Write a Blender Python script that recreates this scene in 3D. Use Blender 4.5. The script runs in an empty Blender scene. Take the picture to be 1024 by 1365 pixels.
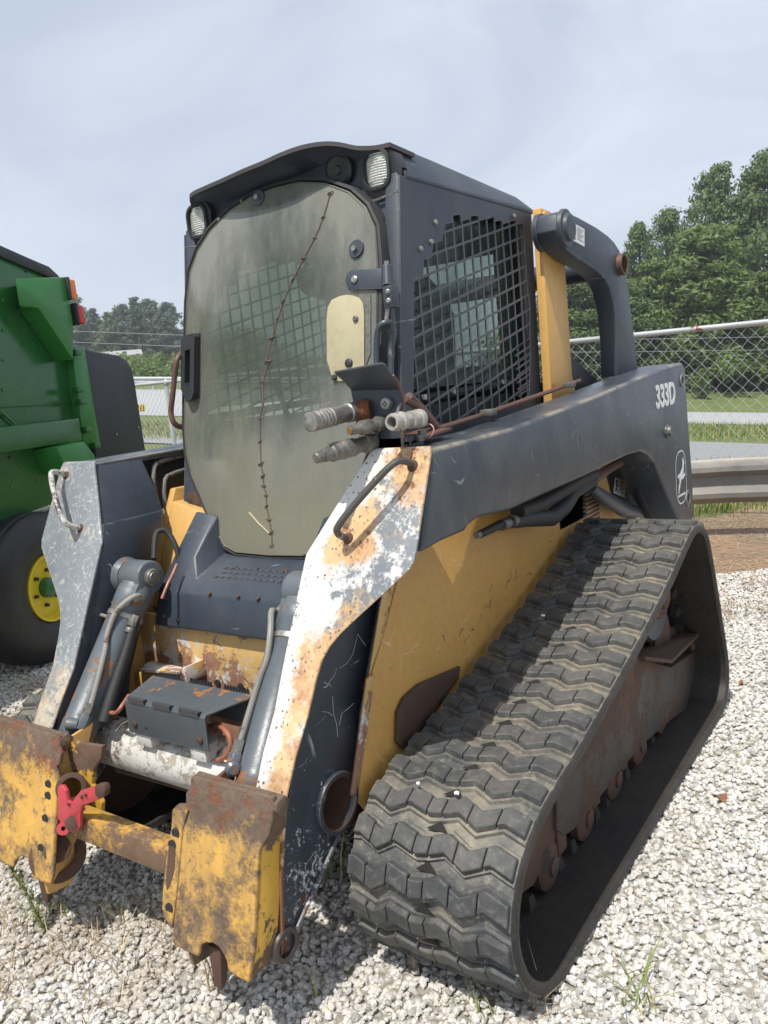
import bpy, bmesh, math, random
from mathutils import Vector, Matrix, noise
from mathutils.geometry import tessellate_polygon
R = math.radians
random.seed(7)
S = bpy.context.scene
col = S.collection

# ---------------------------------------------------------------- camera, sky, sun, exposure
cam = bpy.data.cameras.new('camera'); camo = bpy.data.objects.new('camera', cam); col.objects.link(camo)
cam.sensor_fit = 'VERTICAL'; cam.sensor_height = 36.0; cam.lens = 28.1884
cam.clip_start = 0.05; cam.clip_end = 2000
_r, _u, _f = Vector((0.8183, 0.5668, -0.0955)), Vector((-0.0102, 0.1805, 0.9835)), Vector((-0.5747, 0.8038, -0.1535))
camo.matrix_world = Matrix(((_r.x, _u.x, -_f.x, 1.71), (_r.y, _u.y, -_f.y, -1.505), (_r.z, _u.z, -_f.z, 1.456), (0, 0, 0, 1)))
S.camera = camo

SUN = Vector((0.045, -0.52, 1.0)).normalized()       # direction towards the sun
world = bpy.data.worlds.new('World'); S.world = world; world.use_nodes = True
wn = world.node_tree; wn.nodes.clear()
def N(t, k, **kw):
    n = t.nodes.new(k)
    for a, b in kw.items(): setattr(n, a, b)
    return n
w_out = N(wn, 'ShaderNodeOutputWorld'); w_bg = N(wn, 'ShaderNodeBackground'); sky = N(wn, 'ShaderNodeTexSky')
sky.sky_type = 'NISHITA'; sky.sun_disc = False
sky.sun_elevation = math.asin(SUN.z); sky.sun_rotation = math.atan2(SUN.x, SUN.y)
sky.air_density = 1.0; sky.dust_density = 3.5; sky.ozone_density = 1.2; sky.altitude = 200
w_bg.inputs['Strength'].default_value = 0.13
# thin high cloud veil mixed over the blue
w_tc = N(wn, 'ShaderNodeTexCoord'); w_map = N(wn, 'ShaderNodeMapping'); w_map.inputs['Scale'].default_value = (1.0, 1.0, 2.6)
w_no = N(wn, 'ShaderNodeTexNoise'); w_no.inputs['Scale'].default_value = 1.9; w_no.inputs['Detail'].default_value = 7; w_no.inputs['Roughness'].default_value = 0.55
w_no.inputs['Distortion'].default_value = 0.9
w_rp = N(wn, 'ShaderNodeMapRange'); w_rp.inputs['From Min'].default_value = 0.36; w_rp.inputs['From Max'].default_value = 0.72
w_rp.inputs['To Min'].default_value = 0.66; w_rp.inputs['To Max'].default_value = 1.02
w_mx = N(wn, 'ShaderNodeMix', data_type='RGBA')
w_mx.inputs['B'].default_value = (5.75, 6.35, 7.3, 1)
wn.links.new(w_tc.outputs['Generated'], w_map.inputs['Vector']); wn.links.new(w_map.outputs[0], w_no.inputs['Vector'])
wn.links.new(w_no.outputs['Fac'], w_rp.inputs['Value']); wn.links.new(w_rp.outputs[0], w_mx.inputs['Factor'])
wn.links.new(sky.outputs[0], w_mx.inputs['A']); wn.links.new(w_mx.outputs['Result'], w_bg.inputs['Color'])
wn.links.new(w_bg.outputs[0], w_out.inputs['Surface'])
sun = bpy.data.lights.new('sun', 'SUN'); sun.energy = 5.0; sun.angle = R(0.6); sun.color = (1.0, 0.95, 0.87)
suno = bpy.data.objects.new('sun', sun); col.objects.link(suno)
suno.rotation_euler = SUN.to_track_quat('Z', 'Y').to_euler(); suno.location = (0, -5, 20)
S.view_settings.view_transform = 'Standard'; S.view_settings.look = 'None'
S.view_settings.exposure = 0.0; S.view_settings.gamma = 1.0; S.view_settings.use_curve_mapping = False
S.render.engine = 'CYCLES'

# ---------------------------------------------------------------- materials
def mat(name):
    m = bpy.data.materials.new(name); m.use_nodes = True
    t = m.node_tree; b = t.nodes['Principled BSDF']
    return m, t, b
def tex(t, kind='noise', scale=10, detail=6, rough=0.6, stretch=(1, 1, 1), rot=(0, 0, 0), loc=(0, 0, 0), dist=0.0, coord='Object'):
    tc = N(t, 'ShaderNodeTexCoord'); mp = N(t, 'ShaderNodeMapping')
    mp.inputs['Scale'].default_value = stretch; mp.inputs['Rotation'].default_value = rot; mp.inputs['Location'].default_value = loc
    # rotate first, then stretch
    if rot != (0, 0, 0):
        m2 = N(t, 'ShaderNodeMapping'); m2.inputs['Rotation'].default_value = rot; mp.inputs['Rotation'].default_value = (0, 0, 0)
        t.links.new(tc.outputs[coord], m2.inputs['Vector']); t.links.new(m2.outputs[0], mp.inputs['Vector'])
    else: t.links.new(tc.outputs[coord], mp.inputs['Vector'])
    if kind == 'noise':
        n = N(t, 'ShaderNodeTexNoise'); n.inputs['Scale'].default_value = scale; n.inputs['Detail'].default_value = detail
        n.inputs['Roughness'].default_value = rough; n.inputs['Distortion'].default_value = dist
    else:
        n = N(t, 'ShaderNodeTexVoronoi'); n.inputs['Scale'].default_value = scale
    t.links.new(mp.outputs[0], n.inputs['Vector'])
    return n
def rng(t, src, a, b, c=0.0, d=1.0):
    r = N(t, 'ShaderNodeMapRange'); r.inputs['From Min'].default_value = a; r.inputs['From Max'].default_value = b
    r.inputs['To Min'].default_value = c; r.inputs['To Max'].default_value = d
    t.links.new(src, r.inputs['Value']); return r.outputs[0]
def mth(t, op, a, b=None):
    m = N(t, 'ShaderNodeMath', operation=op)
    for i, s in enumerate((a, b)):
        if s is None: continue
        if isinstance(s, (int, float)): m.inputs[i].default_value = s
        else: t.links.new(s, m.inputs[i])
    return m.outputs[0]
def mixc(t, fac, a, b):
    m = N(t, 'ShaderNodeMix', data_type='RGBA')
    for k, s in (('Factor', fac), ('A', a), ('B', b)):
        if isinstance(s, (int, float)): m.inputs[k].default_value = s
        elif isinstance(s, tuple): m.inputs[k].default_value = s + (1,) if len(s) == 3 else s
        else: t.links.new(s, m.inputs[k])
    return m.outputs['Result']
def axis(t, ax):
    tc = N(t, 'ShaderNodeTexCoord'); sp = N(t, 'ShaderNodeSeparateXYZ'); t.links.new(tc.outputs['Object'], sp.inputs[0])
    return sp.outputs[ax]

def crackle(t, scale, width, gate, seed=0.0):
    """thin curved scratches: warped cell borders that show only here and there"""
    tc = N(t, 'ShaderNodeTexCoord'); nw = N(t, 'ShaderNodeTexNoise'); nw.inputs['Scale'].default_value = scale * 0.35; nw.inputs['Detail'].default_value = 3
    t.links.new(tc.outputs['Object'], nw.inputs['Vector'])
    sc_ = N(t, 'ShaderNodeVectorMath', operation='SCALE'); sc_.inputs['Scale'].default_value = 2.4 / scale * 1.5; t.links.new(nw.outputs['Color'], sc_.inputs[0])
    ad = N(t, 'ShaderNodeVectorMath', operation='ADD'); t.links.new(tc.outputs['Object'], ad.inputs[0]); t.links.new(sc_.outputs[0], ad.inputs[1])
    v = N(t, 'ShaderNodeTexVoronoi', feature='DISTANCE_TO_EDGE'); v.inputs['Scale'].default_value = scale; t.links.new(ad.outputs[0], v.inputs['Vector'])
    g = tex(t, scale=scale * 1.1, detail=4, rough=0.6, loc=(seed, 3.3, seed))
    return mth(t, 'MULTIPLY', rng(t, v.outputs['Distance'], width, width * 0.4), rng(t, g.outputs['Fac'], gate - 0.03, gate + 0.03))
RUST = (0.115, 0.042, 0.018); RUSTL = (0.30, 0.125, 0.04); PRIMER = (0.72, 0.70, 0.64)
def worn(name, base, rough=0.45, var=0.25, chips=(), edge=None, scratch=None, dust=None, metallic=0.0, bump=0.15, soft=0.02, top=None, dstr=(1, 1, 0.5), crk=None):
    """paint with tone variation; chips = (colour, threshold, scale, bias(axis,lo,hi,amount) or None)"""
    m, t, b = mat(name)
    n1 = tex(t, scale=2.3, detail=8, rough=0.6)
    dark = tuple(c * (1 - var) for c in base); light = tuple(min(1, c * (1 + var)) for c in base)
    c = mixc(t, rng(t, n1.outputs['Fac'], 0.3, 0.7), dark, light)
    n2 = tex(t, scale=38, detail=4, rough=0.7)
    c = mixc(t, rng(t, n2.outputs['Fac'], 0.45, 0.8, 0, 0.35), c, tuple(x * 0.55 for x in base))
    if dust:
        nd = tex(t, scale=5, detail=9, rough=0.75, stretch=dstr)
        c = mixc(t, rng(t, nd.outputs['Fac'], 0.45, 0.75, 0, dust[1]), c, dust[0])
    hgt = n2.outputs['Fac']
    if crk: c = mixc(t, mth(t, 'MULTIPLY', crackle(t, crk[1], crk[2], crk[3]), crk[4]), c, crk[0])
    rgh = rng(t, n1.outputs['Fac'], 0.3, 0.7, rough - 0.08, rough + 0.12)
    if scratch:
        for k, (rot, sc) in enumerate((((0.5, 0.3, 0.9), 1.0), ((1.4, -0.7, 0.2), 1.3), ((-0.6, 1.1, -0.5), 0.8))):
            ns = tex(t, scale=9 * sc, detail=2, rough=0.5, stretch=(1, 7, 0.35), rot=rot, loc=(k * 3.1, 1.7, 0))
            c = mixc(t, mth(t, 'MULTIPLY', rng(t, ns.outputs['Fac'], 0.76 - 0.02 * k, 0.80), scratch[1]), c, scratch[0])
    for k, (cc_, th, sc, bias) in enumerate(chips):
        n = tex(t, scale=sc, detail=10, rough=0.68, loc=(k * 7.7, k * 3.3, k), dist=0.15)
        big = tex(t, scale=sc * 0.16, detail=3, rough=0.5, loc=(k * 2.7, 0, k * 5))
        fin = tex(t, scale=sc * 5.5, detail=6, rough=0.75, loc=(k * 1.3, k * 4.1, 2))
        v = mth(t, 'ADD', mth(t, 'ADD', mth(t, 'MULTIPLY', n.outputs['Fac'], 0.48), mth(t, 'MULTIPLY', big.outputs['Fac'], 0.32)), mth(t, 'MULTIPLY', fin.outputs['Fac'], 0.20))
        if bias:
            v = mth(t, 'ADD', v, rng(t, axis(t, bias[0]), bias[1], bias[2], 0, bias[3]))
        f = rng(t, v, th, th + soft)
        vc = mixc(t, rng(t, n2.outputs['Fac'], 0.35, 0.65), tuple(x * 0.7 for x in cc_), cc_)
        c = mixc(t, f, c, vc)
        hgt = mth(t, 'SUBTRACT', hgt, mth(t, 'MULTIPLY', f, 0.8))
        rgh = mth(t, 'MAXIMUM', rgh, mth(t, 'MULTIPLY', f, 0.78))
    if edge:
        bv = N(t, 'ShaderNodeBevel'); bv.samples = 4; bv.inputs['Radius'].default_value = edge[2]
        ge = N(t, 'ShaderNodeNewGeometry'); dt = N(t, 'ShaderNodeVectorMath', operation='DOT_PRODUCT')
        t.links.new(bv.outputs[0], dt.inputs[0]); t.links.new(ge.outputs['Normal'], dt.inputs[1])
        ne = tex(t, scale=22, detail=8, rough=0.7)
        v = mth(t, 'ADD', mth(t, 'MULTIPLY', mth(t, 'SUBTRACT', 1.0, dt.outputs['Value']), 3.0), mth(t, 'MULTIPLY', ne.outputs['Fac'], 0.9))
        f = rng(t, v, edge[1], edge[1] + 0.12)
        c = mixc(t, f, c, edge[0])
    if top:      # rubbed paint on rounded upper edges
        ge = N(t, 'ShaderNodeNewGeometry'); sx = N(t, 'ShaderNodeSeparateXYZ'); t.links.new(ge.outputs['Normal'], sx.inputs[0])
        ax_ = mth(t, 'ABSOLUTE', sx.outputs['X'])
        fz = mth(t, 'MULTIPLY', rng(t, sx.outputs['Z'], 0.25, 0.6), rng(t, ax_, 0.05, 0.35))
        nt = tex(t, scale=4, detail=9, rough=0.75); fz = mth(t, 'MULTIPLY', fz, rng(t, nt.outputs['Fac'], 0.44, 0.58))
        c = mixc(t, mth(t, 'MULTIPLY', fz, top[1]), c, top[0])
    t.links.new(c, b.inputs['Base Color']); t.links.new(rgh, b.inputs['Roughness'])
    b.inputs['Metallic'].default_value = metallic
    bp = N(t, 'ShaderNodeBump'); bp.inputs['Strength'].default_value = bump; bp.inputs['Distance'].default_value = 0.004
    t.links.new(hgt, bp.inputs['Height']); t.links.new(bp.outputs[0], b.inputs['Normal'])
    return m
def plain(name, c, rough=0.5, metallic=0.0, var=0.15, sc=20, bump=0.1, spec=0.5):
    m, t, b = mat(name)
    n = tex(t, scale=sc, detail=6, rough=0.65)
    t.links.new(mixc(t, rng(t, n.outputs['Fac'], 0.3, 0.7), tuple(x * (1 - var) for x in c), tuple(min(1, x * (1 + var)) for x in c)), b.inputs['Base Color'])
    b.inputs['Metallic'].default_value = metallic; b.inputs['Specular IOR Level'].default_value = spec
    t.links.new(rng(t, n.outputs['Fac'], 0.3, 0.7, max(0, rough - 0.1), min(1, rough + 0.1)), b.inputs['Roughness'])
    bp = N(t, 'ShaderNodeBump'); bp.inputs['Strength'].default_value = bump; bp.inputs['Distance'].default_value = 0.003
    t.links.new(n.outputs['Fac'], bp.inputs['Height']); t.links.new(bp.outputs[0], b.inputs['Normal'])
    return m
GREY = (0.038, 0.049, 0.067); YEL = (0.60, 0.345, 0.10)
M = {}
M['grey'] = worn('grey_paint', GREY, rough=0.42, var=0.16, scratch=((0.42, 0.42, 0.40), 0.45), edge=((0.20, 0.19, 0.18), 0.98, 0.006), dust=((0.18, 0.17, 0.15), 0.18),
                 chips=((RUST, 0.655, 14, None), ((0.22, 0.22, 0.21), 0.64, 40, None)))
M['arm_grey'] = worn('arm_grey_paint', (0.037, 0.048, 0.066), rough=0.34, var=0.2, scratch=((0.5, 0.5, 0.48), 0.55), edge=((0.36, 0.32, 0.26), 0.86, 0.016), dust=((0.20, 0.19, 0.17), 0.30), crk=((0.32, 0.32, 0.31), 7, 0.010, 0.60, 0.7), top=((0.34, 0.29, 0.21), 0.7),
                     chips=((RUST, 0.66, 9, None), ((0.5, 0.48, 0.44), 0.655, 30, None)))
M['leg_grey'] = worn('lower_arm_grey_paint', (0.028, 0.037, 0.052), rough=0.40, var=0.2, crk=((0.5, 0.5, 0.5), 9, 0.010, 0.62, 0.8), scratch=((0.6, 0.6, 0.6), 0.6), edge=((0.25, 0.22, 0.19), 0.92, 0.008),
                     chips=(((0.55, 0.56, 0.58), 0.645, 80, ('Z', 0.75, 0.3, 0.11)), (RUST, 0.66, 9, ('Z', 0.42, 0.26, 0.2))))
M['yellow'] = worn('yellow_paint', YEL, rough=0.42, var=0.08, scratch=((0.62, 0.52, 0.36), 0.4), edge=((0.10, 0.06, 0.03), 0.98, 0.006), dust=((0.5, 0.36, 0.2), 0.3),
                   chips=((RUST, 0.685, 16, None), ((0.05, 0.03, 0.02), 0.70, 34, None)))
M['yellow_side'] = worn('yellow_chassis_paint', (0.56, 0.315, 0.085), rough=0.42, var=0.08, scratch=((0.72, 0.62, 0.45), 0.6), crk=((0.72, 0.60, 0.40), 6, 0.008, 0.57, 0.7), edge=((0.10, 0.06, 0.03), 0.98, 0.006), dust=((0.5, 0.36, 0.2), 0.25),
                   chips=(((0.70, 0.58, 0.42), 0.655, 20, ('Z', 1.0, 0.68, 0.07)), (RUST, 0.655, 16, ('Z', 1.0, 0.70, 0.05)), ((0.05, 0.035, 0.03), 0.66, 34, ('Z', 1.0, 0.7, 0.07))))
M['yellow_rust'] = worn('rusty_yellow_paint', (0.68, 0.44, 0.17), rough=0.5, var=0.2, scratch=((0.35, 0.2, 0.1), 0.5), edge=(RUST, 0.8, 0.010),
                        chips=(((0.70, 0.66, 0.60), 0.525, 14, ('Z', 0.74, 0.62, 0.09)), ((0.36, 0.19, 0.12), 0.545, 12, ('Z', 0.75, 0.6, 0.09))), bump=0.4)
M['coupler_rust'] = worn('worn_yellow_coupler', (0.58, 0.335, 0.075), rough=0.5, var=0.18, edge=((0.09, 0.045, 0.025), 0.78, 0.012), dust=((0.20, 0.145, 0.10), 0.95), soft=0.07, dstr=(1.4, 1, 0.3),
                         chips=(((0.15, 0.105, 0.075), 0.515, 8, ('Z', 0.47, 0.55, 0.14)), ((0.16, 0.115, 0.085), 0.515, 14, ('Z', 0.31, 0.20, 0.07)), ((0.24, 0.075, 0.03), 0.585, 24, ('Z', 0.45, 0.53, 0.07))), bump=0.6)
M['rust'] = worn('rusted_steel', (0.085, 0.045, 0.03), rough=0.75, var=0.35, chips=(((0.20, 0.09, 0.045), 0.56, 14, None), ((0.04, 0.032, 0.03), 0.58, 9, None)), bump=0.7)
M['frame_rust'] = worn('rust_stained_frame', (0.050, 0.046, 0.042), rough=0.6, var=0.25, edge=((0.17, 0.07, 0.035), 0.85, 0.012), dust=((0.14, 0.10, 0.07), 0.5),
                       chips=(((0.085, 0.045, 0.030), 0.50, 7, ('Z', 0.3, 0.45, 0.1)), ((0.13, 0.062, 0.036), 0.58, 14, ('Z', 0.25, 0.45, 0.10))), bump=0.5)
M['tube_white'] = worn('scraped_white_tube', (0.62, 0.61, 0.58), rough=0.5, var=0.1, scratch=((0.2, 0.12, 0.08), 0.6), chips=(((0.16, 0.08, 0.045), 0.53, 12, None), ((0.40, 0.35, 0.28), 0.535, 26, None)), bump=0.5)
M['cyl'] = worn('cylinder_grey_paint', (0.10, 0.118, 0.135), rough=0.38, var=0.2, scratch=((0.3, 0.16, 0.08), 0.7), edge=((0.2, 0.15, 0.1), 0.95, 0.005),
                chips=(((0.24, 0.12, 0.06), 0.565, 12, ('Z', 0.9, 0.5, 0.08)),), bump=0.25)
M['red'] = worn('faded_red_lever', (0.52, 0.05, 0.065), rough=0.5, var=0.25, edge=((0.25, 0.12, 0.08), 0.9, 0.005), chips=(((0.18, 0.10, 0.08), 0.54, 18, None),), soft=0.06)
M['steel'] = plain('zinc_steel', (0.30, 0.29, 0.27), rough=0.45, metallic=0.65, var=0.3, sc=60)
M['dirty_steel'] = plain('dirty_zinc_fitting', (0.17, 0.165, 0.15), rough=0.5, metallic=0.5, var=0.4, sc=70)
M['chrome'] = plain('chromed_rod', (0.75, 0.75, 0.78), rough=0.12, metallic=1.0, var=0.05)
M['black'] = plain('black_plastic', (0.022, 0.023, 0.025), rough=0.5)
M['dark'] = plain('dark_interior', (0.018, 0.02, 0.022), rough=0.8)
M['rubber'] = plain('hose_rubber', (0.02, 0.02, 0.021), rough=0.6, sc=80)
M['copper'] = plain('copper_orange_hose', (0.30, 0.11, 0.065), rough=0.5, var=0.25, sc=30)
M['pipe_rust'] = worn('rust_brown_pipe', (0.12, 0.06, 0.045), rough=0.55, chips=(((0.28, 0.27, 0.25), 0.60, 20, None),))
M['pipe_grey'] = worn('weathered_grey_pipe', (0.22, 0.215, 0.20), rough=0.5, chips=(((0.14, 0.08, 0.05), 0.56, 22, None),))
M['seal'] = plain('door_seal_rubber', (0.03, 0.031, 0.033), rough=0.7, sc=60, bump=0.3)
M['white'] = plain('white_sticker', (0.8, 0.8, 0.78), rough=0.45, var=0.04)
M['print'] = plain('black_print', (0.03, 0.03, 0.03), rough=0.5)
M['print_orange'] = plain('orange_print', (0.7, 0.22, 0.03), rough=0.5)
M['letter'] = worn('worn_white_lettering', (0.78, 0.78, 0.76), rough=0.5, var=0.05, chips=(((0.08, 0.09, 0.1), 0.60, 60, None),), bump=0.0)
M['chalk'] = plain('chalk_grey_mark', (0.45, 0.46, 0.47), rough=0.6, var=0.2)
# tread rubber: dusty grey on the top, mud in the creases
def rubber(name, base, dustc, amount, th=0.45):
    m, t, b = mat(name)
    n1 = tex(t, scale=4, detail=9, rough=0.7); n2 = tex(t, scale=45, detail=6, rough=0.7)
    c = mixc(t, rng(t, n1.outputs['Fac'], th, th + 0.3, 0, amount), base, dustc)
    c = mixc(t, rng(t, n2.outputs['Fac'], 0.52, 0.75, 0, 0.5), c, tuple(x * 1.5 for x in dustc))
    c = mixc(t, rng(t, n2.outputs['Fac'], 0.45, 0.25, 0, 0.5), c, tuple(x * 0.5 for x in base))
    t.links.new(c, b.inputs['Base Color']); b.inputs['Roughness'].default_value = 0.62
    bp = N(t, 'ShaderNodeBump'); bp.inputs['Strength'].default_value = 0.6; bp.inputs['Distance'].default_value = 0.004
    t.links.new(n2.outputs['Fac'], bp.inputs['Height']); t.links.new(bp.outputs[0], b.inputs['Normal'])
    return m
M['tread'] = rubber('dusty_tread_rubber', (0.046, 0.050, 0.053), (0.15, 0.14, 0.12), 0.75, 0.42)
M['tread_base'] = rubber('muddy_belt_rubber', (0.080, 0.084, 0.086), (0.30, 0.26, 0.19), 0.95, 0.43)
M['belt_in'] = rubber('dark_belt_inside', (0.022, 0.020, 0.018), (0.055, 0.045, 0.036), 0.8, 0.42)
M['mud'] = plain('dried_mud', (0.30, 0.255, 0.19), rough=0.95, var=0.3, sc=60)
# weathered door sheet: cloudy olive polycarbonate one can half see through
def face_mat(name, right):
    m, t, b = mat(name)
    X_ = mth(t, 'ABSOLUTE', axis(t, 'X')); Z_ = axis(t, 'Z')
    u = mth(t, 'SUBTRACT', X_, mth(t, 'ADD', 0.412, mth(t, 'MULTIPLY', mth(t, 'MAXIMUM', mth(t, 'SUBTRACT', Z_, 1.07), 0.0), 0.605)))
    nb = tex(t, scale=3.5, detail=4); nm = tex(t, scale=15, detail=12, rough=0.72, dist=0.25); nf = tex(t, scale=70, detail=8, rough=0.75); nl = tex(t, scale=8, detail=7, rough=0.6, loc=(4, 2, 1))
    c = mixc(t, rng(t, nb.outputs['Fac'], 0.35, 0.65), (0.15, 0.17, 0.19), (0.21, 0.23, 0.25))
    mixn = mth(t, 'ADD', mth(t, 'MULTIPLY', nm.outputs['Fac'], 0.55), mth(t, 'ADD', mth(t, 'MULTIPLY', nb.outputs['Fac'], 0.25), mth(t, 'MULTIPLY', nf.outputs['Fac'], 0.20)))
    geo = N(t, 'ShaderNodeNewGeometry')
    def near(p, r0, r1):
        d = N(t, 'ShaderNodeVectorMath', operation='DISTANCE'); tc = N(t, 'ShaderNodeTexCoord'); t.links.new(tc.outputs['Object'], d.inputs[0]); d.inputs[1].default_value = p
        return rng(t, d.outputs['Value'], r1, r0)
    sg = 1 if right else -1
    hd = mth(t, 'MAXIMUM', near((sg * 0.686, 0.064, 1.267), 0.015, 0.11), near((sg * 0.535, -0.02, 1.106), 0.015, 0.10))
    if right:
        wb = rng(t, u, 0.02, 0.15, 0.18, 0.015)
        w = rng(t, mth(t, 'ADD', mixn, wb), 0.512, 0.552)
        c = mixc(t, w, c, mixc(t, nf.outputs['Fac'], (0.56, 0.55, 0.53), (0.70, 0.70, 0.68)))
        low = rng(t, Z_, 1.0, 0.80, 0.0, 0.16)
        tb = mth(t, 'ADD', mth(t, 'MULTIPLY', rng(t, u, 0.012, 0.05), low), mth(t, 'MULTIPLY', hd, 0.22))
        tb = mth(t, 'ADD', tb, rng(t, u, 0.035, 0.08, -0.06, 0.0))
        tv = mth(t, 'ADD', mth(t, 'ADD', mth(t, 'MULTIPLY', nl.outputs['Fac'], 0.6), mth(t, 'MULTIPLY', nf.outputs['Fac'], 0.4)), tb)
        tanc = mixc(t, rng(t, nm.outputs['Fac'], 0.42, 0.62), (0.62, 0.42, 0.20), (0.40, 0.19, 0.075))
        c = mixc(t, rng(t, tv, 0.495, 0.60, 0.0, 0.92), c, tanc)
        c = mixc(t, rng(t, mth(t, 'ADD', mth(t, 'ADD', mth(t, 'MULTIPLY', nm.outputs['Fac'], 0.6), mth(t, 'MULTIPLY', nf.outputs['Fac'], 0.4)), mth(t, 'ADD', mth(t, 'MULTIPLY', hd, 0.10), rng(t, Z_, 0.62, 0.40, 0.0, 0.20))), 0.60, 0.66), c, (0.15, 0.065, 0.03))
        vo = tex(t, 'vor', scale=75); vs = mth(t, 'MULTIPLY', mth(t, 'MULTIPLY', rng(t, vo.outputs['Distance'], 0.34, 0.20), rng(t, nf.outputs['Fac'], 0.47, 0.53)), rng(t, nl.outputs['Fac'], 0.44, 0.52))
        c = mixc(t, vs, c, (0.07, 0.08, 0.095))
        dk = rng(t, mth(t, 'ADD', mixn, rng(t, u, 0.0, 0.05, 0.06, 0.0)), 0.615, 0.63); c = mixc(t, dk, c, (0.085, 0.10, 0.125))
        c = mixc(t, mth(t, 'MULTIPLY', crackle(t, 12, 0.012, 0.62), 0.7), c, (0.75, 0.74, 0.70))
    else:
        low = rng(t, Z_, 1.0, 0.62, 0.0, 0.13)
        c = mixc(t, mth(t, 'MULTIPLY', crackle(t, 17, 0.020, 0.56), 0.75), c, (0.62, 0.61, 0.57))
        c = mixc(t, mth(t, 'MULTIPLY', crackle(t, 40, 0.040, 0.53, 5.0), 0.6), c, (0.55, 0.54, 0.50))
        v = mth(t, 'ADD', mth(t, 'ADD', mth(t, 'MULTIPLY', nf.outputs['Fac'], 0.55), mth(t, 'MULTIPLY', nl.outputs['Fac'], 0.45)), mth(t, 'ADD', low, mth(t, 'MULTIPLY', hd, 0.09)))
        c = mixc(t, rng(t, v, 0.58, 0.66, 0.0, 0.85), c, mixc(t, rng(t, nm.outputs['Fac'], 0.4, 0.6), (0.60, 0.55, 0.44), (0.42, 0.30, 0.18)))
        c = mixc(t, rng(t, mth(t, 'ADD', mixn, mth(t, 'MULTIPLY', hd, 0.04)), 0.615, 0.65, 0, 0.9), c, RUST)
    bv = N(t, 'ShaderNodeBevel'); bv.samples = 4; bv.inputs['Radius'].default_value = 0.006
    dt = N(t, 'ShaderNodeVectorMath', operation='DOT_PRODUCT'); t.links.new(bv.outputs[0], dt.inputs[0]); t.links.new(geo.outputs['Normal'], dt.inputs[1])
    ev = mth(t, 'ADD', mth(t, 'MULTIPLY', mth(t, 'SUBTRACT', 1.0, dt.outputs['Value']), 3.0), mth(t, 'MULTIPLY', nm.outputs['Fac'], 0.9))
    c = mixc(t, rng(t, ev, 0.78, 0.9), c, (0.30, 0.16, 0.08) if right else (0.42, 0.36, 0.27))
    t.links.new(c, b.inputs['Base Color']); t.links.new(rng(t, nm.outputs['Fac'], 0.4, 0.6, 0.42, 0.7), b.inputs['Roughness'])
    bp = N(t, 'ShaderNodeBump'); bp.inputs['Strength'].default_value = 0.5; bp.inputs['Distance'].default_value = 0.003
    t.links.new(mixn, bp.inputs['Height']); t.links.new(bp.outputs[0], b.inputs['Normal'])
    return m
M['face_right'] = face_mat('chipped_white_face_plate', True); M['face_left'] = face_mat('scratched_grey_face_plate', False)
def glazing(name, tintA, tintB, amin, amax, rough=0.28, centre=None):
    m, t, b = mat(name)
    n1 = tex(t, scale=1.6, detail=7, rough=0.6, stretch=(1.3, 1, 0.6)); n2 = tex(t, scale=14, detail=9, rough=0.75, stretch=(1, 1, 0.25))
    n3 = tex(t, scale=130, detail=2)
    f = mth(t, 'ADD', mth(t, 'MULTIPLY', n1.outputs['Fac'], 0.65), mth(t, 'MULTIPLY', n2.outputs['Fac'], 0.35))
    f = mth(t, 'ADD', f, rng(t, axis(t, 'Z'), 1.55, 1.0, 0.0, 0.22))
    c = mixc(t, rng(t, f, 0.42, 0.72), tintA, tintB)
    c = mixc(t, rng(t, n3.outputs['Fac'], 0.70, 0.74, 0, 0.5), c, (0.55, 0.55, 0.48))
    t.links.new(c, b.inputs['Base Color']); b.inputs['Specular IOR Level'].default_value = 0.5
    t.links.new(rng(t, f, 0.4, 0.7, rough - 0.08, rough + 0.2), b.inputs['Roughness'])
    tr = N(t, 'ShaderNodeBsdfTransparent'); tr.inputs['Color'].default_value = (0.80, 0.88, 0.82, 1)
    mx = N(t, 'ShaderNodeMixShader'); out = t.nodes['Material Output']
    if centre:      # clearer in the middle for a painted lighter glow, clouded towards the rim
        dd = N(t, 'ShaderNodeVectorMath', operation='DISTANCE'); tq = N(t, 'ShaderNodeTexCoord'); t.links.new(tq.outputs['Object'], dd.inputs[0]); dd.inputs[1].default_value = centre
        f2 = mth(t, 'ADD', f, rng(t, dd.outputs['Value'], 0.12, 0.42, -0.10, 0.13))
        b.inputs['Coat Weight'].default_value = 0.6; b.inputs['Coat Roughness'].default_value = 0.10
    else: f2 = f
    t.links.new(rng(t, f2, 0.40, 0.66, amin, amax), mx.inputs['Fac'])
    t.links.new(tr.outputs[0], mx.inputs[1]); t.links.new(b.outputs[0], mx.inputs[2]); t.links.new(mx.outputs[0], out.inputs['Surface'])
    return m
M['door_glass'] = glazing('weathered_door_sheet', (0.145, 0.155, 0.140), (0.235, 0.225, 0.165), 0.28, 0.93, 0.16, centre=(-0.02, 0.40, 1.66))
M['side_glass'] = glazing('tinted_reflecting_side_glass', (0.055, 0.085, 0.080), (0.09, 0.12, 0.11), 0.30, 0.58, 0.12)  # teal base also carries painted reflections on the glass
M['cream'] = worn('yellowed_clear_patch', (0.43, 0.385, 0.245), rough=0.35, var=0.12, chips=(((0.42, 0.38, 0.22), 0.56, 10, None),), bump=0.1)
M['lens'] = plain('ribbed_lamp_lens', (0.62, 0.63, 0.60), rough=0.15, var=0.25, sc=120, bump=0.8)
M['orange_lens'] = plain('orange_lamp_lens', (0.85, 0.22, 0.02), rough=0.2)
M['red_lens'] = plain('red_lamp_lens', (0.62, 0.02, 0.03), rough=0.2)
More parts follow.
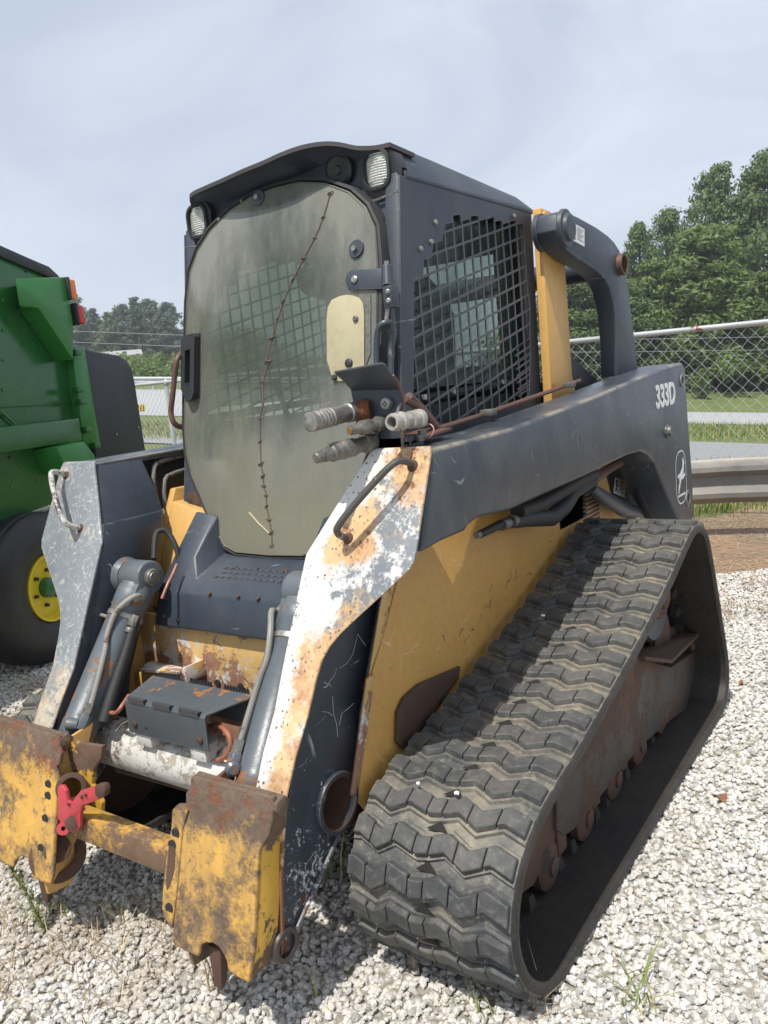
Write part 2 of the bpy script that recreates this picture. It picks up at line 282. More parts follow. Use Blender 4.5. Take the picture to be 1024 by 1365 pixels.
M['baler_green'] = worn('glossy_green_paint', (0.018, 0.12, 0.026), rough=0.22, var=0.1, bump=0.03, dust=((0.10, 0.17, 0.09), 0.35), crk=((0.12, 0.3, 0.12), 3, 0.004, 0.62, 0.6))
M['baler_green2'] = worn('lit_green_paint', (0.028, 0.19, 0.032), rough=0.28, var=0.1, bump=0.03)  # brighter copy of the green; front light on the pod put into colour
M['baler_black'] = plain('matt_black_cover', (0.020, 0.020, 0.026), rough=0.45, var=0.1)
M['tyre'] = worn('black_tyre_rubber', (0.018, 0.018, 0.019), rough=0.5, var=0.25, dust=((0.07, 0.065, 0.055), 0.5), crk=((0.10, 0.10, 0.10), 9, 0.010, 0.62, 0.7))
M['rim'] = plain('yellow_wheel_rim', (0.72, 0.56, 0.02), rough=0.35, var=0.06)
M['galv'] = worn('galvanised_rail', (0.50, 0.51, 0.51), rough=0.42, var=0.12, metallic=0.3, bump=0.1, chips=())
M['galv_rust'] = worn('galvanised_rail_with_rust', (0.45, 0.46, 0.47), rough=0.42, var=0.1, metallic=0.3, bump=0.1, chips=(((0.28, 0.08, 0.05), 0.535, 5, None),))
M['wire'] = plain('galvanised_wire', (0.50, 0.51, 0.52), rough=0.45, metallic=0.3)

# ---------------------------------------------------------------- mesh helpers
def link(name, me, m, parent=None, kind=None, label=None):
    o = bpy.data.objects.new(name, me); col.objects.link(o)
    if m and not me.materials: me.materials.append(m)
    if parent:
        o.parent = parent
    if kind: o['kind'] = kind
    if label: o['label'] = label
    return o
def tag(o, label, cat, group=None):
    o['label'] = label; o['category'] = cat
    if group: o['group'] = group
    return o
def empty(name, loc, label, cat, group=None, rz=0):
    o = bpy.data.objects.new(name, None); col.objects.link(o); o.location = loc; o.rotation_euler.z = rz; o.empty_display_size = 0.2
    return tag(o, label, cat, group)
def mesh(name, vf, m, parent=None, bevel=0.0, angle=35, kind=None, label=None, seg=2, recalc=True):
    v, f = vf
    me = bpy.data.meshes.new(name); me.from_pydata([tuple(p) for p in v], [], [tuple(q) for q in f]); me.validate()
    bm = bmesh.new(); bm.from_mesh(me)
    if recalc: bmesh.ops.recalc_face_normals(bm, faces=bm.faces)
    if bevel > 0:
        ed = [e for e in bm.edges if len(e.link_faces) == 2 and e.calc_face_angle(0) > R(30)]
        bmesh.ops.bevel(bm, geom=ed, offset=bevel, segments=seg, affect='EDGES', clamp_overlap=True, profile=0.5)
    bm.to_mesh(me); bm.free()
    for p in me.polygons: p.use_smooth = True
    me.set_sharp_from_angle(angle=R(angle))
    return link(name, me, m, parent, kind, label)
def join(*vfs):
    V, F = [], []
    for v, f in vfs:
        k = len(V); V += [tuple(p) for p in v]; F += [tuple(i + k for i in q) for q in f]
    return V, F
def mirx(vf): return [(-p[0], p[1], p[2]) for p in vf[0]], [tuple(reversed(q)) for q in vf[1]]
def box(x0, x1, y0, y1, z0, z1):
    v = [(x, y, z) for x in (x0, x1) for y in (y0, y1) for z in (z0, z1)]
    return v, [(0, 1, 3, 2), (4, 6, 7, 5), (0, 4, 5, 1), (2, 3, 7, 6), (0, 2, 6, 4), (1, 5, 7, 3)]
def prism(poly, off):
    n = len(poly); off = Vector(off)
    v = [Vector(p) for p in poly] + [Vector(p) + off for p in poly]
    f = [tuple(range(n)), tuple(range(2 * n - 1, n - 1, -1))] + [(i, (i + 1) % n, n + (i + 1) % n, n + i) for i in range(n)]
    return v, f
def prism_holes(outer, holes, off):
    off = Vector(off); loops = [[Vector(p) for p in l] for l in [outer] + holes]
    flat = [p for l in loops for p in l]; n = len(flat)
    tris = tessellate_polygon(loops)
    v = flat + [p + off for p in flat]
    f = [tuple(t) for t in tris] + [tuple(i + n for i in reversed(t)) for t in tris]
    k = 0
    for l in loops:
        m_ = len(l)
        for i in range(m_):
            a, b = k + i, k + (i + 1) % m_
            f.append((a, b, b + n, a + n))
        k += m_
    return v, f
def loft(rows, closed=True, caps=True):
    n = len(rows[0]); v = [p for r in rows for p in r]; f = []
    for i in range(len(rows) - 1):
        for j in range(n if closed else n - 1):
            a, b = i * n + j, i * n + (j + 1) % n
            f.append((a, b, b + n, a + n))
    if caps and closed:
        f.append(tuple(range(n - 1, -1, -1))); f.append(tuple(range((len(rows) - 1) * n, len(rows) * n)))
    return v, f
def smooth_path(pts, k=4):
    pts = [Vector(p) for p in pts]; out = []
    for i in range(len(pts) - 1):
        p0 = pts[max(i - 1, 0)]; p1 = pts[i]; p2 = pts[i + 1]; p3 = pts[min(i + 2, len(pts) - 1)]
        for j in range(k):
            t = j / k
            out.append(0.5 * ((2 * p1) + (p2 - p0) * t + (2 * p0 - 5 * p1 + 4 * p2 - p3) * t * t + (3 * p1 - p0 - 3 * p2 + p3) * t ** 3))
    out.append(pts[-1]); return out
def tube(pts, r, n=10, smooth=0, caps=True):
    pts = smooth_path(pts, smooth) if smooth else [Vector(p) for p in pts]
    rows = []; up = None
    for i, p in enumerate(pts):
        d = (pts[min(i + 1, len(pts) - 1)] - pts[max(i - 1, 0)]).normalized()
        if up is None: up = d.orthogonal().normalized()
        up = (up - d * up.dot(d)).normalized(); s = d.cross(up)
        rr = r[i] if isinstance(r, (list, tuple)) else r
        rows.append([p + (up * math.cos(a) + s * math.sin(a)) * rr for a in [2 * math.pi * k / n for k in range(n)]])
    return loft(rows, True, caps)
def revolve(a, b, prof, n=24, caps=True):
    """prof: (t along a->b in metres, radius)"""
    a = Vector(a); d = (Vector(b) - a).normalized(); u = d.orthogonal().normalized(); s = d.cross(u)
    rows = [[a + d * t + (u * math.cos(q) + s * math.sin(q)) * r for q in [2 * math.pi * k / n for k in range(n)]] for t, r in prof]
    return loft(rows, True, caps)
def cyl(a, b, r, n=20):
    L = (Vector(b) - Vector(a)).length
    return revolve(a, b, [(0, r), (L, r)], n)
def ring(a, b, ro, ri, n=28):
    L = (Vector(b) - Vector(a)).length
    v, f = revolve(a, b, [(0, ri), (0, ro), (L, ro), (L, ri), (0, ri)], n, caps=False)
    return v, f
def hexnut(a, b, r): return cyl(a, b, r, 6)
def bolt(p, d, r, h=0.006):
    p = Vector(p); d = Vector(d).normalized()
    return revolve(p, p + d, [(0, r), (h * 0.6, r), (h, r * 0.6)], 10)
def text_mesh(name, s, size, m, parent, origin, xdir, ydir, depth=0.0008, kind=None, shear=0.0, label=None):
    cu = bpy.data.curves.new(name + '_curve', 'FONT'); cu.body = s; cu.size = size; cu.extrude = depth; cu.offset = size * 0.035; cu.shear = shear
    o = bpy.data.objects.new(name + '_t', cu); col.objects.link(o)
    dg = bpy.context.evaluated_depsgraph_get(); me = bpy.data.meshes.new_from_object(o.evaluated_get(dg))
    bpy.data.objects.remove(o)
    x = Vector(xdir).normalized(); y = Vector(ydir).normalized(); z = x.cross(y)
    me.transform(Matrix(((x.x, y.x, z.x, origin[0]), (x.y, y.y, z.y, origin[1]), (x.z, y.z, z.z, origin[2]), (0, 0, 0, 1))))
    me.materials.clear()
    return link(name, me, m, parent, kind, label)

# ================================================================ SETTING
CAMX, CAMY = 1.71, -1.505
CU = Vector((0.8135, 0.5816)); CD = Vector((-0.5816, 0.8135))     # across and away, along the yard
def UD(x, y):
    v = Vector((x - CAMX, y - CAMY)); return v.dot(CU), v.dot(CD)
def XY(u, d):
    v = CU * u + CD * d; return CAMX + v.x, CAMY + v.y
def sstep(x, a, b):
    t = max(0, min(1, (x - a) / (b - a))); return t * t * (3 - 2 * t)
def gz(u, d):
    z = -0.0972 * u * sstep(d, 7.5, 15)
    z += sstep(d, 49, 60) * 1.3
    z += min(70, max(0, d - 62)) * 0.055 * sstep(-u, -10, 10)
    return z
def P3(u, d, dz=0.0):
    x, y = XY(u, d); return Vector((x, y, gz(u, d) + dz))
# ---- ground material: grass field
m, t, b = mat('grass_ground')
n1 = tex(t, scale=0.5, detail=9, rough=0.7); n2 = tex(t, scale=9, detail=8, rough=0.8)
c = mixc(t, rng(t, n1.outputs['Fac'], 0.35, 0.65), (0.10, 0.145, 0.035), (0.17, 0.19, 0.06))
c = mixc(t, rng(t, n2.outputs['Fac'], 0.45, 0.7, 0, 0.7), c, (0.05, 0.085, 0.02))
t.links.new(c, b.inputs['Base Color']); b.inputs['Roughness'].default_value = 0.9
bp = N(t, 'ShaderNodeBump'); bp.inputs['Strength'].default_value = 0.8; bp.inputs['Distance'].default_value = 0.05
t.links.new(n2.outputs['Fac'], bp.inputs['Height']); t.links.new(bp.outputs[0], b.inputs['Normal']); M['grass_ground'] = m
# ---- gravel base between and below the stones
m, t, b = mat('gravel_base')
v1 = tex(t, 'vor', scale=46); v2 = tex(t, scale=3, detail=6)
tc = N(t, 'ShaderNodeTexCoord')
c = mixc(t, rng(t, v1.outputs['Color'], 0.1, 0.9), (0.46, 0.445, 0.41), (0.74, 0.72, 0.68))
c = mixc(t, rng(t, v1.outputs['Distance'], 0.25, 0.6), c, (0.28, 0.26, 0.22))
c = mixc(t, rng(t, v2.outputs['Fac'], 0.5, 0.7, 0, 0.4), c, (0.46, 0.41, 0.33))
t.links.new(c, b.inputs['Base Color']); b.inputs['Roughness'].default_value = 0.9
bp = N(t, 'ShaderNodeBump'); bp.inputs['Strength'].default_value = 1.0; bp.inputs['Distance'].default_value = 0.012; bp.invert = True
t.links.new(v1.outputs['Distance'], bp.inputs['Height']); t.links.new(bp.outputs[0], b.inputs['Normal']); M['gravel_base'] = m
# ---- red clay strip with pine straw
m, t, b = mat('clay_dirt')
n1 = tex(t, scale=1.1, detail=9, rough=0.7); n2 = tex(t, scale=22, detail=8, rough=0.8)
c = mixc(t, rng(t, n1.outputs['Fac'], 0.42, 0.60), (0.40, 0.24, 0.15), (0.26, 0.20, 0.14))
c = mixc(t, rng(t, n2.outputs['Fac'], 0.45, 0.7, 0, 0.6), c, (0.13, 0.09, 0.06))
t.links.new(c, b.inputs['Base Color']); b.inputs['Roughness'].default_value = 0.95
bp = N(t, 'ShaderNodeBump'); bp.inputs['Strength'].default_value = 0.8; bp.inputs['Distance'].default_value = 0.03
t.links.new(n2.outputs['Fac'], bp.inputs['Height']); t.links.new(bp.outputs[0], b.inputs['Normal']); M['clay'] = m
M['asphalt'] = plain('pale_worn_asphalt', (0.24, 0.245, 0.25), rough=0.85, var=0.12, sc=6, bump=0.3)
M['concrete'] = plain('pale_concrete_road', (0.34, 0.345, 0.35), rough=0.85, var=0.1, sc=4, bump=0.2)

def sheet(name, rowsfn, m, nu, nv, kind='structure', dz=0.0):
    V = []; F = []
    for j in range(nv + 1):
        for i in range(nu + 1):
            u, d = rowsfn(i / nu, j / nv); p = P3(u, d, dz); V.append(p)
    for j in range(nv):
        for i in range(nu):
            a = j * (nu + 1) + i; F.append((a, a + 1, a + nu + 2, a + nu + 1))
    return mesh(name, (V, F), m, kind=kind, angle=180, recalc=False)
def grow(j): return -8 + 16 * j + 740 * j ** 3          # rows spread with distance
sheet('ground', lambda i, j: ((i - 0.5) * 2 * (14 + 200 * j ** 2), -8 + 36 * j + 290 * j ** 4), M['grass_ground'], 120, 220)
sheet('gravel_lot', lambda i, j: (-9 + 18 * i, -4 + (8.7 + (3.0 * sstep(-( -9 + 18 * i), 0, 3)) + 0.25 * math.sin(i * 29)) * j), M['gravel_base'], 40, 20, dz=0.004)
sheet('dirt_strip', lambda i, j: (0.5 + 9 * i, 4.45 + (3.2 + 0.3 * math.sin(i * 17)) * j + 0.2 * math.sin(i * 40)), M['clay'], 40, 10, dz=0.002)
def lin(a, b, t): return a + (b - a) * t
def road(name, n0, n1, f0, f1, m):
    # near edge from n0 to n1 and far edge from f0 to f1, stretched both ways
    def fn(i, j):
        k = lin(-3.0, 3.0, i)
        a = (lin(n0[0], n1[0], k), lin(n0[1], n1[1], k)); b_ = (lin(f0[0], f1[0], k), lin(f0[1], f1[1], k))
        return lin(a[0], b_[0], j), max(8.6, lin(a[1], b_[1], j))
    return sheet(name, fn, m, 90, 10, dz=0.03)
road('driveway', (-5.8, 21), (6.5, 14.3), (-8.6, 31), (9.6, 21), M['asphalt'])
road('road', (-11.7, 42), (14.6, 32), (-17.2, 62), (22, 48), M['concrete'])

# ---- loose stones: countless, one object fed to an instancer
def stone_mesh(seed):
    rr = random.Random(seed); bm = bmesh.new(); bmesh.ops.create_icosphere(bm, subdivisions=1, radius=1.0)
    sx, sy, sz = rr.uniform(0.85, 1.25), rr.uniform(0.65, 0.95), rr.uniform(0.5, 0.75)
    pl = [(Vector((rr.gauss(0, 1), rr.gauss(0, 1), rr.gauss(0, 1))).normalized(), rr.uniform(0.55, 0.85)) for _ in range(7)]
    for v in bm.verts:
        for n_, d_ in pl:
            k = v.co.dot(n_)
            if k > d_: v.co -= n_ * (k - d_)
        v.co *= rr.uniform(0.93, 1.07)
        v.co = Vector((v.co.x * sx, v.co.y * sy, v.co.z * sz))
    me = bpy.data.meshes.new('stone_%d' % seed); bm.to_mesh(me); bm.free(); return me
m, t, b = mat('limestone_gravel')
oi = N(t, 'ShaderNodeObjectInfo'); cr = N(t, 'ShaderNodeValToRGB'); t.links.new(oi.outputs['Random'], cr.inputs[0])
el = cr.color_ramp.elements; el[0].position = 0; el[0].color = (0.36, 0.35, 0.34, 1); el[1].position = 1; el[1].color = (0.84, 0.83, 0.80, 1)
for p_, c_ in ((0.1, (0.50, 0.49, 0.47)), (0.22, (0.76, 0.75, 0.72)), (0.5, (0.84, 0.83, 0.80)), (0.66, (0.80, 0.73, 0.60)), (0.72, (0.86, 0.85, 0.83)), (0.9, (0.90, 0.89, 0.87))):
    e_ = el.new(p_); e_.color = c_ + (1,)
n1 = tex(t, scale=1.4, detail=6, rough=0.7)
c = mixc(t, rng(t, n1.outputs['Fac'], 0.35, 0.65, 0, 0.55), cr.outputs['Color'], (0.60, 0.58, 0.54))
# dusty tan patches where weeds grow, clean white stone elsewhere
nl_ = N(t, 'ShaderNodeTexNoise'); nl_.inputs['Scale'].default_value = 2.2; nl_.inputs['Detail'].default_value = 5
t.links.new(oi.outputs['Location'], nl_.inputs['Vector']); sl_ = N(t, 'ShaderNodeSeparateXYZ'); t.links.new(oi.outputs['Location'], sl_.inputs[0])
fm = mth(t, 'MULTIPLY', rng(t, nl_.outputs['Fac'], 0.40, 0.62), rng(t, sl_.outputs['X'], 0.55, -0.3, 0.12, 0.75))
c = mixc(t, fm, c, (0.46, 0.37, 0.25))
t.links.new(c, b.inputs['Base Color']); b.inputs['Roughness'].default_value = 0.85
bp = N(t, 'ShaderNodeBump'); bp.inputs['Strength'].default_value = 0.5; bp.inputs['Distance'].default_value = 0.15
t.links.new(n1.outputs['Fac'], bp.inputs['Height']); t.links.new(bp.outputs[0], b.inputs['Normal']); M['stone'] = m
rock_col = bpy.data.collections.new('stone_shapes')
for k in range(7):
    me = stone_mesh(k + 3); me.materials.append(M['stone']); rock_col.objects.link(bpy.data.objects.new('stone', me))
def scatter_stones(name, pts, smin, smax):
    me = bpy.data.meshes.new(name); me.from_pydata(pts, [], [])
    o = link(name, me, None, kind='stuff')
    g = bpy.data.node_groups.new(name, 'GeometryNodeTree')
    g.interface.new_socket('Geometry', in_out='INPUT', socket_type='NodeSocketGeometry'); g.interface.new_socket('Geometry', in_out='OUTPUT', socket_type='NodeSocketGeometry')
    gi = N(g, 'NodeGroupInput'); go = N(g, 'NodeGroupOutput'); ip = N(g, 'GeometryNodeInstanceOnPoints'); ci = N(g, 'GeometryNodeCollectionInfo')
    ci.inputs['Collection'].default_value = rock_col; ci.inputs['Separate Children'].default_value = True; ci.inputs['Reset Children'].default_value = True
    ip.inputs['Pick Instance'].default_value = True
    rv = N(g, 'FunctionNodeRandomValue', data_type='FLOAT_VECTOR'); rv.inputs[0].default_value = (-0.6, -0.6, 0); rv.inputs[1].default_value = (0.6, 0.6, 6.28)
    rs = N(g, 'FunctionNodeRandomValue', data_type='FLOAT'); rs.inputs[2].default_value = smin; rs.inputs[3].default_value = smax
    ri = N(g, 'FunctionNodeRandomValue', data_type='INT'); ri.inputs[4].default_value = 0; ri.inputs[5].default_value = 6
    g.links.new(gi.outputs[0], ip.inputs['Points']); g.links.new(ci.outputs[0], ip.inputs['Instance'])
    g.links.new(rv.outputs[0], ip.inputs['Rotation']); g.links.new(rs.outputs[1], ip.inputs['Scale']); g.links.new(ri.outputs[2], ip.inputs['Instance Index'])
    g.links.new(ip.outputs[0], go.inputs[0])
    md = o.modifiers.new('stones', 'NODES'); md.node_group = g
    return o
pts = []
rr = random.Random(5)
def fill(u0, u1, d0, d1, dens):
    for _ in range(int((u1 - u0) * (d1 - d0) * dens)):
        u = rr.uniform(u0, u1); d = rr.uniform(d0, d1)
        if abs(u) > d * 0.56 + 0.35: continue
        x, y = XY(u, d)
        pts.append((x, y, 0.004 + rr.uniform(-0.002, 0.012)))
fill(-3.2, 2.6, 0.9, 3.0, 6000)
fill(-3.4, 3.6, 3.0, 5.2, 5200)
fill(-4.2, -1.0, 5.2, 6.2, 1500)
scatter_stones('gravel_stones', pts, 0.0065, 0.0155)

# ---- grasses
m, t, b = mat('grass_blade')
gr = N(t, 'ShaderNodeNewGeometry'); cr = N(t, 'ShaderNodeValToRGB'); t.links.new(gr.outputs['Random Per Island'], cr.inputs[0])
el = cr.color_ramp.elements; el[0].color = (0.10, 0.17, 0.03, 1); el[1].color = (0.42, 0.34, 0.16, 1); e_ = el.new(0.5); e_.color = (0.17, 0.22, 0.06, 1)
t.links.new(cr.outputs[0], b.inputs['Base Color']); b.inputs['Roughness'].default_value = 0.7; M['blade'] = m
m2 = m.copy(); m2.name = 'dry_straw'; el = [n for n in m2.node_tree.nodes if n.type == 'VALTORGB'][0].color_ramp.elements
for e_, c_ in zip(el, ((0.42, 0.31, 0.17, 1), (0.24, 0.16, 0.10, 1), (0.55, 0.45, 0.29, 1))): e_.color = c_
M['straw'] = m2
def blade(V, F, p, h, w, lean, az, flat=0.0):
    d = Vector((math.cos(az), math.sin(az), 0)); s = Vector((-d.y, d.x, 0)); k = len(V)
    for q, ww in ((0, w), (0.5, w * 0.8), (1.0, 0.0003)):
        c_ = p + d * (lean * q * q) + Vector((0, 0, h * q * (1 - flat * q)))
        V += [c_ - s * ww / 2, c_ + s * ww / 2]
    F += [(k, k + 1, k + 3, k + 2), (k + 2, k + 3, k + 5, k + 4)]
def grass(name, spots, m, n, hr, w, lr, rad):
    V, F = [], []
    for (u, d) in spots:
        c0 = P3(u, d)
        for _ in range(n):
            p = c0 + Vector((rr.gauss(0, rad), rr.gauss(0, rad), 0.0))
            blade(V, F, p, rr.uniform(*hr), w * rr.uniform(0.6, 1.2), rr.uniform(*lr), rr.uniform(0, 6.28), rr.uniform(0, 0.4))
    return mesh(name, (V, F), m, kind='stuff', angle=180, recalc=False)
def ud_of(x, y): return UD(x, y)
grass('straw_litter', [(rr.uniform(0.8, 7), rr.uniform(4.7, 7.2)) for _ in range(2600)], M['straw'], 7, (0.004, 0.03), 0.005, (0.06, 0.22), 0.12)
grass('grass_verge', [(rr.uniform(0.8, 8), 7.3 + abs(rr.gauss(0, 0.6))) for _ in range(700)], M['blade'], 14, (0.05, 0.16), 0.008, (0.0, 0.08), 0.12)
grass('roadside_grass', [(rr.uniform(-12, 15), rr.uniform(22.5, 31)) for _ in range(2600)] + [(rr.uniform(-6, 9), rr.uniform(9, 14)) for _ in range(900)], M['blade'], 12, (0.08, 0.3), 0.02, (0.0, 0.15), 0.35)
grass('gravel_edge_grass', [(rr.uniform(1.6, 2.3), rr.gauss(4.35, 0.16)) for _ in range(26)] + [(rr.uniform(1.8, 4), rr.gauss(4.75, 0.1)) for _ in range(20)], M['straw'], 14, (0.03, 0.10), 0.005, (0.02, 0.14), 0.05)
# green weed tufts and dry stalks standing in the gravel, each a plant of its own
def tuft(name, label, cat, x, y, n, hr, w, lr, rad, m, seed, z0=0.0, group=None):
    r2 = random.Random(seed); V, F = [], []
    for _ in range(n):
        p = Vector((r2.gauss(0, rad), r2.gauss(0, rad), z0))
        blade(V, F, p, r2.uniform(*hr), w * r2.uniform(0.7, 1.2), r2.uniform(*lr), r2.uniform(0, 6.28), r2.uniform(0, 0.3))
    o = mesh(name, (V, F), m, angle=180, recalc=False); o.location = (x, y, 0.005); return tag(o, label, cat, group)
for k, (px, n, hr, w, lr, rad, mm, nm, lb) in enumerate((
    ((-0.2335, -0.3164), 18, (0.04, 0.15), 0.003, (0.02, 0.10), 0.03, 'blade', 'grass_tuft', 'thin green tuft right of the mossy weed on sunlit gravel'),
    ((-0.2591, -0.4334), 26, (0.03, 0.14), 0.003, (0.03, 0.14), 0.05, 'straw', 'dry_grass_tuft', 'dry tan tuft lying on gravel at the lower left'),
    ((-0.2749, -0.5689), 40, (0.02, 0.10), 0.003, (0.04, 0.16), 0.08, 'straw', 'dry_grass_tuft', 'flattened straw patch in the bottom left corner'),
    ((0.6297, -0.0582), 9, (0.10, 0.17), 0.003, (0.02, 0.07), 0.006, 'straw', 'dry_grass_tuft', 'fan of pale dry stalks before the nose of the near track'),
    ((0.9558, -0.0494), 9, (0.04, 0.09), 0.003, (0.10, 0.2), 0.02, 'straw', 'dry_grass_tuft', 'bent dry stalks under the front outer corner of the near track'),
    ((0.1938, 0.1503), 10, (0.10, 0.2), 0.008, (0.05, 0.18), 0.02, 'blade', 'grass_tuft', 'broad green blades between lower loader arm and track'),
    ((0.4626, -0.246), 5, (0.08, 0.15), 0.005, (0.01, 0.05), 0.01, 'blade', 'grass_tuft', 'few green blades in front of the lower arm pivot'),
    ((1.1384, 0.1047), 16, (0.05, 0.14), 0.005, (0.04, 0.16), 0.03, 'blade', 'grass_tuft', 'green tuft at the bottom edge right of the near track'),
    ((1.0966, 1.4217), 5, (0.02, 0.08), 0.004, (0.1, 0.3), 0.02, 'blade', 'grass_tuft', 'sparse green stalk lying on white gravel at the right edge'),
    ((0.2275, -0.3585), 7, (0.12, 0.22), 0.004, (0.02, 0.07), 0.012, 'straw', 'dry_grass_tuft', 'pale dry stalks under the tooth of the near attachment plate'),
    ((0.8312, -0.0868), 12, (0.03, 0.08), 0.004, (0.03, 0.12), 0.03, 'blade', 'grass_tuft', 'low green tuft below the nose of the near track'),
    ((-0.0756, -0.3106), 22, (0.03, 0.13), 0.003, (0.05, 0.2), 0.05, 'straw', 'dry_grass_tuft', 'dry stalks lying on lit gravel left of the near attachment plate'),
    ((-0.0554, -0.5387), 34, (0.02, 0.12), 0.003, (0.05, 0.22), 0.07, 'straw', 'dry_grass_tuft', 'wide dry straw tuft at the bottom edge left of centre'),
    ((-0.4457, -0.3705), 20, (0.04, 0.16), 0.004, (0.03, 0.12), 0.03, 'blade', 'grass_tuft', 'green and tan blades beside the mossy weed'),
    ((-0.5013, -0.4908), 30, (0.04, 0.18), 0.003, (0.04, 0.18), 0.05, 'straw', 'dry_grass_tuft', 'upright dry straw tuft cut by the left edge'))):
    tuft(nm, lb, 'weed' if nm == 'weed' else 'grass tuft', px[0], px[1], n, hr, w, lr, rad, M[mm], 40 + k)
# mossy weed stalk leaning to the left, thick with tiny leaves
wb, wt = Vector((-0.3959, -0.4219, 0.0)), Vector((-0.4786, -0.4519, 0.229))
V, F = [], []; r5 = random.Random(9)
for i in range(420):
    q = i / 420; c_ = wb.lerp(wt, q) + Vector((0, 0, 0.02 * math.sin(q * 3.1))); a = r5.uniform(0, 6.28); rad = 0.006 + 0.010 * math.sin(q * math.pi)
    p = c_ + Vector((math.cos(a) * rad * r5.random(), math.sin(a) * rad * r5.random(), 0)) - wb
    blade(V, F, p, r5.uniform(0.004, 0.020), 0.0035, r5.uniform(0.006, 0.02), a, 0.3)
st_ = tube([Vector((0, 0, 0)), (wt - wb) * 0.5 + Vector((0, 0, 0.02)), wt - wb], 0.003, 6)
ww = mesh('weed', (V, F), M['blade'], angle=180, recalc=False); ww.location = wb; tag(ww, 'mossy green weed stalk leaning left in front of the far attachment plate', 'weed'); mesh('stem', st_, M['blade'], ww)
# dead leaves on the gravel
M['leaf'] = plain('dead_brown_leaf', (0.24, 0.12, 0.06), rough=0.7, var=0.3)
for k, (p, s, lb) in enumerate((((1.1076, 1.0732), 0.030, 'curled brown leaf on white gravel right of the track, nearest of two'), ((0.9762, 2.0805), 0.03, 'small brown leaf on white gravel further back by the right edge'))):
    V = []; n = 9
    for i in range(n):
        a = 2 * math.pi * i / n; r_ = s * (0.6 + 0.4 * math.cos(a) ** 2) * (1 if i % 2 else 0.8); V.append((r_ * math.cos(a), 0.7 * r_ * math.sin(a), 0.012 + 0.012 * math.sin(a * 2)))
    V.append((0, 0, 0.006)); F = [(i, (i + 1) % n, n) for i in range(n)]
    o = mesh('dead_leaf', (V, F), M['leaf'], angle=60); o.location = (p[0], p[1], 0.012); o.rotation_euler.z = k * 1.3
    tag(o, lb, 'leaf')

# ---- chain link fence, runs from far left to near right behind the machines
F0, F1 = (-3.4, 12.0), (2.5, 6.8)
def FP(t_, z): x, y = XY(lin(F0[0], F1[0], t_), lin(F0[1], F1[1], t_)); return Vector((x, y, z))
FL = (FP(1, 0) - FP(0, 0)).length
def fence_top(t_): return lin(1.83, 1.68, t_)
def chain_fence(name, label, ta, tb, posts, topm, nslice):
    base = FP((ta + tb) / 2, 0); f = empty(name, base, label, 'fence')
    def W(t_, z): return FP(t_, z) - base
    mesh('top_rail', tube([W(lin(ta, tb, k / 8), fence_top(lin(ta, tb, k / 8))) for k in range(9)], 0.024, 12), topm, f)
    V, F = [], []
    cw = 0.105 / FL; zb = 0.25; n = int((tb - ta) / cw) + 1; nz = 15; dz = 0.105
    wires = []
    for i in range(n):
        for sgn in (0, 1):
            p = []
            for j in range(nz * 2 + 1):
                tt = ta + cw * (i + sgn + (0.5 if sgn == 0 else -0.5) * (j % 2)); z = fence_top(tt) - 0.02 - j * dz / 2
                if z < zb: break
                off = 0.004 if (j % 2) else -0.004
                q = W(tt, z); q.x += off; p.append(q)
            # knuckled tip above the rail
            if len(p) > 2 and sgn == 0: p.insert(0, W(ta + cw * (i + 0.25), fence_top(ta + cw * i) + 0.045))
            if len(p) > 1: wires.append(tube(p, 0.0021, 4, caps=False))
    mesh('chain_link_mesh', join(*wires), M['wire'], f, kind='stuff', angle=60)
    for tt in posts:
        mesh('post', join(cyl(W(tt, -0.1), W(tt, fence_top(tt) + 0.01), 0.032, 16), revolve(W(tt, fence_top(tt) + 0.01), W(tt, 3), [(0, 0.034), (0.015, 0.03), (0.03, 0.012)], 16)), M['galv'], f)
        mesh('post_band', ring(W(tt, fence_top(tt) - 0.05), W(tt, fence_top(tt) - 0.02), 0.038, 0.03, 16), M['steel'], f)
    return f
chain_fence('chain_link_fence', 'galvanised chain link fence with rust patched top rail behind the loader', 0.72, 1.55, (1.38,), M['galv_rust'], 8)
chain_fence('chain_link_fence', 'chain link fence stretch with round post between green machine and loader door', -0.75, 0.60, (-0.5, 0.085, 0.45), M['galv'], 8)

# ---- w-beam guardrails
def guardrail(name, label, pts, s, postat, m, z0):
    f = empty(name, (pts[0][0], pts[0][1], gz(*UD(pts[0][0], pts[0][1]))), label, 'guardrail'); base = f.location
    prof = [(-0.0, 0.0), (0.015, 0.02), (0.075, 0.05), (0.08, 0.085), (0.02, 0.13), (0.015, 0.165), (0.02, 0.20), (0.08, 0.245), (0.075, 0.28), (0.015, 0.31), (0.0, 0.33)]
    rows = []
    for i, p in enumerate(pts):
        q = Vector(pts[min(i + 1, len(pts) - 1)]) - Vector(pts[max(i - 1, 0)]); nrm = Vector((q.y, -q.x, 0)).normalized()
        fr = [Vector((p[0], p[1], p[2])) - base + nrm * a * s + Vector((0, 0, z_ * s)) for a, z_ in prof]
        bk = [v - nrm * 0.004 * s for v in reversed(fr)]
        rows.append(fr + bk)
    mesh('rail_beam', loft(rows, True), m, f, angle=40)
    for p in postat:
        p = Vector(p) - base; mesh('post', box(p.x - 0.05 * s, p.x + 0.05 * s, p.y + 0.02, p.y + 0.02 + 0.12 * s, p.z - 0.42, p.z + 0.3 * s + (0.45 if s > 1.2 else 0.0)), m, f, bevel=0.004)
    return f
M['guard'] = worn('weathered_guardrail', (0.20, 0.20, 0.195), rough=0.5, var=0.25, metallic=0.3, dust=((0.33, 0.26, 0.18), 0.6), chips=(((0.20, 0.17, 0.14), 0.60, 9, None),))
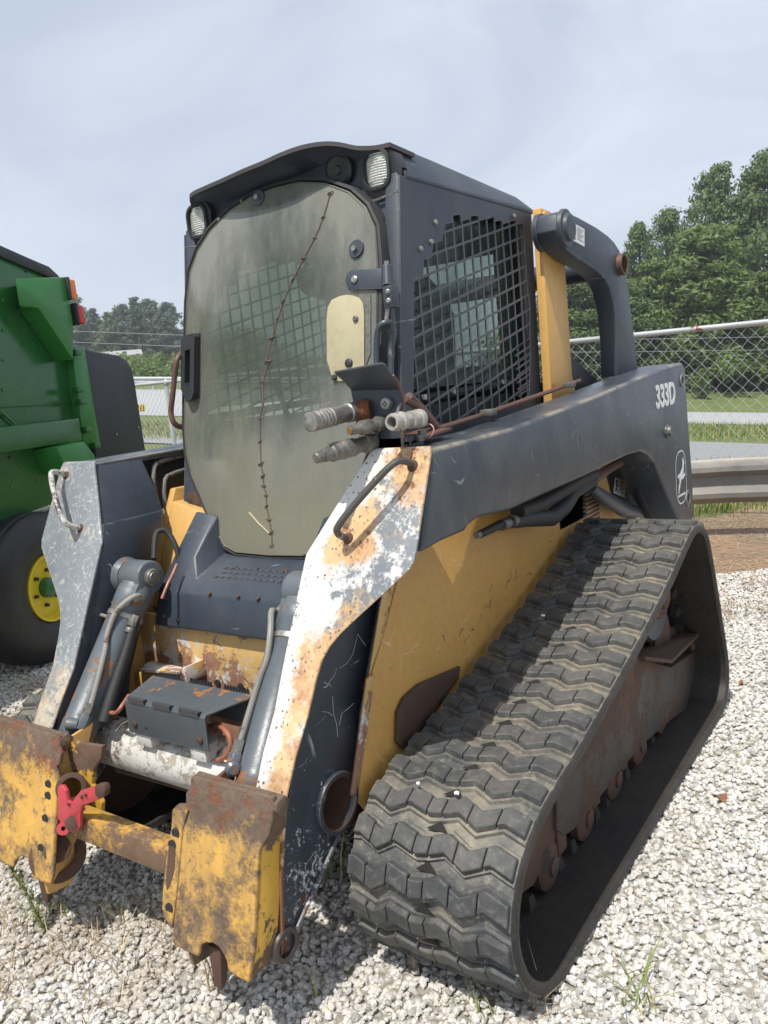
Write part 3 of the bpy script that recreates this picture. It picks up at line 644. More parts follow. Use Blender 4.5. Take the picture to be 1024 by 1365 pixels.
gp = [XY(lin(-0.2, 5.6, k / 14), lin(7.4, 5.25, k / 14)) for k in range(15)]
guardrail('guardrail', 'weathered W-beam guardrail in front of the chain link fence, right side', [Vector((x, y, 0.27 + 0.012 * math.sin(i * 1.1))) for i, (x, y) in enumerate(gp)], 1.08,
          [(*gp[2], 0.27), (*gp[12], 0.27)], M['guard'], 0.2)
fp = [P3(u, 60 + 0.02 * u, 0.0) for u in range(-40, 2, 3)]
guardrail('guardrail', 'distant pale guardrail along the far side of the road, left background', [p + Vector((0, 0, 0.45)) for p in fp], 1.5, [tuple(p) for p in fp[::2]], M['galv'], 0.4)

# ---- hazard barrier by the road
hp = P3(-12.1, 41.0); f = empty('road_barrier', hp, 'white road barrier with yellow and black striped board by the road', 'barrier')
M['hazard'] = plain('hazard_yellow', (0.75, 0.45, 0.02))
for dx in (-0.45, 0.35): mesh('post', box(dx - 0.05, dx + 0.05, -0.05, 0.05, -0.1, 0.95), M['white'], f, bevel=0.01)
mesh('rail', box(-1.0, 0.35, -0.09, -0.055, 0.55, 0.85), M['white'], f, bevel=0.01)
mesh('rail', box(-1.0, 0.35, -0.09, -0.055, 0.2, 0.42), M['white'], f, bevel=0.01)
mesh('hazard_board', box(0.30, 1.1, -0.13, -0.095, 0.4, 1.05), M['hazard'], f, bevel=0.01)
for k in range(3): mesh('stripe', prism([(0.36 + k * 0.25, -0.132, 0.42), (0.46 + k * 0.25, -0.132, 0.42), (0.62 + k * 0.25 if k < 2 else 1.08, -0.132, 1.03), (0.52 + k * 0.25, -0.132, 1.03)], (0, -0.003, 0)), M['print'], f)
f.rotation_euler.z = math.atan2(CU.y, CU.x); f.scale = (0.55, 0.55, 0.55)

# ---- house / metal barn far off
hb = P3(-41, 135); f = empty('house', hb, 'low grey gabled building with pale roof among far trees on the left', 'house', rz=math.atan2(CU.y, CU.x) + 0.35); f.scale = (0.5, 0.5, 0.5)
M['wall'] = plain('pale_grey_cladding', (0.40, 0.40, 0.41), rough=0.6); M['roof'] = plain('pale_metal_roof', (0.34, 0.33, 0.34), rough=0.5); M['pane'] = plain('dark_window_pane', (0.03, 0.035, 0.04), rough=0.1)
g = [(-7, -4, 0), (7, -4, 0), (7, -4, 2.7), (-7, -4, 2.7)]
mesh('wall', loft([[(-7, -4, 0), (-7, -4, 2.7), (-7, 0, 4.4), (-7, 4, 2.7), (-7, 4, 0)], [(7, -4, 0), (7, -4, 2.7), (7, 0, 4.4), (7, 4, 2.7), (7, 4, 0)]]), M['wall'], f)
for s_ in (-1, 1): mesh('roof', prism([(-7.4, s_ * 4.4, 2.66), (7.4, s_ * 4.4, 2.66), (7.4, 0, 4.55), (-7.4, 0, 4.55)], (0, 0, 0.12)), M['roof'], f)
for x_ in (-4.5, 0.5, 4):
    w_ = mesh('window', box(x_ - 0.6, x_ + 0.6, -4.06, -3.98, 1.0, 2.1), M['white'], f); mesh('pane', box(x_ - 0.5, x_ + 0.5, -4.09, -4.065, 1.08, 2.02), M['pane'], w_)
mesh('door', box(-2.6, -1.6, -4.06, -3.98, 0, 2.1), M['roof'], f)

# ---- trees
def leaf_mat(name, a, b_, c_):
    m, t, b = mat(name)
    ge = N(t, 'ShaderNodeNewGeometry'); n = tex(t, scale=0.45, detail=3)
    c = mixc(t, ge.outputs['Random Per Island'], a, b_)
    c = mixc(t, rng(t, n.outputs['Fac'], 0.45, 0.7, 0, 0.7), c, c_)
    t.links.new(c, b.inputs['Base Color']); b.inputs['Roughness'].default_value = 0.55; b.inputs['Specular IOR Level'].default_value = 0.3
    tl = N(t, 'ShaderNodeBsdfTranslucent'); t.links.new(c, tl.inputs['Color']); mx = N(t, 'ShaderNodeMixShader'); mx.inputs['Fac'].default_value = 0.38
    t.links.new(b.outputs[0], mx.inputs[1]); t.links.new(tl.outputs[0], mx.inputs[2]); t.links.new(mx.outputs[0], t.nodes['Material Output'].inputs['Surface'])
    return m
LM = [leaf_mat('broad_leaves', (0.120, 0.180, 0.070), (0.19, 0.255, 0.100), (0.095, 0.15, 0.060)),
      leaf_mat('pine_needles', (0.14, 0.205, 0.065), (0.22, 0.295, 0.095), (0.11, 0.17, 0.058)),
      leaf_mat('hazed_far_leaves', (0.13, 0.175, 0.115), (0.17, 0.215, 0.135), (0.115, 0.155, 0.105))]  # last one paler and bluer: distance haze painted into the leaf colour
M['bark'] = plain('brown_bark', (0.10, 0.075, 0.055), rough=0.9, sc=6)
def crown_mesh(seed, h, w, base, kind, nl, nq, ls):
    r2 = random.Random(seed); V, F = [], []
    lobes = []
    for i in range(nl):
        t_ = (i + r2.random()) / nl
        z = base + (h - base) * t_
        env = (math.sin(math.pi * (0.12 + 0.86 * t_)) ** 0.75) if kind == 0 else (1.05 - t_) ** 0.62 * (0.9 if t_ > 0.08 else 0.6)
        a = r2.uniform(0, 6.28); rad = w * env * r2.uniform(0.35, 1.0) * (1 + 0.28 * math.sin(a * 2 + seed) + 0.15 * math.sin(5 * a + seed * 2))
        lr = w * (r2.uniform(0.17, 0.34) if kind == 0 else r2.uniform(0.13, 0.26)) * (0.65 + 0.5 * env)
        lobes.append((Vector((rad * math.cos(a), rad * math.sin(a), z)), lr))
    for c0, lr in lobes:
        for _ in range(int(nq * (lr / (w * 0.25)) ** 2) + 20):
            d = Vector((r2.gauss(0, 1), r2.gauss(0, 1), r2.gauss(0, 1))).normalized()
            p = c0 + Vector((d.x, d.y, d.z * 0.75)) * lr * (r2.random() ** 0.35) * r2.uniform(0.8, 1.25)
            n_ = (d + Vector((r2.gauss(0, 0.6), r2.gauss(0, 0.6), r2.gauss(0, 0.6) + 0.3))).normalized()
            u_ = n_.orthogonal().normalized(); v_ = n_.cross(u_); a = r2.uniform(0, 6.28)
            u2 = u_ * math.cos(a) + v_ * math.sin(a); v2 = n_.cross(u2); s = ls * r2.uniform(0.6, 1.3); k = len(V)
            if kind == 1: u2 *= 1.15; v2 *= 0.7
            V += [p - u2 * s, p - v2 * s * 0.55, p + u2 * s, p + v2 * s * 0.55]; F.append((k, k + 1, k + 2, k + 3))
    return V, F, lobes
protos = {}
def tree_proto(key, seed, h, w, base, kind, nl, nq, ls, lm):
    V, F, lobes = crown_mesh(seed, h, w, base, kind, nl, nq, ls)
    me = bpy.data.meshes.new(key + '_crown'); me.from_pydata([tuple(v) for v in V], [], F); me.materials.append(LM[lm])
    r2 = random.Random(seed); tr = [tube([(0, 0, -0.5), (0.05, 0, h * 0.3), (-0.08, 0.05, h * 0.65), (0, 0, h * 0.92)], [h * 0.018, h * 0.014, h * 0.009, h * 0.003], 8)]
    for c0, lr in r2.sample(lobes, min(16, len(lobes))):
        zb = c0.z - 0.12 * h - 0.3 * (c0.x ** 2 + c0.y ** 2) ** 0.5
        tr.append(tube([(0, 0, max(h * 0.12, zb)), tuple(Vector((c0.x * 0.5, c0.y * 0.5, (max(h * 0.12, zb) + c0.z) / 2 + 0.1))), tuple(c0)], [h * 0.007, h * 0.005, h * 0.002], 5))
    tv, tf = join(*tr); mt = bpy.data.meshes.new(key + '_trunk'); mt.from_pydata([tuple(v) for v in tv], [], tf); mt.materials.append(M['bark'])
    protos[key] = (me, mt, h)
tree_proto('oakA', 11, 16, 3.6, 1.6, 0, 110, 150, 0.17, 0)
tree_proto('oakB', 12, 16, 4.2, 1.0, 0, 130, 150, 0.17, 0)
tree_proto('pineA', 13, 10, 3.6, 0.8, 1, 120, 150, 0.17, 1)
tree_proto('pineB', 14, 16, 3.4, 1.5, 1, 130, 130, 0.17, 1)
tree_proto('farA', 15, 16, 4.6, 1.0, 0, 90, 90, 0.30, 2)
tree_proto('farB', 16, 16, 3.6, 1.0, 1, 90, 90, 0.30, 2)
def tree(name, label, key, px, ytop, d, rz, group, wide=1.0, slope=0.0972):
    """px, ytop: bearing and height angle of the top as surveyed from the photo; d: metres away"""
    u = (px - 512) / 1068.8 * d * 1.03
    top = 1.456 + d * ((516 - ytop) / 1068.8 * 1.03) - 0.0972 * u
    p = P3(u, d); h = top - p.z; me, mt, h0 = protos[key]
    e = empty(name, p, label, 'tree', group, rz); e.scale = (h / h0 * wide, h / h0 * wide, h / h0)
    for nm, mm in (('crown', me), ('trunk', mt)):
        o = bpy.data.objects.new(nm, mm); col.objects.link(o); o.parent = e
G1 = 'trees beyond the road on the right'
tree('broadleaf_tree', 'tallest dark broadleaf tree at the right edge beyond the fence', 'oakB', 1030, 228, 66, 0.4, G1, 0.95)
tree('broadleaf_tree', 'tall broadleaf tree with ragged top left of the tallest tree', 'oakA', 962, 244, 68, 1.9, G1, 0.8)
tree('broadleaf_tree', 'slender broadleaf tree with pointed top right of the curved arm link', 'oakA', 862, 312, 64, 3.3, G1, 0.72)
tree('broadleaf_tree', 'broadleaf tree filling the gap between slender tree and tall tree', 'oakB', 900, 298, 70, 5.0, G1, 0.75)
tree('broadleaf_tree', 'dark tree seen between cab tower and curved arm link', 'oakB', 772, 362, 60, 2.2, G1, 1.7)
tree('broadleaf_tree', 'lower dark tree just left of the curved arm link', 'oakA', 815, 366, 62, 1.2, G1, 1.7)
tree('pine_tree', 'light green bushy pine in front of the tallest trees', 'pineA', 945, 318, 60, 0.3, G1, 1.45)
tree('pine_tree', 'light green pine cut by the right edge of the photo', 'pineA', 1030, 372, 59, 2.3, G1, 1.5)
tree('pine_tree', 'rounded pine beside the slender tree, low above the rail', 'pineA', 880, 360, 61, 4.0, G1, 1.35)
tree('pine_tree', 'small young pine standing in grass behind the chain link', 'pineA', 934, 492, 55, 5.2, G1, 1.1)
for k, (px, yt) in enumerate(((1090, 300),)): tree('broadleaf_tree', 'broadleaf tree whose crown reaches past the right edge behind the cut pine', 'oakA' if k else 'oakB', px, yt, 66, k * 2.0, G1)
for k, (px, yt, nm) in enumerate(((110, 408, 'first'), (127, 404, ''), (150, 402, ''), (172, 418, ''), (190, 424, ''), (208, 414, ''), (226, 404, ''), (243, 408, ''), (262, 412, ''), (88, 411, ''))):
    LB = ['far pine leftmost above the black cover', 'far tree second above the black cover, with domed top', 'highest far tree above the black cover', 'low far tree right of the highest one', 'lowest far tree behind the grey building', 'far tree right of the grey building', 'tall far tree left of the door handle', 'far tree half hidden by the cab at the door handle', 'far tree hidden mostly by the cab'] + ['far tree mostly hidden behind the lamps of the green machine']
    tree('far_tree', LB[k], 'farA' if k % 3 else 'farB', px, yt, 150 + (k * 37 % 20), k * 1.7, 'far tree line on the left', 1.1)
# undergrowth under the trees: nobody could count the bushes
def brush(name, spots, hr, wr, lm, nq, ls, kind='stuff'):
    r2 = random.Random(3); V, F = [], []
    for (u, d) in spots:
        c0 = P3(u, d); h = r2.uniform(*hr); w = r2.uniform(*wr)
        for _ in range(nq):
            dd = Vector((r2.gauss(0, 1), r2.gauss(0, 1), abs(r2.gauss(0, 1)))).normalized()
            p = c0 + Vector((dd.x * w, dd.y * w, dd.z * h)) * r2.uniform(0.75, 1.1)
            n_ = (dd + Vector((r2.gauss(0, .6), r2.gauss(0, .6), r2.gauss(0, .6)))).normalized(); u_ = n_.orthogonal().normalized(); v_ = n_.cross(u_); s = ls * r2.uniform(0.6, 1.3); k = len(V)
            V += [p - u_ * s, p - v_ * s * .6, p + u_ * s, p + v_ * s * .6]; F.append((k, k + 1, k + 2, k + 3))
    return mesh(name, (V, F), LM[lm], kind=kind, angle=180, recalc=False)
brush('undergrowth', [(rr.uniform(10, 40), rr.uniform(63, 72)) for _ in range(120)], (1.5, 5.0), (1.2, 2.4), 0, 330, 0.19)
brush('far_wood', [(rr.uniform(-100, -20), rr.uniform(168, 190)) for _ in range(160)], (5, 9), (4, 7), 2, 160, 0.55)
brush('crop_field', [(rr.uniform(-34, 0), rr.uniform(76, 100)) for _ in range(420)], (1.4, 2.6), (0.5, 1.0), 1, 46, 0.22)
# ---- overhead wires
M['cable'] = plain('overhead_cable', (0.25, 0.25, 0.25))
for k, (z_, d0) in enumerate(((5.2, 50.0), (4.4, 50.0), (1.3, 56.0))):
    a, b_ = P3(-40, d0 + 14), P3(48, d0 - 3); n = 24
    pts_ = [a.lerp(b_, i / n) + Vector((0, 0, z_ - 1.2 * math.sin(math.pi * i / n))) for i in range(n + 1)]
    tag(mesh('overhead_wire', tube(pts_, 0.016, 5), M['cable']), ['upper overhead wire crossing in front of the trees', 'second overhead wire just under the upper one', 'lowest wire near the top of the fence'][k], 'wire')

# ================================================================ GREEN ROUND BALER (left)
bal = empty('round_baler', (-2.6597, 0.9998, 0.0), 'green round baler with black rear cover and yellow rimmed wheel, cut by the left edge', 'baler', rz=1.9024)
# local frame: x rearwards, y into the machine, z up
def bpoly(pts, depth, y=None): return prism(pts, (0, depth, 0))
side = [(0.8043, 0.12, 2.3739), (0.8587, 0.12, 2.3224), (0.8577, 0.12, 1.8777), (0.8524, 0.12, 1.6313), (0.867, 0.12, 1.4308), (0.8343, 0.12, 1.2317), (1.1151, 0.12, 0.9894), (0.6836, 0.12, 0.9389), (0.3838, 0.12, 0.9198), (0.1143, 0.12, 0.9027)]
side = [(-2.4, 0.12, 2.62), (-1.2, 0.12, 2.62)] + [(0.3547, 0.12, 2.4567), (0.6031, 0.12, 2.4165)] + side + [(-2.4, 0.12, 0.80)]
mesh('side_panel', bpoly(side, 1.5), M['baler_green'], bal, bevel=0.012)
top = [(-2.4, 0.10, 2.66), (-1.2, 0.10, 2.66)] + [(0.3408, 0.1, 2.4949), (0.5735, 0.1, 2.4509), (0.7605, 0.1, 2.4181), (0.851, 0.1, 2.3667)]
lo = [(p[0] - 0.01, p[1], p[2] - 0.07) for p in reversed(top)]
mesh('top_seal_strip', prism(top + lo, (0, 1.54, 0)), M['black'], bal, bevel=0.01)
# lamp pod
pod = [(0.2743, -0.02, 2.2799), (0.7467, -0.02, 2.3361), (0.7522, -0.02, 2.0514), (0.6943, -0.02, 1.8136), (0.442, -0.02, 2.1206), (0.2745, -0.02, 2.1225)]
pod_f = [(p[0], p[1], p[2]) for p in pod]
pod_b = [(p[0] + (0.0 if i not in (0, 5) else 0.20), 0.12, p[2]) for i, p in enumerate(pod)]
v_, f_ = loft([pod_f, pod_b]); mesh('lamp_pod', (v_, f_), M['baler_green2'], bal, bevel=0.012)
x0 = 0.7337
for nm, mm, za, zb in (('orange_lamp', 'orange_lens', 2.3245, 2.1997), ('red_lamp', 'red_lens', 2.1661, 2.0466)):
    xo = x0 + (0.0 if nm == 'orange_lamp' else 0.045)
    h_ = mesh(nm, box(xo, xo + 0.022, -0.04, 0.08, zb - 0.01, za + 0.01), M['black'], bal, bevel=0.006); mesh('lens', box(xo + 0.023, xo + 0.085, -0.035, 0.07, zb, za), M[mm], h_, bevel=0.012)
for p in [(0.5586, 0.12, 2.371), (0.4615, 0.12, 2.431), (0.5141, 0.12, 2.042), (0.7179, 0.12, 2.3743), (0.7865, 0.12, 2.0546), (0.1476, 0.12, 1.2568), (0.4608, 0.12, 1.2412)]: mesh('rivet', bolt((p[0], p[1] - 0.001, p[2]), (0, -1, 0), 0.009, 0.008), M['black'], bal)
# ledge, posts and step box
mesh('ledge', prism([(-0.2212, 0.02, 1.4372), (0.7197, 0.02, 1.4469), (0.7215, 0.02, 1.2951), (-0.2542, 0.02, 1.2944)], (0, 0.13, 0)), M['baler_green'], bal, bevel=0.012)
mesh('corner_post', prism([(0.809, 0.06, 1.9095), (0.9434, 0.06, 1.9123), (0.9577, 0.06, 1.2664), (0.9148, 0.06, 1.2295), (0.7738, 0.06, 1.2535), (0.7939, 0.06, 1.5294)], (0, 0.12, 0)), M['baler_green2'], bal, bevel=0.008)
mesh('step_box', prism([(0.3548, -0.06, 1.2858), (0.6208, -0.06, 1.2983), (0.7145, -0.06, 1.2015), (0.7197, -0.06, 1.0924), (0.426, -0.06, 1.1109)], (0, 0.2, 0)), M['baler_green2'], bal, bevel=0.012)
mesh('drain_rod', tube([(0.1164, 0.1, 1.5347), (0.2185, 0.1, 1.4449), (0.2394, 0.1, 1.4255)], 0.008, 8), M['baler_green2'], bal)
for p in [(0.8031, 0.04, 1.8686), (0.7673, 0.04, 1.6265), (0.7792, 0.04, 1.548), (0.7897, 0.04, 1.365), (0.8595, 0.04, 1.2538)]:
    mesh('latch_bracket', box(p[0] - 0.03, p[0] + 0.03, p[1] - 0.03, p[1] + 0.02, p[2] - 0.02, p[2] + 0.02), M['baler_green'], bal, bevel=0.006)
# black rear cover
cov = [(1.1287, 0.2, 1.9207), (1.2611, 0.2, 1.9022), (1.53, 0.2, 1.8789), (1.6387, 0.2, 1.8466), (1.6904, 0.2, 1.7732), (1.705, 0.2, 1.6705), (1.7208, 0.2, 1.0768), (1.3198, 0.2, 0.9661), (1.073, 0.2, 1.0001)]
mesh('rear_cover', prism(cov, (0, 1.2, 0)), M['baler_black'], bal, bevel=0.02)
for p in [(1.3565, 0.2, 1.3007), (1.6488, 0.2, 1.3286)]: mesh('rivet', bolt((p[0], p[1] - 0.001, p[2]), (0, -1, 0), 0.01, 0.008), M['steel'], bal)
# wheel
wc = (0.1575, 0.0, 0.4335); wz = 0.462
whl = mesh('wheel', revolve((wc[0], 0.02, wz), (wc[0], 1, wz), [(0.0, 0.05), (0.0, 0.12), (0.005, 0.19), (0.03, 0.195), (0.06, 0.19)], 40), M['rim'], bal)
mesh('tyre', revolve((wc[0], -0.06, wz), (wc[0], 1, wz), [(0.09, 0.185), (0.05, 0.20), (0.02, 0.24), (0.0, 0.32), (0.015, 0.395), (0.05, 0.44), (0.06, 0.448), (0.066, 0.444), (0.072, 0.452), (0.10, 0.458), (0.105, 0.452), (0.112, 0.46), (0.19, 0.462), (0.27, 0.46), (0.33, 0.44), (0.37, 0.39), (0.38, 0.3), (0.36, 0.2)], 56), M['tyre'], whl, angle=30)
mesh('rim', join(ring((wc[0], -0.03, wz), (wc[0], 0.03, wz), 0.205, 0.19, 48), revolve((wc[0], 0.0, wz), (wc[0], 1, wz), [(0.0, 0.192), (0.03, 0.175), (0.075, 0.165)], 48, caps=False)), M['rim'], whl)
mesh('hub', revolve((wc[0], -0.03, wz), (wc[0], 1, wz), [(0, 0.045), (0.01, 0.06), (0.05, 0.062)], 24), M['baler_green'], whl)
for k in range(6):
    a = k * math.pi / 3 + 0.3; mesh('wheel_nut', hexnut((wc[0] + 0.105 * math.cos(a), 0.0, wz + 0.105 * math.sin(a)), (wc[0] + 0.105 * math.cos(a), 0.03, wz + 0.105 * math.sin(a)), 0.012), M['black'], whl)
# seams and bolt rows on the green side
for p in [(0.3137, 0.12, 2.1765), (0.2725, 0.12, 2.0005), (0.2315, 0.12, 1.8253), (0.1907, 0.12, 1.651), (0.1551, 0.12, 1.4993), (0.2433, 0.12, 1.1781), (0.3564, 0.12, 1.094), (0.5483, 0.12, 1.0675), (0.1249, 0.12, 1.0811)]: mesh('bolt', bolt((p[0], p[1] - 0.001, p[2]), (0, -1, 0), 0.011, 0.008), M['baler_green2'], bal)
mesh('panel_seam', tube([(-0.034, 0.118, 1.5528), (0.5315, 0.118, 1.5469), (0.7996, 0.118, 1.5539)], 0.004, 6), M['baler_green'], bal)
# lower structure of the baler so that it stands on its wheel and drawbar
mesh('axle', box(-0.5, 1.0, 0.35, 1.9, 0.35, 0.85), M['baler_green'], bal, bevel=0.02)
mesh('support_stand', cyl((-1.9, 0.8, 0.0), (-1.9, 0.8, 0.9), 0.05, 12), M['black'], bal)

# ================================================================ COMPACT TRACK LOADER
# machine frame: x to its left side, y backwards, z up, ground at z = 0
LO = empty('compact_track_loader', (0, 0, 0), 'worn grey and yellow compact track loader with cloudy door and rubber tracks', 'track loader')
# ---------------- chassis
mesh('chassis_side', prism([(0.505, 0.2163, 0.9461), (0.505, 0.1405, 0.8353), (0.505, 0.0627, 0.7387), (0.505, 0.02, 0.6234), (0.505, -0.0479, 0.4513)] + [(0.505, 0.05, 0.30), (0.505, 1.9, 0.30), (0.505, 1.9, 0.9), (0.505, 1.75, 1.18), (0.505, 0.33, 1.18)], (-0.03, 0, 0)), M['yellow_side'], LO, bevel=0.006)
cs2 = [(-p[0], p[1], p[2]) for p in [(0.505, 0.2163, 0.9461), (0.505, 0.1405, 0.8353), (0.505, 0.0627, 0.7387), (0.505, 0.02, 0.6234), (0.505, -0.0479, 0.4513)]] + [(-0.505, 0.05, 0.30), (-0.505, 1.9, 0.30), (-0.505, 1.9, 0.9), (-0.505, 1.75, 1.18), (-0.505, 0.33, 1.18)]
mesh('chassis_side', prism(cs2, (0.03, 0, 0)), M['yellow_side'], LO, bevel=0.006)
# narrow flange strip in front of the side plate, upper and lower piece
for s in (1, -1):
    up = [(0.53, 0.0972, 0.9346), (0.515, 0.1869, 0.946), (0.515, 0.1186, 0.8328), (0.515, 0.0482, 0.7552), (0.515, 0.031, 0.7314), (0.53, 0.0057, 0.7427)]
    lo_ = [(0.53, -0.0034, 0.746), (0.515, 0.0506, 0.7303), (0.515, 0.0474, 0.7113), (0.515, -0.0174, 0.5604), (0.515, -0.0722, 0.4618), (0.53, -0.1128, 0.4855)]
    mesh('front_flange', prism([(s * p[0], p[1], p[2]) for p in up], (-0.012 * s, 0.02, 0)), M['yellow_rust'], LO, bevel=0.003)
    mesh('front_flange', prism([(s * p[0], p[1], p[2]) for p in lo_], (-0.012 * s, 0.02, 0)), M['yellow_rust'], LO, bevel=0.003)
# front wall of the chassis below the foot platform
mesh('front_wall', join(box(-0.475, 0.475, 0.10, 0.13, 0.52, 0.80), box(-0.475, 0.475, 0.14, 0.17, 0.26, 0.53)), M['yellow_rust'], LO, bevel=0.008)
mesh('belly_plate', box(-0.47, 0.47, 0.15, 1.95, 0.26, 0.285), M['dark'], LO)
mesh('chassis_deck', join(box(-0.474, 0.474, 0.36, 1.95, 1.12, 1.15), box(-0.474, 0.474, 1.90, 1.95, 0.3, 1.2)), M['dark'], LO)
# bent torn sheet and square end on the left
mesh('torn_shelf', loft([[(-0.3446, -0.02, 0.6622), (-0.3762, 0.05, 0.666), (-0.2358, 0.06, 0.6576), (-0.1749, 0.0, 0.6699)], [(p[0], p[1], p[2] - 0.006) for p in [(-0.3446, -0.02, 0.6622), (-0.3762, 0.05, 0.666), (-0.2358, 0.06, 0.6576), (-0.1749, 0.0, 0.6699)]]]), M['yellow_rust'], LO)
mesh('shelf_block', prism([(-0.4422, 0.03, 0.6267), (-0.2846, 0.03, 0.6423), (-0.3068, 0.03, 0.5699), (-0.4462, 0.03, 0.5749)], (0, 0.08, 0)), M['yellow'], LO, bevel=0.006)
mesh('chassis_bracket', prism([(-0.2654, 0.02, 0.6436), (-0.1761, 0.02, 0.6769), (-0.173, 0.02, 0.6248), (-0.2753, 0.02, 0.5956)], (0, 0.09, 0)), M['yellow_rust'], LO, bevel=0.006)
for p in [(-0.1266, 0.1, 0.6064), (-0.0259, 0.1, 0.6086), (-0.2349, 0.1, 0.5537)]: mesh('bolt_hole', cyl((p[0], 0.094, p[2]), (p[0], 0.101, p[2]), 0.011, 14), M['dark'], LO)
# yellow stanchion plates beside the cab feet
for s in (1, -1):
    mesh('cab_stand', loft([[(s * 0.47, 0.16, 0.80), (s * 0.30, 0.16, 0.80), (s * 0.27, 0.28, 1.10), (s * 0.47, 0.30, 1.14)], [(s * 0.47, 0.36, 0.80), (s * 0.30, 0.36, 0.80), (s * 0.27, 0.36, 1.10), (s * 0.47, 0.40, 1.14)]]), M['yellow'], LO, bevel=0.008)

# ---------------- grey foot platform in front of the cab
def plat(s):
    a = [(0.0, 0.07, 0.782), (0.0, 0.088, 0.888), (0.0, 0.135, 0.925), (0.0, 0.30, 0.990)]
    b_ = [(s * 0.20, y, z) for x, y, z in a]
    c_ = [(s * 0.252, 0.07, 0.782), (s * 0.250, 0.086, 0.888), (s * 0.232, 0.165, 0.985), (s * 0.225, 0.27, 1.10)]
    d_ = [(s * 0.355, 0.07, 0.782), (s * 0.352, 0.105, 0.890), (s * 0.325, 0.175, 1.000), (s * 0.292, 0.248, 1.118)]
    return [a, b_, c_, d_]
R_ = list(reversed(plat(-1)))[:-1] + plat(1)
R2 = [[(x, y + 0.012, z - 0.008) for x, y, z in r] for r in R_]
n = 4; V = [p for r in R_ for p in r] + [p for r in R2 for p in r]; o_ = len(R_) * n; F = []
for i in range(len(R_) - 1):
    for j in range(n - 1):
        a = i * n + j; F.append((a, a + 1, a + n + 1, a + n)); F.append((a + o_, a + n + o_, a + n + 1 + o_, a + 1 + o_))
for j in range(n - 1):
    for base in (0, (len(R_) - 1) * n): a = base + j; F.append((a, a + 1, a + 1 + o_, a + o_))
for i in range(len(R_) - 1):
    for jj in (0, n - 1): a = i * n + jj; F.append((a, a + n, a + n + o_, a + o_))
pf = mesh('foot_platform', (V, F), M['grey'], LO, bevel=0.006, angle=30)
for i, p in enumerate(((-0.10, 0.090, 0.895), (0.02, 0.090, 0.895), (-0.09, 0.2, 0.951), (0.0, 0.2, 0.951), (0.12, 0.2, 0.951), (0.10, 0.09, 0.895), (-0.31, 0.08, 0.81), (-0.24, 0.074, 0.805))):
    mesh('bolt', bolt((p[0], p[1] - 0.002, p[2]), (0, -0.6, 0.8), 0.007, 0.005), M['rust'], pf)
# raised anti slip teeth on the tread of the platform
tr = []
for i in range(12):
    for j in range(3):
        x = -0.13 + i * 0.026 + (0.013 if j % 2 else 0); y = 0.15 + j * 0.022; z = 0.925 + (y - 0.135) * 0.394
        tr.append(box(x - 0.008, x + 0.008, y - 0.004, y + 0.004, z - 0.002, z + 0.0022))
mesh('grip_teeth', join(*tr), M['grey'], pf, kind='stuff')

# ---------------- cab
CW = 0.447
def fy(z, off=0.0): return 0.407 + 0.157 * (z - 1.484) + off       # sloping cab front line
door_out = [(-0.0808, 0.4927, 2.1133), (-0.1566, 0.4903, 2.1014), (-0.2314, 0.4862, 2.0811), (-0.2906, 0.4803, 2.0517), (-0.3366, 0.4743, 2.0213), (-0.3721, 0.4656, 1.9782), (-0.3968, 0.4565, 1.9326)]
# symmetric outline of the door: x, z
DO = [(0.0, 2.095), (0.10, 2.09), (0.20, 2.065), (0.29, 2.02), (0.35, 1.965), (0.385, 1.90), (0.397, 1.80), (0.398, 1.55), (0.395, 1.38), (0.383, 1.30), (0.352, 1.225), (0.232, 1.045), (0.19, 1.0), (0.14, 0.982), (0.0, 0.978)]
outline = [(x, z) for x, z in DO] + [(-x, z) for x, z in reversed(DO[1:-1])]
def dy(z, off=0.0): return 0.435 + 0.2 * (z - 1.825) - off
def scale_out(k): return [(x * (1 + k / 0.40), 1.53 + (z - 1.53) * (1 + k / 0.56)) for x, z in outline]
fr_out = [(CW, dy(2.05)), (CW, 1.18)]
fo = [(0.443, 2.06), (0.443, 1.10), (0.30, 1.02), (0.23, 0.975), (-0.23, 0.975), (-0.30, 1.02), (-0.443, 1.10), (-0.443, 2.06)]
v_, f_ = prism_holes([(x, dy(z, -0.035), z) for x, z in fo], [[(x, dy(z, -0.035), z) for x, z in scale_out(-0.03)]], (0, 0.03, 0))
mesh('cab_front_frame', (v_, f_), M['grey'], LO, bevel=0.0)
# pillars: square posts each side
for s in (1, -1):
    mesh('front_pillar', loft([[(s * 0.441, fy(z), z), (s * 0.395, fy(z), z), (s * 0.395, fy(z) + 0.05, z), (s * 0.441, fy(z) + 0.05, z)] for z in (1.12, 2.05)]), M['grey'], LO, bevel=0.006)
    mesh('rear_pillar', box(min(s * 0.39, s * 0.440), max(s * 0.39, s * 0.440), 1.27, 1.34, 1.1, 2.04), M['grey'], LO, bevel=0.006)
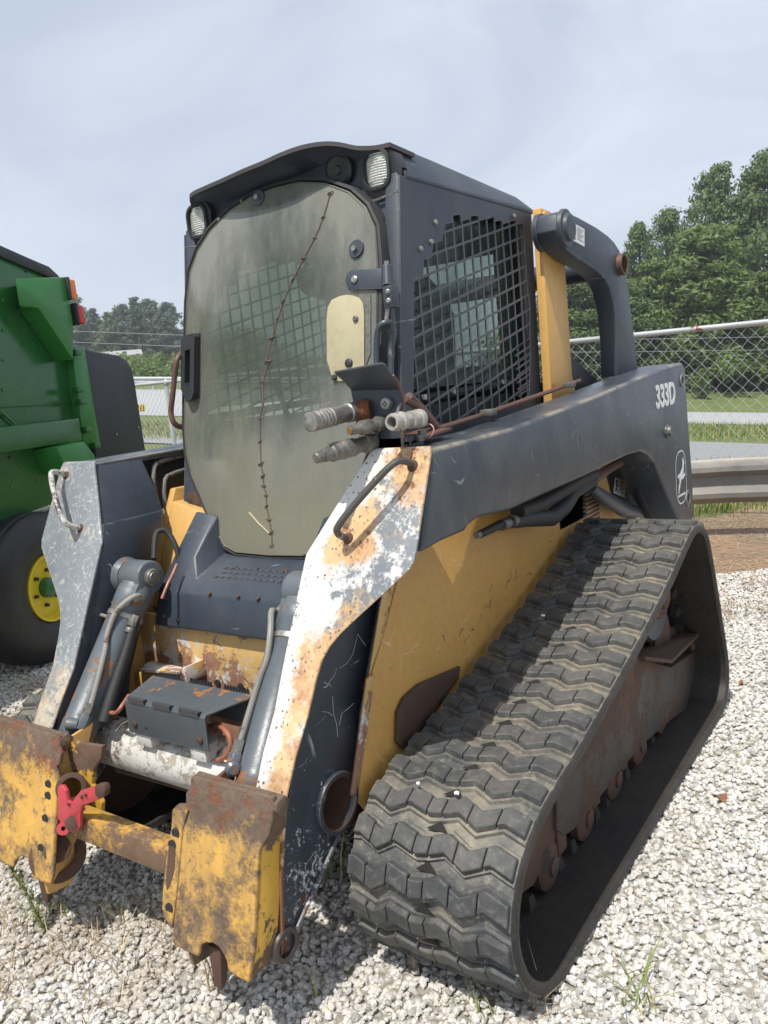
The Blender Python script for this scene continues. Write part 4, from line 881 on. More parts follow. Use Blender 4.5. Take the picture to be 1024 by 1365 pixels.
# side panels with the cut out screen; outer wall plate
OPEN = [(0.5209, 1.7539), (0.5744, 1.7647), (0.5847, 1.8111), (0.6304, 1.8211), (0.6456, 1.8632), (0.7033, 1.8764), (0.7168, 1.9235), (0.7738, 1.9364), (0.7833, 1.9586), (0.8295, 1.9666), (0.829, 1.9451), (0.8869, 1.9586), (0.8948, 1.9682), (0.9477, 1.977), (0.9515, 1.9604), (1.0035, 1.9727), (1.0128, 1.9783), (1.0625, 1.9869), (1.0686, 1.9706), (1.1183, 1.9806), (1.1252, 1.9672), (1.1828, 1.9812), (1.1929, 1.9854), (1.238, 1.9927), (1.2437, 1.9795), (1.296, 1.9866), (1.2931, 1.8939), (1.2891, 1.7937), (1.3036, 1.6931), (1.2803, 1.5223), (1.2597, 1.4197), (1.2405, 1.3647), (1.1381, 1.3504), (0.9866, 1.3371), (0.8479, 1.3287), (0.6177, 1.3267), (0.5515, 1.3469), (0.4624, 1.4194)]
SP = [(fy(2.035), 2.035), (fy(1.05), 1.05), (1.34, 1.05), (1.372, 2.035)]
def side_panel(s):
    X_ = s * CW
    o = mesh('cab_side_panel', prism_holes([(X_, y, z) for y, z in SP], [[(X_, y, z) for y, z in OPEN]], (-s * 0.006, 0, 0)), M['grey'], LO, bevel=0)
    # screen bars clipped to the opening
    def clip(p, q):
        ts = [0.0, 1.0]; d = (q[0] - p[0], q[1] - p[1])
        for i in range(len(OPEN)):
            a = OPEN[i]; b_ = OPEN[(i + 1) % len(OPEN)]; e_ = (b_[0] - a[0], b_[1] - a[1])
            den = d[0] * e_[1] - d[1] * e_[0]
            if abs(den) < 1e-9: continue
            t_ = ((a[0] - p[0]) * e_[1] - (a[1] - p[1]) * e_[0]) / den; u_ = ((a[0] - p[0]) * d[1] - (a[1] - p[1]) * d[0]) / den
            if 0 < t_ < 1 and 0 <= u_ <= 1: ts.append(t_)
        ts.sort(); out = []
        for t0, t1 in zip(ts, ts[1:]):
            tm = (t0 + t1) / 2; x, y = p[0] + d[0] * tm, p[1] + d[1] * tm; ins = False
            for i in range(len(OPEN)):
                a = OPEN[i]; b_ = OPEN[(i + 1) % len(OPEN)]
                if (a[1] > y) != (b_[1] > y) and x < (b_[0] - a[0]) * (y - a[1]) / (b_[1] - a[1]) + a[0]: ins = not ins
            if ins: out.append(((p[0] + d[0] * t0, p[1] + d[1] * t0), (p[0] + d[0] * t1, p[1] + d[1] * t1)))
        return out
    bars = []
    def bar(p, q, w):
        d = Vector((q[0] - p[0], q[1] - p[1])); n_ = Vector((-d.y, d.x)).normalized() * w / 2
        poly = [(X_, p[0] + n_.x, p[1] + n_.y), (X_, q[0] + n_.x, q[1] + n_.y), (X_, q[0] - n_.x, q[1] - n_.y), (X_, p[0] - n_.x, p[1] - n_.y)]
        bars.append(prism([(x - s * 0.0006, y, z) for x, y, z in poly], (-s * 0.005, 0, 0)))
    for k in range(14):
        y = 0.492 + 0.0575 * k + (0.0 if k < 13 else 0)
        for p, q in clip((y, 1.2), (y - 0.0, 2.1)): bar(p, q, 0.0065)
    bars2 = bars; bars = []
    def bar2(p, q, w):
        d = Vector((q[0] - p[0], q[1] - p[1])); n_ = Vector((-d.y, d.x)).normalized() * w / 2
        poly = [(X_, p[0] + n_.x, p[1] + n_.y), (X_, q[0] + n_.x, q[1] + n_.y), (X_, q[0] - n_.x, q[1] - n_.y), (X_, p[0] - n_.x, p[1] - n_.y)]
        bars2.append(prism([(x - s * 0.0009, y, z) for x, y, z in poly], (-s * 0.005, 0, 0)))
    for k in range(19):
        z = 1.07 + 0.052 * k
        for p, q in clip((0.3, z), (1.4, z + 0.275)): bar2(p, q, 0.0068)
    for k in range(12):      # closer slots in the rear lower corner
        z = 1.30 + 0.024 * k
        for p, q in clip((1.16, z - 0.02), (1.44, z + 0.05)): bar2(p, q, 0.006)
    mesh('cut_screen', join(*bars2), M['grey'], o)
    for p in [(0.6654, 1.925), (0.631, 1.8653), (0.5688, 1.8406), (1.215, 2.0046)]:
        mesh('bolt', bolt((X_, p[0], p[1]), (s, 0, 0), 0.0085, 0.009), M['steel'], o)
    return o
sp_ = side_panel(1); side_panel(-1)
# side glass with lower rubber bar and clips just inside the screen
for s in (1, -1):
    mesh('side_window', prism([(s * 0.405, 0.45, 1.44), (s * 0.405, 1.25, 1.44), (s * 0.405, 1.25, 1.98), (s * 0.405, 0.53, 1.98)], (-s * 0.004, 0, 0)), M['side_glass'], LO)
    mesh('window_bar', tube([(s * 0.415, 0.45, 1.405), (s * 0.415, 1.25, 1.432)], 0.014, 8), M['seal'], LO)
    for y in (0.55, 0.73, 1.08): mesh('window_clip', box(s * 0.428 - 0.008, s * 0.428 + 0.008, y - 0.008, y + 0.008, 1.402 + (y - .42) * .034, 1.418 + (y - .42) * .034), M['white'], LO, bevel=0.003)
    mesh('lower_inner_panel', box(min(s * 0.38, s * 0.39), max(s * 0.38, s * 0.39), 0.45, 1.27, 1.1, 1.39), plain('dull_green_black_panel', (0.03, 0.045, 0.045), rough=0.5), LO)
# roof with visor, side chamfers and headlamp pods
def roofsec(y, zc, xr, zr, ze, bow):
    out = []
    for i in range(-8, 9):
        x = xr * i / 8; out.append((x, y, zr + (zc - zr) * (math.cos(math.pi * i / 16) if bow else 1 - abs(i) / 8)))
    return [(-CW - 0.004, y, ze)] + out + [(CW + 0.004, y, ze)]
def rs(y, arch, xr, zr, ze):
    pr_ = []
    for i in range(-8, 9):
        k = abs(i) / 8; h = arch * (math.exp(-(k / 0.42) ** 4)) ; pr_.append((xr * i / 8, y, zr + h))
    return [(-CW - 0.004, y, ze)] + pr_ + [(CW + 0.004, y, ze)]
yf = fy(2.035) - 0.002
sec = [rs(yf + 0.03, 0.012, 0.400, 2.138, 2.040), rs(0.75, 0.01, 0.402, 2.128, 2.040), rs(1.30, 0.0, 0.425, 2.085, 2.046), rs(1.385, 0.0, 0.43, 2.060, 2.045)]
mesh('roof', loft([r + [(x, y, 2.030) for x, y, z in (r[-1], r[0])] for r in sec]), M['grey'], LO, bevel=0.008, angle=40)
# visor lip: thin curved sheet projecting forward
LIP = [(-0.372, 0.475, 2.120), (-0.352, 0.454, 2.146), (-0.25, 0.425, 2.145), (-0.16, 0.41, 2.145), (-0.06, 0.402, 2.150), (0.03, 0.40, 2.154), (0.10, 0.40, 2.160), (0.172, 0.41, 2.165), (0.243, 0.42, 2.160), (0.29, 0.435, 2.150), (0.34, 0.45, 2.131), (0.383, 0.48, 2.127), (0.425, 0.49, 2.127)]
LIP = [tuple(p) for p in smooth_path(LIP, 3)]
lipf = [(x, y, z) for x, y, z in LIP]; lipb = [(x, 0.62, max(z, 2.135) + 0.004 - 0.02 * max(0, abs(x) - 0.33) / 0.1) for x, y, z in LIP]
v_, f_ = loft([lipb, lipf], closed=False, caps=False); n_ = len(v_)
V = v_ + [(x, y, z - 0.012) for x, y, z in v_]; m_ = len(lipf)
F = f_ + [tuple(i + n_ for i in reversed(q)) for q in f_] + [(m_ + i, m_ + i + 1, m_ + i + 1 + n_, m_ + i + n_) for i in range(m_ - 1)] + [(0, m_, m_ + n_, n_), (m_ - 1, 2 * m_ - 1, 2 * m_ - 1 + n_, m_ - 1 + n_)] + [(i, i + 1, i + 1 + n_, i + n_) for i in range(m_ - 1)]
mesh('visor', (V, F), worn('rusty_edged_visor', (0.05, 0.055, 0.06), rough=0.45, edge=((0.13, 0.06, 0.035), 0.75, 0.006), chips=((RUST, 0.62, 14, None),)), LO, angle=40)
# front fascia between lip and door: recessed dark curved panel
fas = []
for x, y, z in LIP:
    fas.append([(x, y + 0.012, z - 0.010), (x * 0.97, yf + 0.03, z - 0.035), (x * 0.97, yf + 0.05, 2.06), (x * 0.97, yf + 0.035, 1.99)])
v_, f_ = loft(fas, closed=False, caps=False); mesh('front_fascia', (v_, f_), M['grey'], LO, angle=60)
def rrect(cx, cz, w, h, r, n=6):
    out = []
    for (sx, sz, a0) in ((1, 1, 0), (-1, 1, 90), (-1, -1, 180), (1, -1, 270)):
        for k in range(n + 1):
            a = R(a0 + 90 * k / n); out.append((cx + sx * (w / 2 - r) + r * math.cos(a), cz + sz * (h / 2 - r) + r * math.sin(a)))
    return out
for s in (1, -1):
    hx, hz = s * 0.372, 2.066
    pe = 0.443 if s > 0 else 0.428
    pod_o = [(s * pe, 2.06), (s * (pe - 0.012), 2.10), (s * 0.405, 2.122), (s * 0.325, 2.122), (s * 0.308, 2.09), (s * 0.315, 2.02), (s * 0.345, 1.985), (s * pe, 1.99)]
    hl = mesh('headlight', prism_holes([(x, yf + 0.004, z) for x, z in pod_o], [[(x, yf + 0.004, z) for x, z in rrect(hx, hz, 0.094, 0.112, 0.036)]], (0, 0.045, 0)), M['black'], LO, bevel=0.0)
    rim_o = rrect(hx, hz, 0.094, 0.112, 0.036); rim_i = rrect(hx, hz, 0.080, 0.098, 0.032)
    mesh('bezel', loft([[(x, yf - 0.006, z) for x, z in rim_o], [(x, yf - 0.008, z) for x, z in rim_i], [(x, yf + 0.012, z) for x, z in rim_i], [(x, yf + 0.03, z) for x, z in rim_o], [(x, yf - 0.006, z) for x, z in rim_o]], caps=False), M['seal'], hl)
    dome = [[(hx + (x - hx) * k, yf + 0.008 - 0.012 * (1 - k * k), hz + (z - hz) * k) for x, z in rim_i] for k in (1.0, 0.8, 0.5, 0.2)]
    mesh('lens', loft(dome), M['lens'], hl, angle=80)
    ribs = []
    for k in range(13):
        z = hz - 0.042 + k * 0.007; w = 0.034 if 1 < k < 11 else 0.024
        q = ((z - hz) / 0.05) ** 2; ribs.append(tube([(hx - w, yf + 0.004, z), (hx - w / 2, yf - 0.001 - 0.003 * (1 - q), z), (hx, yf - 0.0035 - 0.002 * (1 - q), z), (hx + w / 2, yf - 0.001 - 0.003 * (1 - q), z), (hx + w, yf + 0.004, z)], 0.0017, 5))
    mesh('lens_ribs', join(*ribs), M['lens'], hl, kind='stuff')
    mesh('pod_lip', tube([(s * 0.318, yf - 0.002, 1.988), (s * 0.36, yf - 0.004, 1.982), (s * 0.44, yf - 0.002, 1.992)], 0.004, 6), M['dirty_steel'], hl)
# round horn / beacon plate over the door
hp_ = (0.2321, 0.45, 2.1011)
hn = mesh('horn', revolve((hp_[0], yf + 0.03, hp_[2]), (hp_[0], yf - 0.5, hp_[2] - 0.10), [(0, 0.044), (0.012, 0.049), (0.022, 0.047), (0.028, 0.036), (0.025, 0.014), (0.030, 0.011)], 32), M['black'], LO)

# ---------------- door
dr = mesh('door', prism([(x, dy(z, 0.012), z) for x, z in outline], (0, 0.010, 0)), M['door_glass'], LO, bevel=0.003, label='cloudy olive door sheet with a stitched crack')
sl = scale_out(0.006)
seal = [(x, dy(z, 0.0), z) for x, z in sl]
rows = []
N_ = len(seal)
for i in range(N_ + 1):
    x, z = sl[i % N_]; xp, zp = sl[(i - 1) % N_]; xn, zn = sl[(i + 1) % N_]
    t2 = Vector((xn - xp, zn - zp)).normalized(); nn = Vector((t2.y, -t2.x));  nn = nn if nn.dot(Vector((x, z - 1.53))) > 0 else -nn
    q = []
    for a, b_ in ((0.0, -0.014), (0.008, -0.010), (0.011, 0.040), (-0.004, 0.044), (-0.006, -0.002)):
        q.append((x + nn.x * a, dy(z) + b_, z + nn.y * a))
    rows.append(q)
mesh('door_seal', loft(rows, True, caps=False), M['seal'], dr, angle=50)
mesh('sheet_edge', tube([(x * 0.992, dy(z, 0.0135), 1.53 + (z - 1.53) * 0.995) for x, z in outline + outline[:1]], 0.0016, 5, caps=False), plain('dull_sheet_edge', (0.12, 0.115, 0.09), rough=0.5), dr)
def D2(p, off): return (p[0], dy(p[2], 0.012 + off), p[2])
crk = [(0.2227, 0.464, 2.0301), (0.1968, 0.4511, 1.9655), (0.1656, 0.4403, 1.9117), (0.1245, 0.4297, 1.8587), (0.0826, 0.4182, 1.8009), (0.0448, 0.4063, 1.7414), (0.0232, 0.3967, 1.6934), (0.0005, 0.3855, 1.6376), (-0.0211, 0.3713, 1.5664), (-0.0109, 0.3718, 1.569), (-0.0342, 0.3597, 1.5086), (-0.0325, 0.3472, 1.4459), (-0.0438, 0.3375, 1.3974), (-0.0419, 0.3231, 1.3256), (-0.0364, 0.3097, 1.2583), (-0.0267, 0.3021, 1.2206), (-0.0235, 0.2962, 1.1912), (-0.0128, 0.2904, 1.1618), (-0.0095, 0.2838, 1.1289), (0.0014, 0.2758, 1.0892), (0.0122, 0.2679, 1.0496), (0.0156, 0.26, 1.01)]
crm = plain('grimy_glue_line', (0.13, 0.09, 0.06), rough=0.8)
mesh('crack_seam', tube([D2(p, 0.001) for p in crk], 0.0024, 6, smooth=3), crm, dr)
mesh('crack_seam', tube([D2(p, 0.001) for p in [(-0.0842, 0.2797, 1.1086), (-0.0416, 0.273, 1.0751), (0.0049, 0.267, 1.045)]], 0.0028, 6), plain('pale_glue_line', (0.42, 0.36, 0.22), rough=0.7), dr)
cl_ = mesh('crack_stitch', tube([(-0.010, 0, -0.003), (-0.004, -0.004, 0), (0.004, -0.004, 0), (0.010, 0, 0.003)], 0.0022, 5), M['pipe_rust'], dr)
c0 = D2(crk[0], 0.002); cl_.location = c0
for i, p in enumerate(crk[1:]):
    o = cl_.copy(); col.objects.link(o); o.location = D2(p, 0.002); o.rotation_euler.y = random.uniform(-0.7, 0.7); o.scale = [random.uniform(0.7, 1.15)] * 3
def disc(p, r, h, m, nm, par, n=28):
    p = Vector(D2(p, 0.0)); d = Vector((0, -1, 0.2)).normalized(); return mesh(nm, revolve(p, p + d, [(0, r), (h * 0.7, r), (h, r * 0.93)], n), m, par)
for p, r in zip([(-0.0652, 0.4732, 2.0758), (0.3228, 0.4281, 1.8505)], (0.024, 0.026)):
    w_ = disc(p, r, 0.008, M['grey'], 'clamp_washer', dr); q = Vector(D2(p, 0.008)); mesh('bolt', hexnut(q, q + Vector((0, -0.010, 0.002)), 0.0085), M['steel'], w_)
for p in [(-0.1448, 0.4746, 2.0832), (-0.2486, 0.4672, 2.0459), (0.0344, 0.474, 2.08), (0.1118, 0.4706, 2.0632)]: mesh('small_rivet', bolt(D2(p, 0.0), (0, -1, 0.2), 0.006, 0.003), M['dirty_steel'], dr)
# hinge: strap on the sheet, barrel on the pillar
st_ = [(0.3082, 0.4167, 1.7936), (0.4144, 0.4142, 1.7812), (0.4173, 0.4029, 1.7244), (0.3138, 0.4054, 1.7369), (0.2943, 0.4083, 1.7514), (0.2886, 0.4119, 1.7693), (0.2935, 0.4151, 1.7857)]
hg = mesh('hinge', prism([D2(p, 0.001) for p in st_], (0, -0.008, 0)), M['grey'], dr, bevel=0.002)
p = Vector(D2((0.3236, 0.4108, 1.764), 0.009)); mesh('bolt', bolt(p, (0, -1, 0.2), 0.0115, 0.008), M['steel'], hg)
a_ = (0.4429, 0.405, 1.7812); b2 = (0.4507, 0.388, 1.7273)
mesh('hinge_barrel', cyl(Vector(a_) + Vector((0, -0.012, 0)), Vector(b2) + Vector((0, -0.012, 0)), 0.0145, 16), M['grey'], hg)
mesh('hinge_pin', cyl(Vector(a_) + Vector((0, -0.012, 0.001)), Vector(a_) + Vector((0, -0.012, 0.014)), 0.007, 10), M['steel'], hg)
c3 = (0.4534, 0.385, 1.6977)
mesh('hinge_plate', box(c3[0] - 0.014, c3[0] + 0.014, c3[1] - 0.02, c3[1] + 0.02, c3[2] - 0.03, c3[2] + 0.03), M['grey'], hg, bevel=0.003)
for dz_ in (0.012, -0.012): mesh('hinge_bolt', bolt((c3[0] + 0.004, c3[1] - 0.02, c3[2] + dz_), (0.2, -1, 0), 0.0075, 0.006), M['steel'], hg)
# yellowed reinforcing patch
pt = [(0.263, 0.4033, 1.7263), (0.2877, 0.4034, 1.727), (0.3095, 0.4026, 1.7229), (0.3366, 0.4003, 1.7117), (0.3503, 0.3966, 1.693), (0.355, 0.3902, 1.6611), (0.3587, 0.3568, 1.4939), (0.3525, 0.3535, 1.4777), (0.3365, 0.3538, 1.479), (0.2658, 0.355, 1.4848), (0.2404, 0.3588, 1.5041), (0.2225, 0.3677, 1.5487), (0.2183, 0.3916, 1.6679), (0.2217, 0.398, 1.6998), (0.2353, 0.4019, 1.7195)]
pch = mesh('reinforcing_patch', prism([D2(p, 0.0005) for p in pt], (0, -0.004, 0)), M['cream'], dr, bevel=0.001)
for p, mm, r in zip([(0.3272, 0.3888, 1.6541), (0.3058, 0.3644, 1.5322), (0.2545, 0.3573, 1.4964)], ('dirty_steel', 'black', 'seal'), (0.009, 0.013, 0.009)): mesh('bolt', bolt(D2(p, 0.005), (0, -1, 0.2), r, 0.008), M[mm], pch)
mesh('side_trim_strip', prism([D2(p, 0.0004) for p in [(0.3577, 0.4018, 1.7191), (0.3761, 0.4013, 1.7165), (0.3797, 0.3688, 1.5542), (0.3622, 0.3609, 1.5144)]], (0, -0.003, 0)), M['dirty_steel'], dr)
# door latch handle: moulded black pull with slot
ho = [(-0.030, 0.075), (-0.020, 0.088), (0.016, 0.090), (0.027, 0.080), (0.029, -0.075), (0.018, -0.095), (-0.002, -0.100), (-0.026, -0.062)]
hi = [(-0.012, 0.045), (0.010, 0.047), (0.011, -0.052), (0.0, -0.060), (-0.011, -0.045)]
hc = (-0.3586, 0.3751, 1.5853)
hxyz = lambda l, k: [(hc[0] + x * 1.15 + 0.006, dy(hc[2] + z * 1.16, 0.013 + k), hc[2] + z * 1.16) for x, z in l]
v_, f_ = prism_holes(hxyz(ho, 0.028), [hxyz(hi, 0.028)], (0, 0.024, 0.0)); hd = mesh('door_handle', (v_, f_), M['black'], dr, bevel=0.0)
mesh('handle_mount', prism(hxyz([(-0.026, 0.09), (0.026, 0.09), (0.03, -0.09), (-0.02, -0.09)], 0.0045), (0, 0.004, 0)), M['black'], hd)
mesh('rusted_frame_foot', prism([(p[0], p[1], p[2]) for p in [(-0.4174, 0.3307, 1.1635), (-0.3577, 0.3316, 1.1682), (-0.3201, 0.3252, 1.136), (-0.2799, 0.3213, 1.1166), (-0.2647, 0.314, 1.0801), (-0.3702, 0.3152, 1.0861), (-0.4157, 0.3191, 1.1056)]], (0, 0.006, 0)), M['rust'], LO, bevel=0.001)
# grab bar left of the door and hydraulic pipe right of it
mesh('grab_bar', tube([(-0.413, 0.42, 1.6597), (-0.3953, 0.37, 1.6337), (-0.3918, 0.34, 1.6094), (-0.4012, 0.33, 1.5612), (-0.4156, 0.32, 1.4882), (-0.4322, 0.32, 1.4442), (-0.4281, 0.32, 1.4086), (-0.4282, 0.34, 1.3916), (-0.4304, 0.38, 1.3802)], 0.0095, 10, smooth=3), M['pipe_rust'], LO)
mesh('pillar_pipe', tube([(0.4024, 0.37, 1.4686), (0.4047, 0.352, 1.4901), (0.4094, 0.352, 1.5515), (0.418, 0.352, 1.6017), (0.4306, 0.352, 1.6225), (0.4459, 0.36, 1.6288), (0.4504, 0.375, 1.6263), (0.45, 0.38, 1.6081)], 0.0088, 10, smooth=3), M['grey'], LO)
mesh('pipe_joint', cyl((0.4364, 0.375, 1.6362), (0.442, 0.38, 1.67), 0.006, 8), M['steel'], LO)
mesh('pillar_rib', tube([(0.4258, 0.36, 1.2993), (0.4416, 0.385, 1.6091)], 0.009, 8), M['grey'], LO)
# inside the cab: floor, seat, rear window frame, controls
mesh('cab_floor', box(-0.44, 0.44, 0.38, 1.25, 1.02, 1.05), M['dark'], LO)
mesh('cab_rear_wall', prism_holes([(-0.44, 1.25, 1.05), (0.44, 1.25, 1.05), (0.44, 1.25, 2.02), (-0.44, 1.25, 2.02)], [[(-0.34, 1.25, 1.5), (0.34, 1.25, 1.5), (0.34, 1.25, 1.9), (-0.34, 1.25, 1.9)]], (0, 0.03, 0)), M['dark'], LO)
seat = mesh('operator_seat', join(box(-0.22, 0.22, 0.72, 1.15, 1.22, 1.36)), M['black'], LO, bevel=0.04, seg=3)
mesh('seat_back', loft([[(-0.2, 1.08, 1.34), (0.2, 1.08, 1.34), (0.2, 1.17, 1.34), (-0.2, 1.17, 1.34)], [(-0.2, 1.12, 1.7), (0.2, 1.12, 1.7), (0.2, 1.2, 1.7), (-0.2, 1.2, 1.7)], [(-0.12, 1.12, 1.85), (0.12, 1.12, 1.85), (0.12, 1.18, 1.85), (-0.12, 1.18, 1.85)]]), M['black'], seat, bevel=0.03, seg=3)
mesh('seat_base', box(-0.18, 0.18, 0.78, 1.12, 1.05, 1.22), M['dark'], seat)
for s in (1, -1):
    lv = mesh('control_lever', tube([(s * 0.30, 0.78, 1.30), (s * 0.29, 0.72, 1.45), (s * 0.29, 0.70, 1.52)], [0.012, 0.010, 0.02], 8), M['black'], LO)
    mesh('arm_rest', box(min(s * 0.26, s * 0.36), max(s * 0.26, s * 0.36), 0.72, 1.1, 1.25, 1.34), M['black'], LO, bevel=0.02)

# ---------------- loader arms
M['boss'] = worn('oily_dark_steel', (0.045, 0.036, 0.032), rough=0.35, chips=(((0.12, 0.06, 0.035), 0.56, 12, None),))
M['bar_rust'] = worn('rust_brown_bar_with_yellow', (0.56, 0.31, 0.05), rough=0.55, var=0.2, soft=0.05, dust=((0.2, 0.14, 0.1), 0.8), chips=(((0.17, 0.105, 0.065), 0.455, 9, None), ((0.10, 0.06, 0.04), 0.55, 20, None)), bump=0.4)
def cut(o, vf):
    """bore a hole through a part and keep the plain mesh"""
    me = bpy.data.meshes.new('cutter'); me.from_pydata([tuple(p) for p in vf[0]], [], vf[1])
    bm = bmesh.new(); bm.from_mesh(me); bmesh.ops.recalc_face_normals(bm, faces=bm.faces); bm.to_mesh(me); bm.free()
    k = bpy.data.objects.new('cutter', me); col.objects.link(k)
    md = o.modifiers.new('bore', 'BOOLEAN'); md.operation = 'DIFFERENCE'; md.object = k; md.solver = 'EXACT'
    dg = bpy.context.evaluated_depsgraph_get(); nm = bpy.data.meshes.new_from_object(o.evaluated_get(dg))
    o.modifiers.clear(); o.data = nm; bpy.data.objects.remove(k); nm.set_sharp_from_angle(angle=R(35)); return o
M['coupler_yellow'] = worn('coupler_side_yellow', (0.62, 0.36, 0.05), rough=0.45, var=0.1, edge=((0.12, 0.06, 0.03), 0.85, 0.006), chips=(((0.15, 0.09, 0.06), 0.56, 12, ('Z', 0.30, 0.20, 0.12)), ((0.15, 0.09, 0.06), 0.56, 12, ('Z', 0.44, 0.52, 0.15))), bump=0.3)
AX, AI = 0.730, 0.560
# face plate rows: (left/inner point, right/outer point) on the machine's left arm
def fpy(z):
    # height -> y of the face
    for (z0, y0), (z1, y1) in zip(((1.32, 0.085), (1.07, -0.037), (0.86, -0.139), (0.72, -0.205), (0.58, -0.300), (0.40, -0.345), (0.235, -0.368)), ((1.07, -0.037), (0.86, -0.139), (0.72, -0.205), (0.58, -0.300), (0.40, -0.345), (0.235, -0.368), (0.10, -0.37))):
        if z >= z1 - 1e-6: return y1 + (y0 - y1) * (z - z1) / (z0 - z1)
    return -0.37
face = [(1.308, 0.556, 0.724), (1.29, 0.548, 0.730), (1.20, 0.492, 0.731), (1.10, 0.432, 0.732), (1.066, 0.412, 0.732), (1.045, 0.411, 0.722), (0.985, 0.409, 0.655), (0.935, 0.408, 0.598), (0.90, 0.407, 0.560), (0.87, 0.406, 0.535), (0.84, 0.405, 0.520), (0.80, 0.404, 0.512), (0.72, 0.403, 0.505), (0.64, 0.404, 0.502), (0.56, 0.408, 0.502), (0.40, 0.415, 0.502), (0.27, 0.420, 0.502), (0.215, 0.432, 0.495)]
def arm(s):
    sd = 'right' if s > 0 else 'left'
    a = bpy.data.objects.new('loader_arm', None); col.objects.link(a); a.parent = LO; a.empty_display_size = 0.1
    if s < 0: a['label'] = 'scratched blue grey loader arm beside the green machine'
    else: a['label'] = 'loader arm with rusty chipped white face beside the near track'
    # long box beam over the track
    top = [(0.73, 0.0511, 1.3044), (0.73, 0.4933, 1.3115), (0.73, 1.1377, 1.3554), (0.73, 1.6684, 1.3995), (0.73, 2.1514, 1.4333), (0.73, 2.2745, 1.4361), (0.73, 2.3209, 1.4044), (0.73, 2.3399, 1.171), (0.73, 2.3803, 0.8852), (0.73, 2.369, 0.7077), (0.73, 2.3254, 0.6909), (0.73, 2.1723, 0.7242), (0.73, 2.1143, 0.7559)]
    bot = [(0.73, 1.9869, 0.8658), (0.73, 1.8881, 0.9591), (0.73, 1.814, 1.0388), (0.73, 1.7288, 1.0865), (0.73, 1.6252, 1.1111), (0.73, 1.471, 1.1156), (0.73, 0.9551, 1.0992), (0.73, 0.5541, 1.0906), (0.73, 0.4712, 1.0883), (0.73, 0.2847, 1.1026), (0.73, 0.2312, 1.0936), (0.73, 0.2099, 1.0825), (0.73, 0.0919, 1.0811), (0.73, -0.0325, 1.0733)]
    poly = [(s * AX, p[1], p[2]) for p in top + bot]
    poly = [(x, y + (0.035 if y < 0.09 else 0.0), z) for x, y, z in poly]
    mesh('arm_beam', prism(poly, (-s * (AX - (0.565 if s > 0 else 0.62)), 0, 0)), M['arm_grey'], a, bevel=0.014, seg=3, angle=45)
    tp_ = [p for p in poly if p[2] > 1.28]
    tp_ = [(p[1], p[2]) for p in poly[:6]]
    mesh('top_flange', loft([[(s * 0.64, y, z - 0.002), (s * AI, y, z - 0.004), (s * AI, y, z - 0.024), (s * 0.64, y, z - 0.024)] for y, z in tp_]), M['arm_grey'], a, bevel=0.004)
    # transition box and lower leg, behind the face plate
    rows = []
    for z, yr, xi, xo in ((1.296, 0.275, 0.562, 0.715), (1.20, 0.262, 0.50, 0.715), (1.10, 0.245, 0.442, 0.715)):
        y0 = fpy(z) + 0.012; rows.append([(s * xi, y0, z), (s * xo, y0, z), (s * xo, yr, z), (s * xi, yr, z)])
    mesh('arm_gusset', loft(rows), M['leg_grey'] if s > 0 else M['grey'], a, bevel=0.006)
    rows = []
    for z, yr in ((1.12, 0.235), (1.06, 0.205), (0.97, 0.160), (0.92, 0.137), (0.64, 0.0), (0.50, -0.038), (0.43, -0.075), (0.33, -0.21), (0.255, -0.31), (0.215, -0.325)):
        y0 = fpy(z) + 0.012; xi = 0.412 if z > 0.3 else 0.425
        if z > 1.07: xi = 0.44
        rows.append([(s * xi, y0, z), (s * 0.496, y0, z), (s * 0.496, yr, z), (s * xi, yr, z)])
    cut(mesh('lower_leg', loft(rows), M['leg_grey'], a, bevel=0.004), cyl((s * 0.40, -0.125, 0.469), (s * 0.6, -0.125, 0.469), 0.0655, 36))
    # face plate
    fr = [[(s * xi, fpy(z), z), (s * xo, fpy(z), z), (s * xo, fpy(z) + 0.011, z + 0.003), (s * xi, fpy(z) + 0.011, z + 0.003)] for z, xi, xo in face]
    mesh('face_plate', loft(fr), M['face_right'] if s > 0 else M['face_left'], a, bevel=0.0035, label='chipped white and rusty face plate' if s > 0 else 'grey scratched face plate')
    # rear edge rib of the leg
    mesh('edge_rib', tube([(s * 0.499, yr + 0.002, z) for z, yr in ((1.05, 0.20), (0.92, 0.135), (0.64, 0.0), (0.50, -0.04), (0.43, -0.078), (0.255, -0.312))], 0.006, 8), M['leg_grey'], a)
    # step grab handle on the face
    up = Vector((s * 0.686, fpy(1.267), 1.267)); dn = Vector((s * 0.535, fpy(1.106), 1.106)); o_ = Vector((0, -0.055, 0.028))
    mesh('step_handle', tube([up + Vector((0, 0.005, 0)), up + o_ * 0.6, up.lerp(dn, 0.10) + o_, up.lerp(dn, 0.5) + o_ * 1.1, up.lerp(dn, 0.90) + o_, dn + o_ * 0.6, dn + Vector((0, 0.005, 0))], 0.0088, 10, smooth=4),
         worn('chipped_black_bar', (0.07, 0.065, 0.06), rough=0.5, chips=(((0.55, 0.52, 0.48), 0.56 if s > 0 else 0.47, 28, None), (RUST, 0.60, 20, None))), a)
    for q in (up, dn): mesh('handle_weld', revolve(q + Vector((0, 0.002, 0)), q + o_, [(0, 0.016), (0.004, 0.014), (0.009, 0.0095)], 12), M['rust'], a)
    # cross tube end seen in the leg, and pivot boss at the foot
    tc_ = (0.499, -0.125, 0.469)
    mesh('tube_end_ring', ring((s * 0.494, tc_[1], tc_[2]), (s * 0.508, tc_[1], tc_[2]), 0.077, 0.066, 36), M['leg_grey'], a, bevel=0.003)
